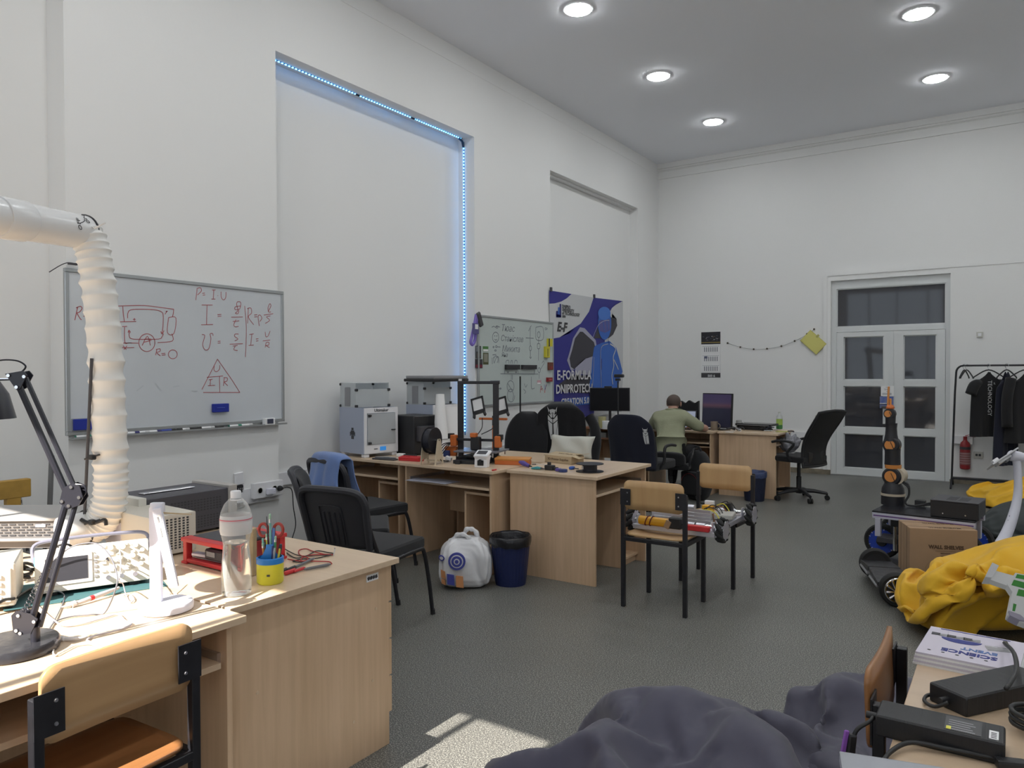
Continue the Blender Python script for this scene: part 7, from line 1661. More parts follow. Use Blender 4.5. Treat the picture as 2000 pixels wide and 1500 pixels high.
ed = [(0, 1), (1, 2), (2, 3), (3, 4), (4, 5), (5, 6), (6, 7), (7, 8), (3, 9), (9, 10), (10, 11), (11, 12), (12, 13), (13, 14), (3, 15), (15, 16), (16, 17), (17, 18), (18, 19), (19, 20), (0, 21), (21, 22), (22, 23), (23, 24), (24, 25), (25, 26), (0, 27), (27, 28), (28, 29), (29, 30), (30, 31), (31, 32)]
skinned('body', nodes, ed, SKIN, man)
g = lambda n, k: (n[0], tuple(a+k for a in n[1]) if isinstance(n[1], tuple) else n[1]+k)
mid = lambda a, b, t_: tuple(a[0][i]*(1-t_)+b[0][i]*t_ for i in range(3))
sn = [g(nodes[0], .022), g(nodes[1], .030), g(nodes[2], .028), g(nodes[3], .026), (mid(nodes[3], nodes[4], .85), .078), g(nodes[9], .024), g(nodes[10], .024), (mid(nodes[10], nodes[11], .8), .062), g(nodes[15], .024), g(nodes[16], .024), (mid(nodes[16], nodes[17], .8), .062), ((nodes[0][0][0], nodes[0][0][1]-.02, .47), (.175, .15))]
sh = skinned('shirt', sn, [(11, 0), (0, 1), (1, 2), (2, 3), (3, 4), (3, 5), (5, 6), (6, 7), (3, 8), (8, 9), (9, 10)], SHIRT, man)
for v in sh.data.vertices:
    n_ = noise.noise(V((v.co.x*9, v.co.y*9, v.co.z*16))); rdg = 1-abs(noise.noise(V((v.co.x*5+4, v.co.y*5, v.co.z*11)))); v.co += v.normal*(.010*n_+.012*(rdg**4-.4))
tn = [(L(-3.27, 8.14, .50), (.155, .13))]+[g(nodes[i], .016) for i in (21, 22, 23, 24)]+[(nodes[25][0], .05)]+[g(nodes[i], .016) for i in (27, 28, 29, 30)]+[(nodes[31][0], .05)]
skinned('trousers', tn, [(0, 1), (1, 2), (2, 3), (3, 4), (4, 5), (0, 6), (6, 7), (7, 8), (8, 9), (9, 10)], TROU, man)
for i in (26, 32):
    bm = BM(); p = V(nodes[i][0]); add_box(bm, p+V((0, -.03, -.005)), (.10, .27, .08), None, .03, 3); obj('shoe', bm, BLKPL, man, True)
hc = V(L(-3.36, 8.452, 1.098))
bm = BM(); bmesh.ops.create_uvsphere(bm, u_segments=28, v_segments=18, radius=1)
for v in bm.verts:
    c_ = v.co.copy(); v.co = V((c_.x*.083, c_.y*.097-.004, c_.z*.088+.004))
bmesh.ops.delete(bm, geom=[v for v in bm.verts if v.co.z < -.045 or (v.co.y > .035 and v.co.z < .06)], context='VERTS')
bmesh.ops.translate(bm, vec=hc, verts=bm.verts[:]); obj('hair', bm, HAIRM, man, True, angle=180)
for s in (-1, 1):
    bm = BM(); bmesh.ops.create_icosphere(bm, subdivisions=2, radius=1, matrix=Matrix.Translation(hc+V((s*.083, .012, -.022))) @ Matrix.Rotation(R(s*20), 4, 'Z') @ Matrix.Diagonal((.010, .020, .032, 1))); obj('ear', bm, SKIN, man, True)
    bm = BM(); bmesh.ops.create_icosphere(bm, subdivisions=2, radius=.012, matrix=Matrix.Translation(hc+V((s*.032, .082, -.012)))); obj('eye', bm, PAPER, man, True)
    for k in range(5):
        w_ = V(nodes[14 if s > 0 else 20][0]); d = V((-s*.8, .55, 0)).normalized(); q = V((d.y, -d.x, 0))*(-s)
        ln = (.050, .066, .072, .066, .054)[k]; b0 = w_+q*(.032-.016*k)*(1 if k else 1.25)+d*(.02 if k else -.02); d2 = (d+q*(.55 if k == 0 else .05*(2-k))).normalized()
        bm = BM(); add_tube(bm, [b0, b0+d2*ln*.45+V((0, 0, .010)), b0+d2*ln*.8+V((0, 0, .002)), b0+d2*ln-V((0, 0, .010))], [.0098, .0092, .0082, .0058], 8); obj('finger' if k else 'thumb', bm, SKIN, man, True)
bm = BM(); add_tube(bm, [hc+V((0, .082, .0)), hc+V((0, .104, -.022)), hc+V((0, .088, -.03))], [.007, .012, .009], 8); obj('nose', bm, SKIN, man, True)
bm = BM(); add_box(bm, hc+V((0, .080, -.052)), (.045, .012, .010), None, .004); obj('mouth', bm, mat('lips', (.34, .14, .12), .5), man)
bm = BM(); add_tube(bm, [V(L(-3.35, 8.365, .985))+V((math.cos(a)*.070, math.sin(a)*.062, .012-.02*math.sin(a))) for a in [2*math.pi*k/24 for k in range(24)]], .014, 8, closed=True); obj('collar', bm, SHIRT, man, True)
# the chair he sits on
t = thing('office_chair', 'low black chair under the seated man with visible armrest', 'chair', (-3.27, 8.16, 0), R(8), 'black office chairs')
star_base(t, BLKPL, .36, .27); bm = BM(); add_box(bm, (0, .02, .385), (.48, .46, .07), None, .03, 3); obj('seat', bm, BLKFAB, t, True)
back_pad('backrest', t, .40, .42, .38, .40, .56, -.24, BLKFAB, .06, .04)
for s in (-1, 1): bm = BM(); add_tube(bm, smooth_path([(s*.24, -.18, .40), (s*.27, -.18, .50), (s*.275, -.10, .58), (s*.27, .12, .575)], 5), .014, 8); obj('armrest', bm, BLKPL, t, True)

# ------------------------------------------------------------------ clothes rack by the back wall
t = thing('clothes_rack', 'black tubular clothes rack right of the door', 'clothes rack', (-.60, 10.85, 0))
RT = 1.525
bm = BM(); add_tube(bm, [(-.03, 0, .13), (.0, 0, 1.2), (.012, 0, 1.44)] + [(.012+.08*(1-math.cos(a)), 0, 1.44+.085*math.sin(a)) for a in (.3, .6, .9, 1.2, 1.57)] + [(1.40, 0, RT), (1.46, 0, 1.50), (1.48, 0, 1.44), (1.50, 0, .13)], .012, 10); obj('hanging_rail', bm, BLKMET, t, True)
for x_ in (-.03, 1.50):
    bm = BM(); add_tube(bm, [(x_, -.22, 0), (x_, 0, .13), (x_, .22, 0)], .012, 8); obj('foot_leg', bm, BLKMET, t)
bm = BM(); bx(bm, -.03, 1.5, -.05, .05, .10, .125); obj('shoe_shelf', bm, BLKMET, t)
def hanger(lab, X, rz, par_loc=10.85):
    t = thing('hanger', lab, 'hanger', (X, par_loc, RT), rz, 'coat hangers on the rack')
    bm = BM(); add_tube(bm, arc((0, 0, -.004), .022, 200, -30, 12, 'YZ') + [(0, 0, -.055)], .003, 6); obj('hook', bm, CHROME, t, True)
    bm = BM(); add_tube(bm, smooth_path([(-.20, 0, -.16), (-.17, 0, -.13), (0, 0, -.055), (.17, 0, -.13), (.20, 0, -.16)], 5), .008, 8); obj('shoulder_bar', bm, BLKPL, t, True)
    return t
hanger('empty black hanger at the left end of the rack', -.50, R(78)); hanger('second empty black hanger crossing the first at the left end of the rack', -.475, R(112))
def garment(name, lab, X, rz, prof, m, z0, th=.05, cat='shirt', txt=None, sleeves=None):
    t = thing(name, lab, cat, (X, 10.85, RT), rz, None)
    bm = BM(); n, k = 24, 30; fr, bk = {}, {}
    for j in range(k+1):
        v = j/k; z = -.075-(z0)*v; w_ = prof(v)
        for i in range(n+1):
            u = -1+2*i/n; e = (1-u**6)**.5 if abs(u) < 1 else 0
            f_ = .014*math.sin(u*6+v*2)*v+.008*math.sin(u*13+1)*v; zz = z-.11*abs(u)**1.3*max(0, 1-v*6)
            fr[i, j] = bm.verts.new((u*w_, -th/2*e*(.5+v*.8)+f_, zz)); bk[i, j] = bm.verts.new((u*w_, th/2*e*(.5+v*.8)+f_, zz))
    for i in range(n):
        for j in range(k): bm.faces.new((fr[i, j], fr[i+1, j], fr[i+1, j+1], fr[i, j+1])); bm.faces.new((bk[i, j], bk[i, j+1], bk[i+1, j+1], bk[i+1, j]))
    bmesh.ops.remove_doubles(bm, verts=bm.verts[:], dist=.001); obj('body', bm, m, t, True, angle=180)
    for s in (sleeves or []):
        bm = BM(); add_tube(bm, smooth_path(s[0], 5), s[1], 10); obj('sleeve', bm, m, t, True, angle=180)
    return t
hanger('black hanger holding the black t-shirt', -.245, R(38))
t = garment('t_shirt', 'black t-shirt with white vertical lettering on the rack', -.24, R(38), lambda v: .05+.17*min(1, v*7)**.6+.02*v, BLKFAB, .80, .05, 't-shirt', None,
 [([(-.11, 0, -.20), (-.19, 0, -.25), (-.235, 0, -.35)], [.03, .04, .05, .055, .06]+[.064]*6), ([(.11, 0, -.20), (.19, 0, -.25), (.235, 0, -.35)], [.03, .04, .05, .055, .06]+[.064]*6)])
text('lettering', 'TECHNOLOGY', .075, WOLF, t, (-.03, -.052, -.40), (R(90), R(90), 0), sx=.85); text('lettering', 'of', .03, WOLF, t, (.03, -.052, -.22), (R(90), R(90), 0))
hanger('wire hanger holding the navy trousers', -.06, R(60)); garment('trousers', 'long navy trousers hanging beside the black t-shirt', -.06, R(50), lambda v: .06+.09*min(1, v*5)+.035*v, NAVY, 1.14, .07, 'trousers')
hanger('black hanger holding the black jacket', .13, R(34)); garment('jacket', 'black jacket at the right end of the visible rack', .14, R(34), lambda v: .05+.17*min(1, v*5)**.7+.04*v, BLKFAB, .86, .09, 'jacket', None, [([(-.19, 0, -.16), (-.25, -.02, -.42), (-.25, -.03, -.74)], [.06]*11)])

# ------------------------------------------------------------------ mobile robot with arm
PZ = .405
pl_l, pl_r = atz(1703, 997, PZ), atz(1905, 1019, PZ)
u = (pl_r-pl_l); ang = math.atan2(u.y, u.x); LW = u.length
t = thing('mobile_robot', 'wheeled robot platform with black top plate, blue wheel and standing robot arm', 'robot', (pl_l.x, pl_l.y, 0), ang)
DP = .42
bm = BM(); bx(bm, 0, LW, 0, DP, PZ-.012, PZ, .002); obj('top_plate', bm, mat('black_satin_plate', (.016, .016, .02), .25), t)
for y_ in (0, DP-.04): bm = BM(); bx(bm, .0, LW, y_, y_+.04, PZ-.055, PZ-.012, .003); pr_ = obj('profile_beam', bm, ALUPALE, t); bm = BM(); bx(bm, .01, LW-.01, y_-.001, y_+.002, PZ-.038, PZ-.029); obj('profile_slot', bm, mat('violet_slot', (.12, .05, .20), .4), pr_)
for x_ in (.02, LW-.06):
    for y_ in (.0, DP-.04): bm = BM(); bx(bm, x_, x_+.04, y_, y_+.04, PZ-.19, PZ-.055, .003); obj('profile_post', bm, ALUPALE, t)
bm = BM(); bx(bm, .02, LW-.02, .05, DP-.05, .16, .20, .004); obj('lower_deck', bm, DGREY, t)
bm = BM(); add_box(bm, (.13, .16, .30), (.07, .06, .16), None, .01); obj('motor_block', bm, BLKPL, t); bm = BM(); add_cyl(bm, (.155, .02, .12), (.155, .02, .30), .014, None, 12); obj('steering_rod', bm, CHROME, t)
BLW = mat('blue_wheel', (.02, .06, .42), .35)
wc = at(1724, 1060, 5.80)
for x_, y_ in ((0, 0), (LW-.12, 0), (0, DP+.02), (LW-.12, DP+.02)):
    base = Matrix.Rotation(-ang, 3, 'Z') @ (V((wc.x, wc.y, 0))-V((pl_l.x, pl_l.y, 0))) + V((x_, y_, 0)); c_ = V((base.x, base.y, .133))
    bm = BM(); n = 40
    add_lathe(bm, [(.095, -.03), (.120, -.032), (.132, -.018), (.133, 0), (.132, .018), (.120, .032), (.095, .03)], n, c_, 'Y', cap=False); wt = obj('tyre', bm, RUBBER, t, True)
    bm = BM(); add_lathe(bm, [(.02, -.036), (.045, -.034), (.085, -.026), (.100, -.030), (.108, -.030), (.108, .030), (.02, .03)], n, c_, 'Y'); rm = obj('rim', bm, BLW, wt, True)
    bm = BM(); add_lathe(bm, [(.010, -.050), (.034, -.046), (.040, -.034)], 24, c_, 'Y'); obj('hub_cap', bm, BLKPL, wt, True)
    for k in range(18): a = 2*math.pi*k/18; bm = BM(); add_box(bm, c_+V((.092*math.cos(a), -.0295, .092*math.sin(a))), (.012, .003, .004), (0, -a, 0)); obj('slot', bm, ALUPALE if k % 3 else MARKBLK, wt)
# arm
OR2 = mat('robot_orange', (.60, .24, .06), .4); BLA = mat('arm_black', (.016, .016, .02), .38)
ab = atz(1744, 985, PZ); q_ = Matrix.Rotation(-ang, 3, 'Z') @ V((ab.x-pl_l.x, ab.y-pl_l.y, 0)); ax_, ay_ = q_.x, q_.y
arm = lambda nm, prof, m, par=t, ax='Z', c=(0, 0, 0), n=28: obj(nm, (lambda b: (add_lathe(b, prof, n, (ax_+c[0], ay_+c[1], PZ+c[2]), ax), b)[1])(BM()), m, par, True)
bs = arm('arm_base', [(.085, 0), (.085, .06), (.084, .072)], BLA); arm('base_ring', [(.088, .072), (.088, .090)], mat('cream_ring', (.50, .43, .33), .5)); arm('arm_turret', [(.084, .090), (.080, .13), (.064, .16), (.06, .18)], BLA)
def joint(z, r, d, x=0, cap=True):
    jn = arm('joint', [(r*.85, -d), (r, -d+.01), (r, d-.01), (r*.85, d)], BLA, t, 'Y', (x, 0, z))
    if cap: arm('joint_cap', [(r*.60, -d-.006), (r*.62, -d)], OR2, jn, 'Y', (x-.006, 0, z)); bm = BM(); add_box(bm, (ax_+x+.012, ay_-d-.008, PZ+z), (.004, .004, r*.9), (0, R(-24), 0)); obj('cap_slot', bm, BLA, jn)
joint(.225, .070, .055); arm('joint_side', [(.064, -.05), (.066, .05)], mat('cream_ring', (.50, .43, .33), .5), t, 'Y', (.028, .01, .228))
arm('orange_collar', [(.058, .285), (.060, .315)], OR2); arm('lower_link', [(.058, .315), (.056, .40), (.058, .44)], BLA, t, 'Z', (-.004, 0, 0)); joint(.470, .062, .045, -.008)
arm('upper_link', [(.054, .50), (.044, .55), (.040, .60), (.044, .64)], BLA, t, 'Z', (-.014, 0, 0)); bm = BM(); add_box(bm, (ax_-.055, ay_, PZ+.62), (.05, .03, .025), None, .006); obj('cable_boss', bm, BLA, t)
arm('wrist_link', [(.036, .63), (.038, .70)], BLA, t, 'Z', (-.020, 0, 0)); joint(.715, .042, .035, -.024); arm('orange_wrist', [(.030, .755), (.032, .765), (.020, .785)], mat('orange_printed_plastic', (.55, .14, .03), .45), t, 'Z', (-.022, 0, 0))
bm = BM(); add_box(bm, (ax_-.06, ay_, PZ+.765), (.05, .03, .02), None, .004); obj('gripper_block', bm, DGREY, t)
for s, h in ((-1, .155), (1, .06)): bm = BM(); add_box(bm, (ax_-.028+s*.008, ay_, PZ+.785+h/2-.01), (.014, .020, h), (0, R(-2*s), 0), .004); obj('gripper_finger', bm, OR2, t)
for k in range(2): bm = BM(); add_tube(bm, smooth_path([(ax_+.06, ay_-.02, PZ+.19), (ax_+.115, ay_-.03, PZ+.17-.02*k), (ax_+.12, ay_-.03, PZ+.09), (ax_+.10, ay_-.05, PZ+.03), (ax_+.16, ay_-.04, PZ+.012), (ax_+.30, ay_+.04, PZ+.03+.02*k)], 5), .008, 6); obj('arm_cable', bm, BLKPL, t, True)
bm = BM(); add_box(bm, (ax_+.19, ay_+.02, PZ+.03), (.07, .06, .045), None, .004); obj('connector_box', bm, BLKPL, t)
t2 = thing('control_box', 'black vented control box on the robot platform', 'electronics', V((pl_l.x, pl_l.y, 0))+Matrix.Rotation(ang, 3, 'Z') @ V((LW-.285, .03, PZ)), ang)
bm = BM(); bx(bm, 0, .30, 0, .30, .0, .115, .004); obj('case', bm, BLKPL, t2); bm = BM(); bx(bm, -.002, .302, -.002, .302, .115, .122, .002); ld = obj('lid', bm, DGREY, t2)
for a in range(2):
    for b in range(4): bm = BM(); bx(bm, .09+a*.075, .15+a*.075, .06+b*.045, .092+b*.045, .1222, .1232); obj('vent', bm, MARKBLK, ld)
for k in range(2): bm = BM(); add_cyl(bm, (.08+.14*k, -.004, .03), (.08+.14*k, 0, .03), .005, None, 8); obj('screw', bm, CHROME, t2)

# cardboard boxes printed WALL SHELVES
A0, B0 = at(1777, 1031, 5.15), at(1910, 1036, 5.05)
A0.z = B0.z = 0; u = B0-A0; ang2 = math.atan2(u.y, u.x); CW = u.length; HB = at(1777, 1031, 5.15).z
for k, lab in enumerate(('front brown carton printed WALL SHELVES standing by the robot', 'rear brown carton printed WALL SHELVES standing against the first')):
    t = thing('carton', lab, 'box', (A0.x, A0.y, 0), ang2, 'wall shelf cartons'); y0_ = .150*k
    bm = BM(); bx(bm, 0, CW, y0_+.002, y0_+.146, 0, HB, .003); bd = obj('body', bm, CARD, t)
    bm = BM(); bx(bm, 0, CW, y0_+.070, y0_+.073, HB, HB+.0012); obj('tape_seam', bm, CARDD, bd); bm = BM(); bx(bm, -.0012, 0, y0_+.072, y0_+.075, 0, HB); obj('tape_seam', bm, CARDD, bd)
    text('lettering', 'WALL SHELVES', .030, CARDD, bd, (CW*.55, y0_+.04, HB+.0013), (0, 0, 0), bold=.0008)
    if k == 0:
        text('lettering', 'WALL SHELVES', .034, CARDD, bd, (CW*.54, .0005, HB*.66), FACE_NY, bold=.0018, sx=.95)
        bm = BM(); bx(bm, CW*.38, CW*.68, .0005, .002, HB*.585, HB*.589); obj('print_line', bm, CARDD, bd)
        for i in range(3): bm = BM(); bx(bm, CW*.46, CW*.60, .0004, .002, HB*(.54-.055*i), HB*(.553-.055*i)); obj('print_line', bm, CARDD, bd)
        for cx_ in (.34, .60): bm = BM(); add_tube(bm, [(CW*cx_+.045*math.cos(a), .001, HB*.26+.045*math.sin(a)) for a in [2*math.pi*q/6 for q in range(6)]], .0012, 4, closed=True); obj('print_symbol', bm, mat('faint_print', (.26, .17, .10), .8), bd)
# hoverboard
c0, c1 = atz(1752, 1184, 0), atz(1712, 1132, 0); hv = (c1-c0); hl = hv.length; hd_ = hv.normalized(); hn = V((-hd_.y, hd_.x, 0))
t = thing('hoverboard', 'black self-balancing scooter with chrome wheel in front of the cartons', 'hoverboard', (c0.x, c0.y, 0))
for k, p in ((0, V((0, 0, 0))), (1, hd_*(hl+.05))):
    d = -hd_ if k == 0 else hd_; c_ = p+V((0, 0, .104))
    bm = BM(); rows = [(.070, -.03), (.094, -.034), (.103, -.018), (.104, 0), (.103, .018), (.094, .034), (.070, .03)]; n = 36; u_ = hn; rings = []
    for r_, h in rows: rings.append([bm.verts.new(c_+hd_*h+(u_*math.cos(2*math.pi*q/n)+V((0, 0, 1))*math.sin(2*math.pi*q/n))*r_) for q in range(n)])
    for a, b in zip(rings, rings[1:]):
        for q in range(n): bm.faces.new((a[q], a[(q+1) % n], b[(q+1) % n], b[q]))
    ty = obj('tyre', bm, RUBBER, t, True)
    bm = BM(); add_cyl(bm, c_-d*.03, c_+d*.028, .076, None, 30); obj('rim', bm, BLKPL, ty, True)
    bm = BM(); add_tube(bm, [c_+d*.030+(u_*math.cos(2*math.pi*q/30)+V((0, 0, 1))*math.sin(2*math.pi*q/30))*.072 for q in range(30)], .007, 6, closed=True); obj('rim_ring', bm, CHROME, ty, True)
    for q in range(10):
        a = 2*math.pi*q/10; e1 = u_*math.cos(a)+V((0, 0, 1))*math.sin(a); e2 = u_*math.cos(a+.45)+V((0, 0, 1))*math.sin(a+.45); bm = BM(); add_tube(bm, [c_+d*.032+e1*.018, c_+d*.032+e2*.068], [.005, .009], 6); obj('spoke', bm, CHROME, ty)
mt = Matrix((hd_, hn, V((0, 0, 1)))).transposed()
for k in (0, 1):
    cc = hd_*(.05+hl*.25+ (hl*.5)*k)
    bm = BM(); add_box(bm, cc+V((0, 0, .125)), (hl*.47, .20, .03), mt @ Euler((0, R(5 if k else -5), 0)).to_matrix(), .010, 2); pd_ = obj('foot_pad', bm, mat('worn_pad', (.035, .035, .038), .4, nz=(20, .5), bump=(40, .4)), t)
    bm = BM(); add_box(bm, cc+V((0, 0, .085)), (hl*.46, .15, .06), mt, .02, 2); obj('under_shell', bm, BLKPL, t)
    bm = BM(); add_box(bm, cc+hn*.09+V((0, 0, .095)), (hl*.4, .03, .02), mt, .006); obj('edge_trim', bm, GREYPL, t)
# white tablet stand
s0 = V((-.10, 7.02, 0))
t = thing('tablet_stand', 'white curved floor stand holding a tilted tablet, behind the yellow bean bag', 'tablet stand', s0)
pts = [V((-.02, 0, .02)), at(1942, 1082, 5.9)-s0, at(1962, 1050, 5.95)-s0, at(1978, 1010, 5.98)-s0, at(1988, 965, 6.0)-s0, at(1987, 915, 6.0)-s0, at(1984, 893, 6.0)-s0]
pts = smooth_path(pts, 5); bm = BM(); add_tube(bm, pts, [.055-.026*min(1, k/22) for k in range(len(pts))], 18); obj('curved_neck', bm, WPL2, t, True)
bm = BM(); add_lathe(bm, [(.15, 0), (.16, .008), (.155, .018), (.05, .03)], 36); obj('foot_disc', bm, WPL2, t, True)
hp_ = at(1984, 893, 6.0)-s0; bm = BM(); add_tube(bm, smooth_path([hp_-SR*.055+V((0, 0, .018)), hp_-SR*.03+V((0, 0, .012)), hp_+SR*.04-V((0, 0, .0)), hp_+SR*.10-V((0, 0, .02))], 4), [.028, .036, .040, .043, .045, .045, .044, .042, .04, .036, .03, .024, .018], 14); obj('head', bm, WPL2, t, True)
mt = Matrix.Rotation(R(33.96), 3, 'Z') @ Matrix.Rotation(R(-33), 3, 'Y') @ Matrix.Rotation(R(-28), 3, 'X')
tc_ = at(1958, 896, 5.98)-s0
bm = BM(); add_box(bm, tc_, (.24, .16, .012), mt, .004, 2); tb = obj('tablet', bm, mat('tablet_back', (.55, .55, .57), .35), t); bm = BM(); add_box(bm, tc_-V((0, 0, .012)), (.12, .10, .03), mt, .006, 2); obj('cradle', bm, WPL, t); bm = BM(); add_box(bm, tc_-SR*.055-V((0, 0, .022)), (.05, .05, .04), mt, .008, 2); obj('side_clamp', bm, WPL, t); bm = BM(); add_tube(bm, [tc_+SR*.02-V((0, 0, .02)), hp_-SR*.04+V((0, 0, .015))], .018, 10); obj('ball_joint', bm, GREYPL, t, True)
for k in range(2): bm = BM(); p = pts[14+k]; add_box(bm, p-SR*.034-SF*.012, (.004, .004, .03), (0, 0, R(34))); obj('printed_mark', bm, mat('navy_part', (.03, .05, .16), .4), t)
# white and green cardboard model lying on the yellow bag
GREENP = mat('green_print', (.08, .33, .07), .6)
dg_ = bpy.context.evaluated_depsgraph_get(); dg_.update()
hits = [S.ray_cast(dg_, V((0, 0, CAM_Z)), _ray(x, y).normalized()) for x, y in ((1932, 1130), (1965, 1150), (1990, 1175), (1985, 1215))]
GD = min([(h[1]-V((0, 0, CAM_Z))).dot(_f) for h in hits if h[0] and h[4].name.startswith('bean_bag')] + [4.2])-.02
gc = at(1975, 1160, GD); t = thing('cardboard_model', 'white cut-out cardboard model with green patches lying on the yellow bean bag', 'model', gc)
def gp(x, y, k=0): q = at(x, y, GD); n_ = (SF*-.55+V((0, 0, .83))); return q-gc+n_*k
def gflat(nm, px, m, k0, k1):
    bm = BM(); a = [bm.verts.new(gp(x, y, k0)) for x, y in px]; b = [bm.verts.new(gp(x, y, k1)) for x, y in px]; n = len(px); bm.faces.new(a[::-1]); bm.faces.new(b)
    for i in range(n): bm.faces.new((a[i], a[(i+1) % n], b[(i+1) % n], b[i]))
    return obj(nm, bm, m, t)
gflat('muzzle', [(1917, 1140), (1931, 1112), (1944, 1118), (1930, 1141)], WPL, 0, .05); gflat('barrel', [(1938, 1122), (1978, 1133), (1972, 1155), (1930, 1140)], PAPER, .0, .03)
gflat('body', [(1978, 1128), (2040, 1140), (2060, 1250), (1985, 1222), (1963, 1210), (1972, 1165), (1962, 1150)], PAPER, 0, .035)
for px in ([(1981, 1131), (2020, 1138), (2020, 1146), (1978, 1138)], [(1975, 1142), (2030, 1156), (2030, 1168), (1970, 1152)], [(1984, 1160), (2020, 1168), (2010, 1178), (1980, 1172)], [(1974, 1188), (1980, 1190), (1977, 1203), (1972, 1202)], [(1998, 1210), (2020, 1200), (2020, 1230), (1996, 1216)]): gflat('green_patch', px, GREENP, .035, .037)
gflat('grip', [(1964, 1204), (1986, 1212), (2000, 1224), (1984, 1222), (1966, 1213)], mat('lilac_card', (.45, .42, .52), .7), .0, .045)

# ------------------------------------------------------------------ right foreground desk
t = thing('brochure_stack', 'stack of white science brochures at the far corner of the right desk', 'brochures', (-.185, 2.30, TZ), R(-4))
for k in range(6): bm = BM(); bx(bm, .001*k, .215+.001*(k % 3), -.235+.001*k, 0, .005*k+.0002, .005*k+.0048); last = obj('brochure', bm, PAPER if k % 2 == 0 else mat('pale_lilac_paper', (.60, .56, .64), .8), t)
zt = .0302; PBL = mat('print_navy', (.03, .04, .22), .6)
def pr(nm, pts, m, z=.0006): bm = BM(); add_prism(bm, pts, z, lambda u, v, w_: (u, v, zt+w_)); obj(nm, bm, m, last)
pr('blue_rule', [(.03, -.008), (.185, -.008), (.185, -.012), (.03, -.012)], PBL); pr('blue_shape', [(.04+.045*(1+math.cos(a)), -.075+.030*math.sin(a)) for a in [math.pi*k/10+math.pi for k in range(11)]], PBL)
for k in range(6): pr('photo_strip', [(.015+.018*k, -.05-.006*(k % 2)), (.034+.018*k, -.05), (.036+.018*k, -.068), (.016+.018*k, -.07)], (DGREY, GREYPL)[k % 2], .0009)
text('lettering', 'SCIENCE', .030, PBL, last, (.112, -.172, zt), (0, 0, R(180)), bold=.001); text('lettering', 'EVENT', .026, mat('print_blue', (.10, .18, .42), .6), last, (.13, -.138, zt), (0, 0, R(180)), bold=.0006)
for k in range(5): pr('dot', [(.03+.03*k+.004*math.cos(a), -.198+.003*math.sin(a)) for a in [2*math.pi*q/8 for q in range(8)]], MARKBLK)
bm = BM(); add_box(bm, (.165, -.095, zt+.001), (.05, .03, .002), (0, 0, .3)); obj('film_scrap', bm, mat('clear_film', (.5, .5, .5), .1, alpha=.5), t)
t = thing('leaflet', 'white leaflet tucked under the brochures at the right edge', 'leaflet', (.04, 2.17, TZ)); bm = BM(); bx(bm, -.02, .10, -.10, .12, 0, .003); obj('sheet', bm, PAPER, t); bm = BM(); bx(bm, .0, .03, .085, .095, .003, .0036); obj('print', bm, PBL, t)
def adapter(lab, loc, rz, L2, W2_, H2, lx_=True):
    t = thing('power_adapter', lab, 'power adapter', loc, rz, 'black laptop power adapters')
    bm = BM(); add_box(bm, (0, 0, H2/2), (L2, W2_, H2), None, .008, 3); bd = obj('case', bm, mat('adapter_black', (.016, .016, .018), .4, bump=(90, .25), stretch=(8, .02, .02)), t, True)
    if lx_:
        bm = BM(); bx(bm, .01, .07, -W2_*.40, W2_*.36, H2, H2+.0008); lb = obj('rating_label', bm, mat('adapter_label', (.06, .06, .062), .4), bd)
        for k in range(5): bm = BM(); bx(bm, .016, .060-.004*(k % 3), -W2_*.36+k*.010, -W2_*.36+k*.010+.004, H2+.0008, H2+.0012); obj('fine_print', bm, GREYPL, lb)
        bm = BM(); bx(bm, .013, .021, -W2_*.38, -W2_*.22, H2+.0008, H2+.0013); obj('yellow_mark', bm, YEL, lb); bm = BM(); bx(bm, .082, .097, -W2_*.38, W2_*.05, H2, H2+.0012); obj('barcode_label', bm, PAPER, bd)
        for q in range(4): bm = BM(); bx(bm, .085, .094, -W2_*.34+q*.007, -W2_*.34+q*.007+.003, H2+.0012, H2+.0015); obj('bar', bm, MARKBLK, lb)
    bm = BM(); add_cyl(bm, (-L2/2-.022, 0, H2*.5), (-L2/2+.004, 0, H2*.5), .007, None, 12); obj('strain_relief', bm, BLKPL, t, True)
    return t
adapter('long black power adapter with labels lying on the right desk edge', (-.115, 1.655, TZ), R(0), .215, .085, .042)
adapter('second black power adapter leaning diagonally on the right desk', (-.035, 1.935, TZ), R(55), .27, .09, .042, False)
cz = TZ+.008
def wire(lab, pts, r=.004, m=BW): return cable(lab, m, pts, r, 'black power cords on the right desk', 'cord')
wire('black cord leaving the long adapter and falling over the desk edge', [V((-.232, 1.655, TZ+.021)), at(1700, 1408, 1.50), at(1672, 1428, 1.50), at(1662, 1470, 1.50), at(1660, 1520, 1.5)], .0045)
wire('black cord looping at the tip of the second adapter', [atz(1852, 1372, cz+.015), atz(1826, 1380, cz), atz(1806, 1370, cz), atz(1812, 1358, cz), atz(1846, 1354, cz+.012)], .004)
wire('black cord arching from the brochures over the second adapter', [atz(1965, 1345, cz+.05), atz(1985, 1310, cz+.06), atz(1980, 1275, cz+.06), atz(1962, 1256, cz+.04), atz(1975, 1262, cz), atz(2010, 1285, cz)], .005)
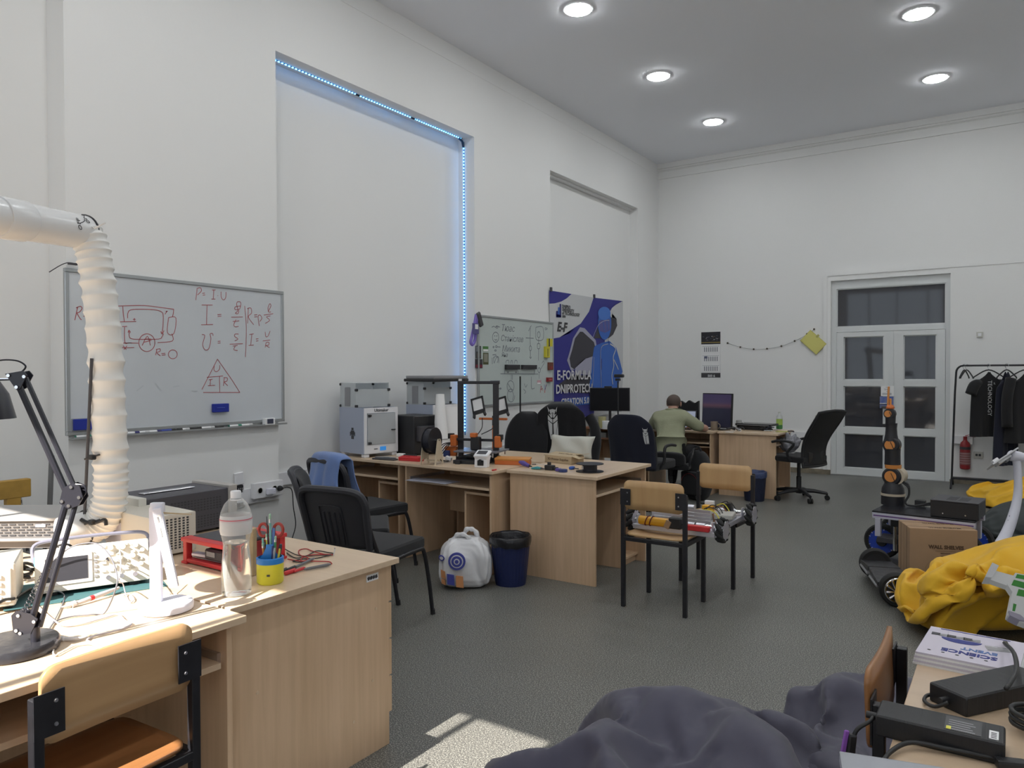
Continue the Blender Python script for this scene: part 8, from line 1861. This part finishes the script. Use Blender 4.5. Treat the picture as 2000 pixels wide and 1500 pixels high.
wire('coil of black cord right of the long adapter', [atz(2000, 1390, cz)]+[V((.055+.055*math.cos(a*.9), 1.80+.05*math.sin(a*.9), cz+.004+.0016*a)) for a in range(0, 24)]+[atz(2010, 1440, cz)], .005)
wire('black cord lying along the front of the long adapter', [atz(1720, 1496, cz), atz(1740, 1468, cz), atz(1780, 1450, cz+.006), atz(1850, 1462, cz+.004), atz(1930, 1478, cz+.003), atz(1985, 1490, cz)], .0045)
t = thing('power_plug', 'black figure-eight plug at the end of the cord by the picture corner', 'plug', atz(1975, 1492, TZ+.01)); bm = BM(); add_box(bm, (0, 0, 0), (.05, .022, .016), (0, 0, R(20)), .005, 2); obj('body', bm, BLKPL, t); bm = BM(); add_cyl(bm, (.025, .008, 0), (.04, .014, 0), .005, None, 8); obj('relief', bm, BLKPL, t)
t = thing('usb_plug', 'violet and black cable connector hanging in front of the bean bag', 'connector', at(1650, 1450, 1.5)); bm = BM(); add_box(bm, (0, 0, 0), (.010, .006, .05), (0, R(10), R(34)), .002); obj('violet_shell', bm, mat('violet_tag', (.28, .10, .45), .5), t); bm = BM(); add_box(bm, SR*.013+V((0, 0, -.004)), (.016, .014, .042), (0, R(6), R(34)), .003); obj('plug_body', bm, BLKPL, t)
t = thing('dark_laptop', 'dark grey closed laptop at the right picture edge', 'laptop', (.20, 1.98, TZ), R(4)); bm = BM(); bx(bm, -.09, .26, -.12, .13, 0, .018, .004, 2); obj('base', bm, mat('laptop_dark', (.035, .037, .036), .45), t); bm = BM(); bx(bm, -.09, .26, -.12, .13, .0185, .026, .003, 2); obj('lid', bm, mat('laptop_dark', (.035, .037, .036), .45), t)
t = thing('grey_laptop', 'grey laptop edge at the very bottom right of the picture', 'laptop', (-.10, 1.395, TZ), R(14)); bm = BM(); bx(bm, -.14, .16, -.12, .11, 0, .014, .003, 2); obj('base', bm, ALUPALE, t); bm = BM(); bx(bm, -.14, .16, -.12, .11, .0145, .02, .003, 2); obj('lid', bm, mat('silver_lid', (.34, .35, .38), .4, .5), t)
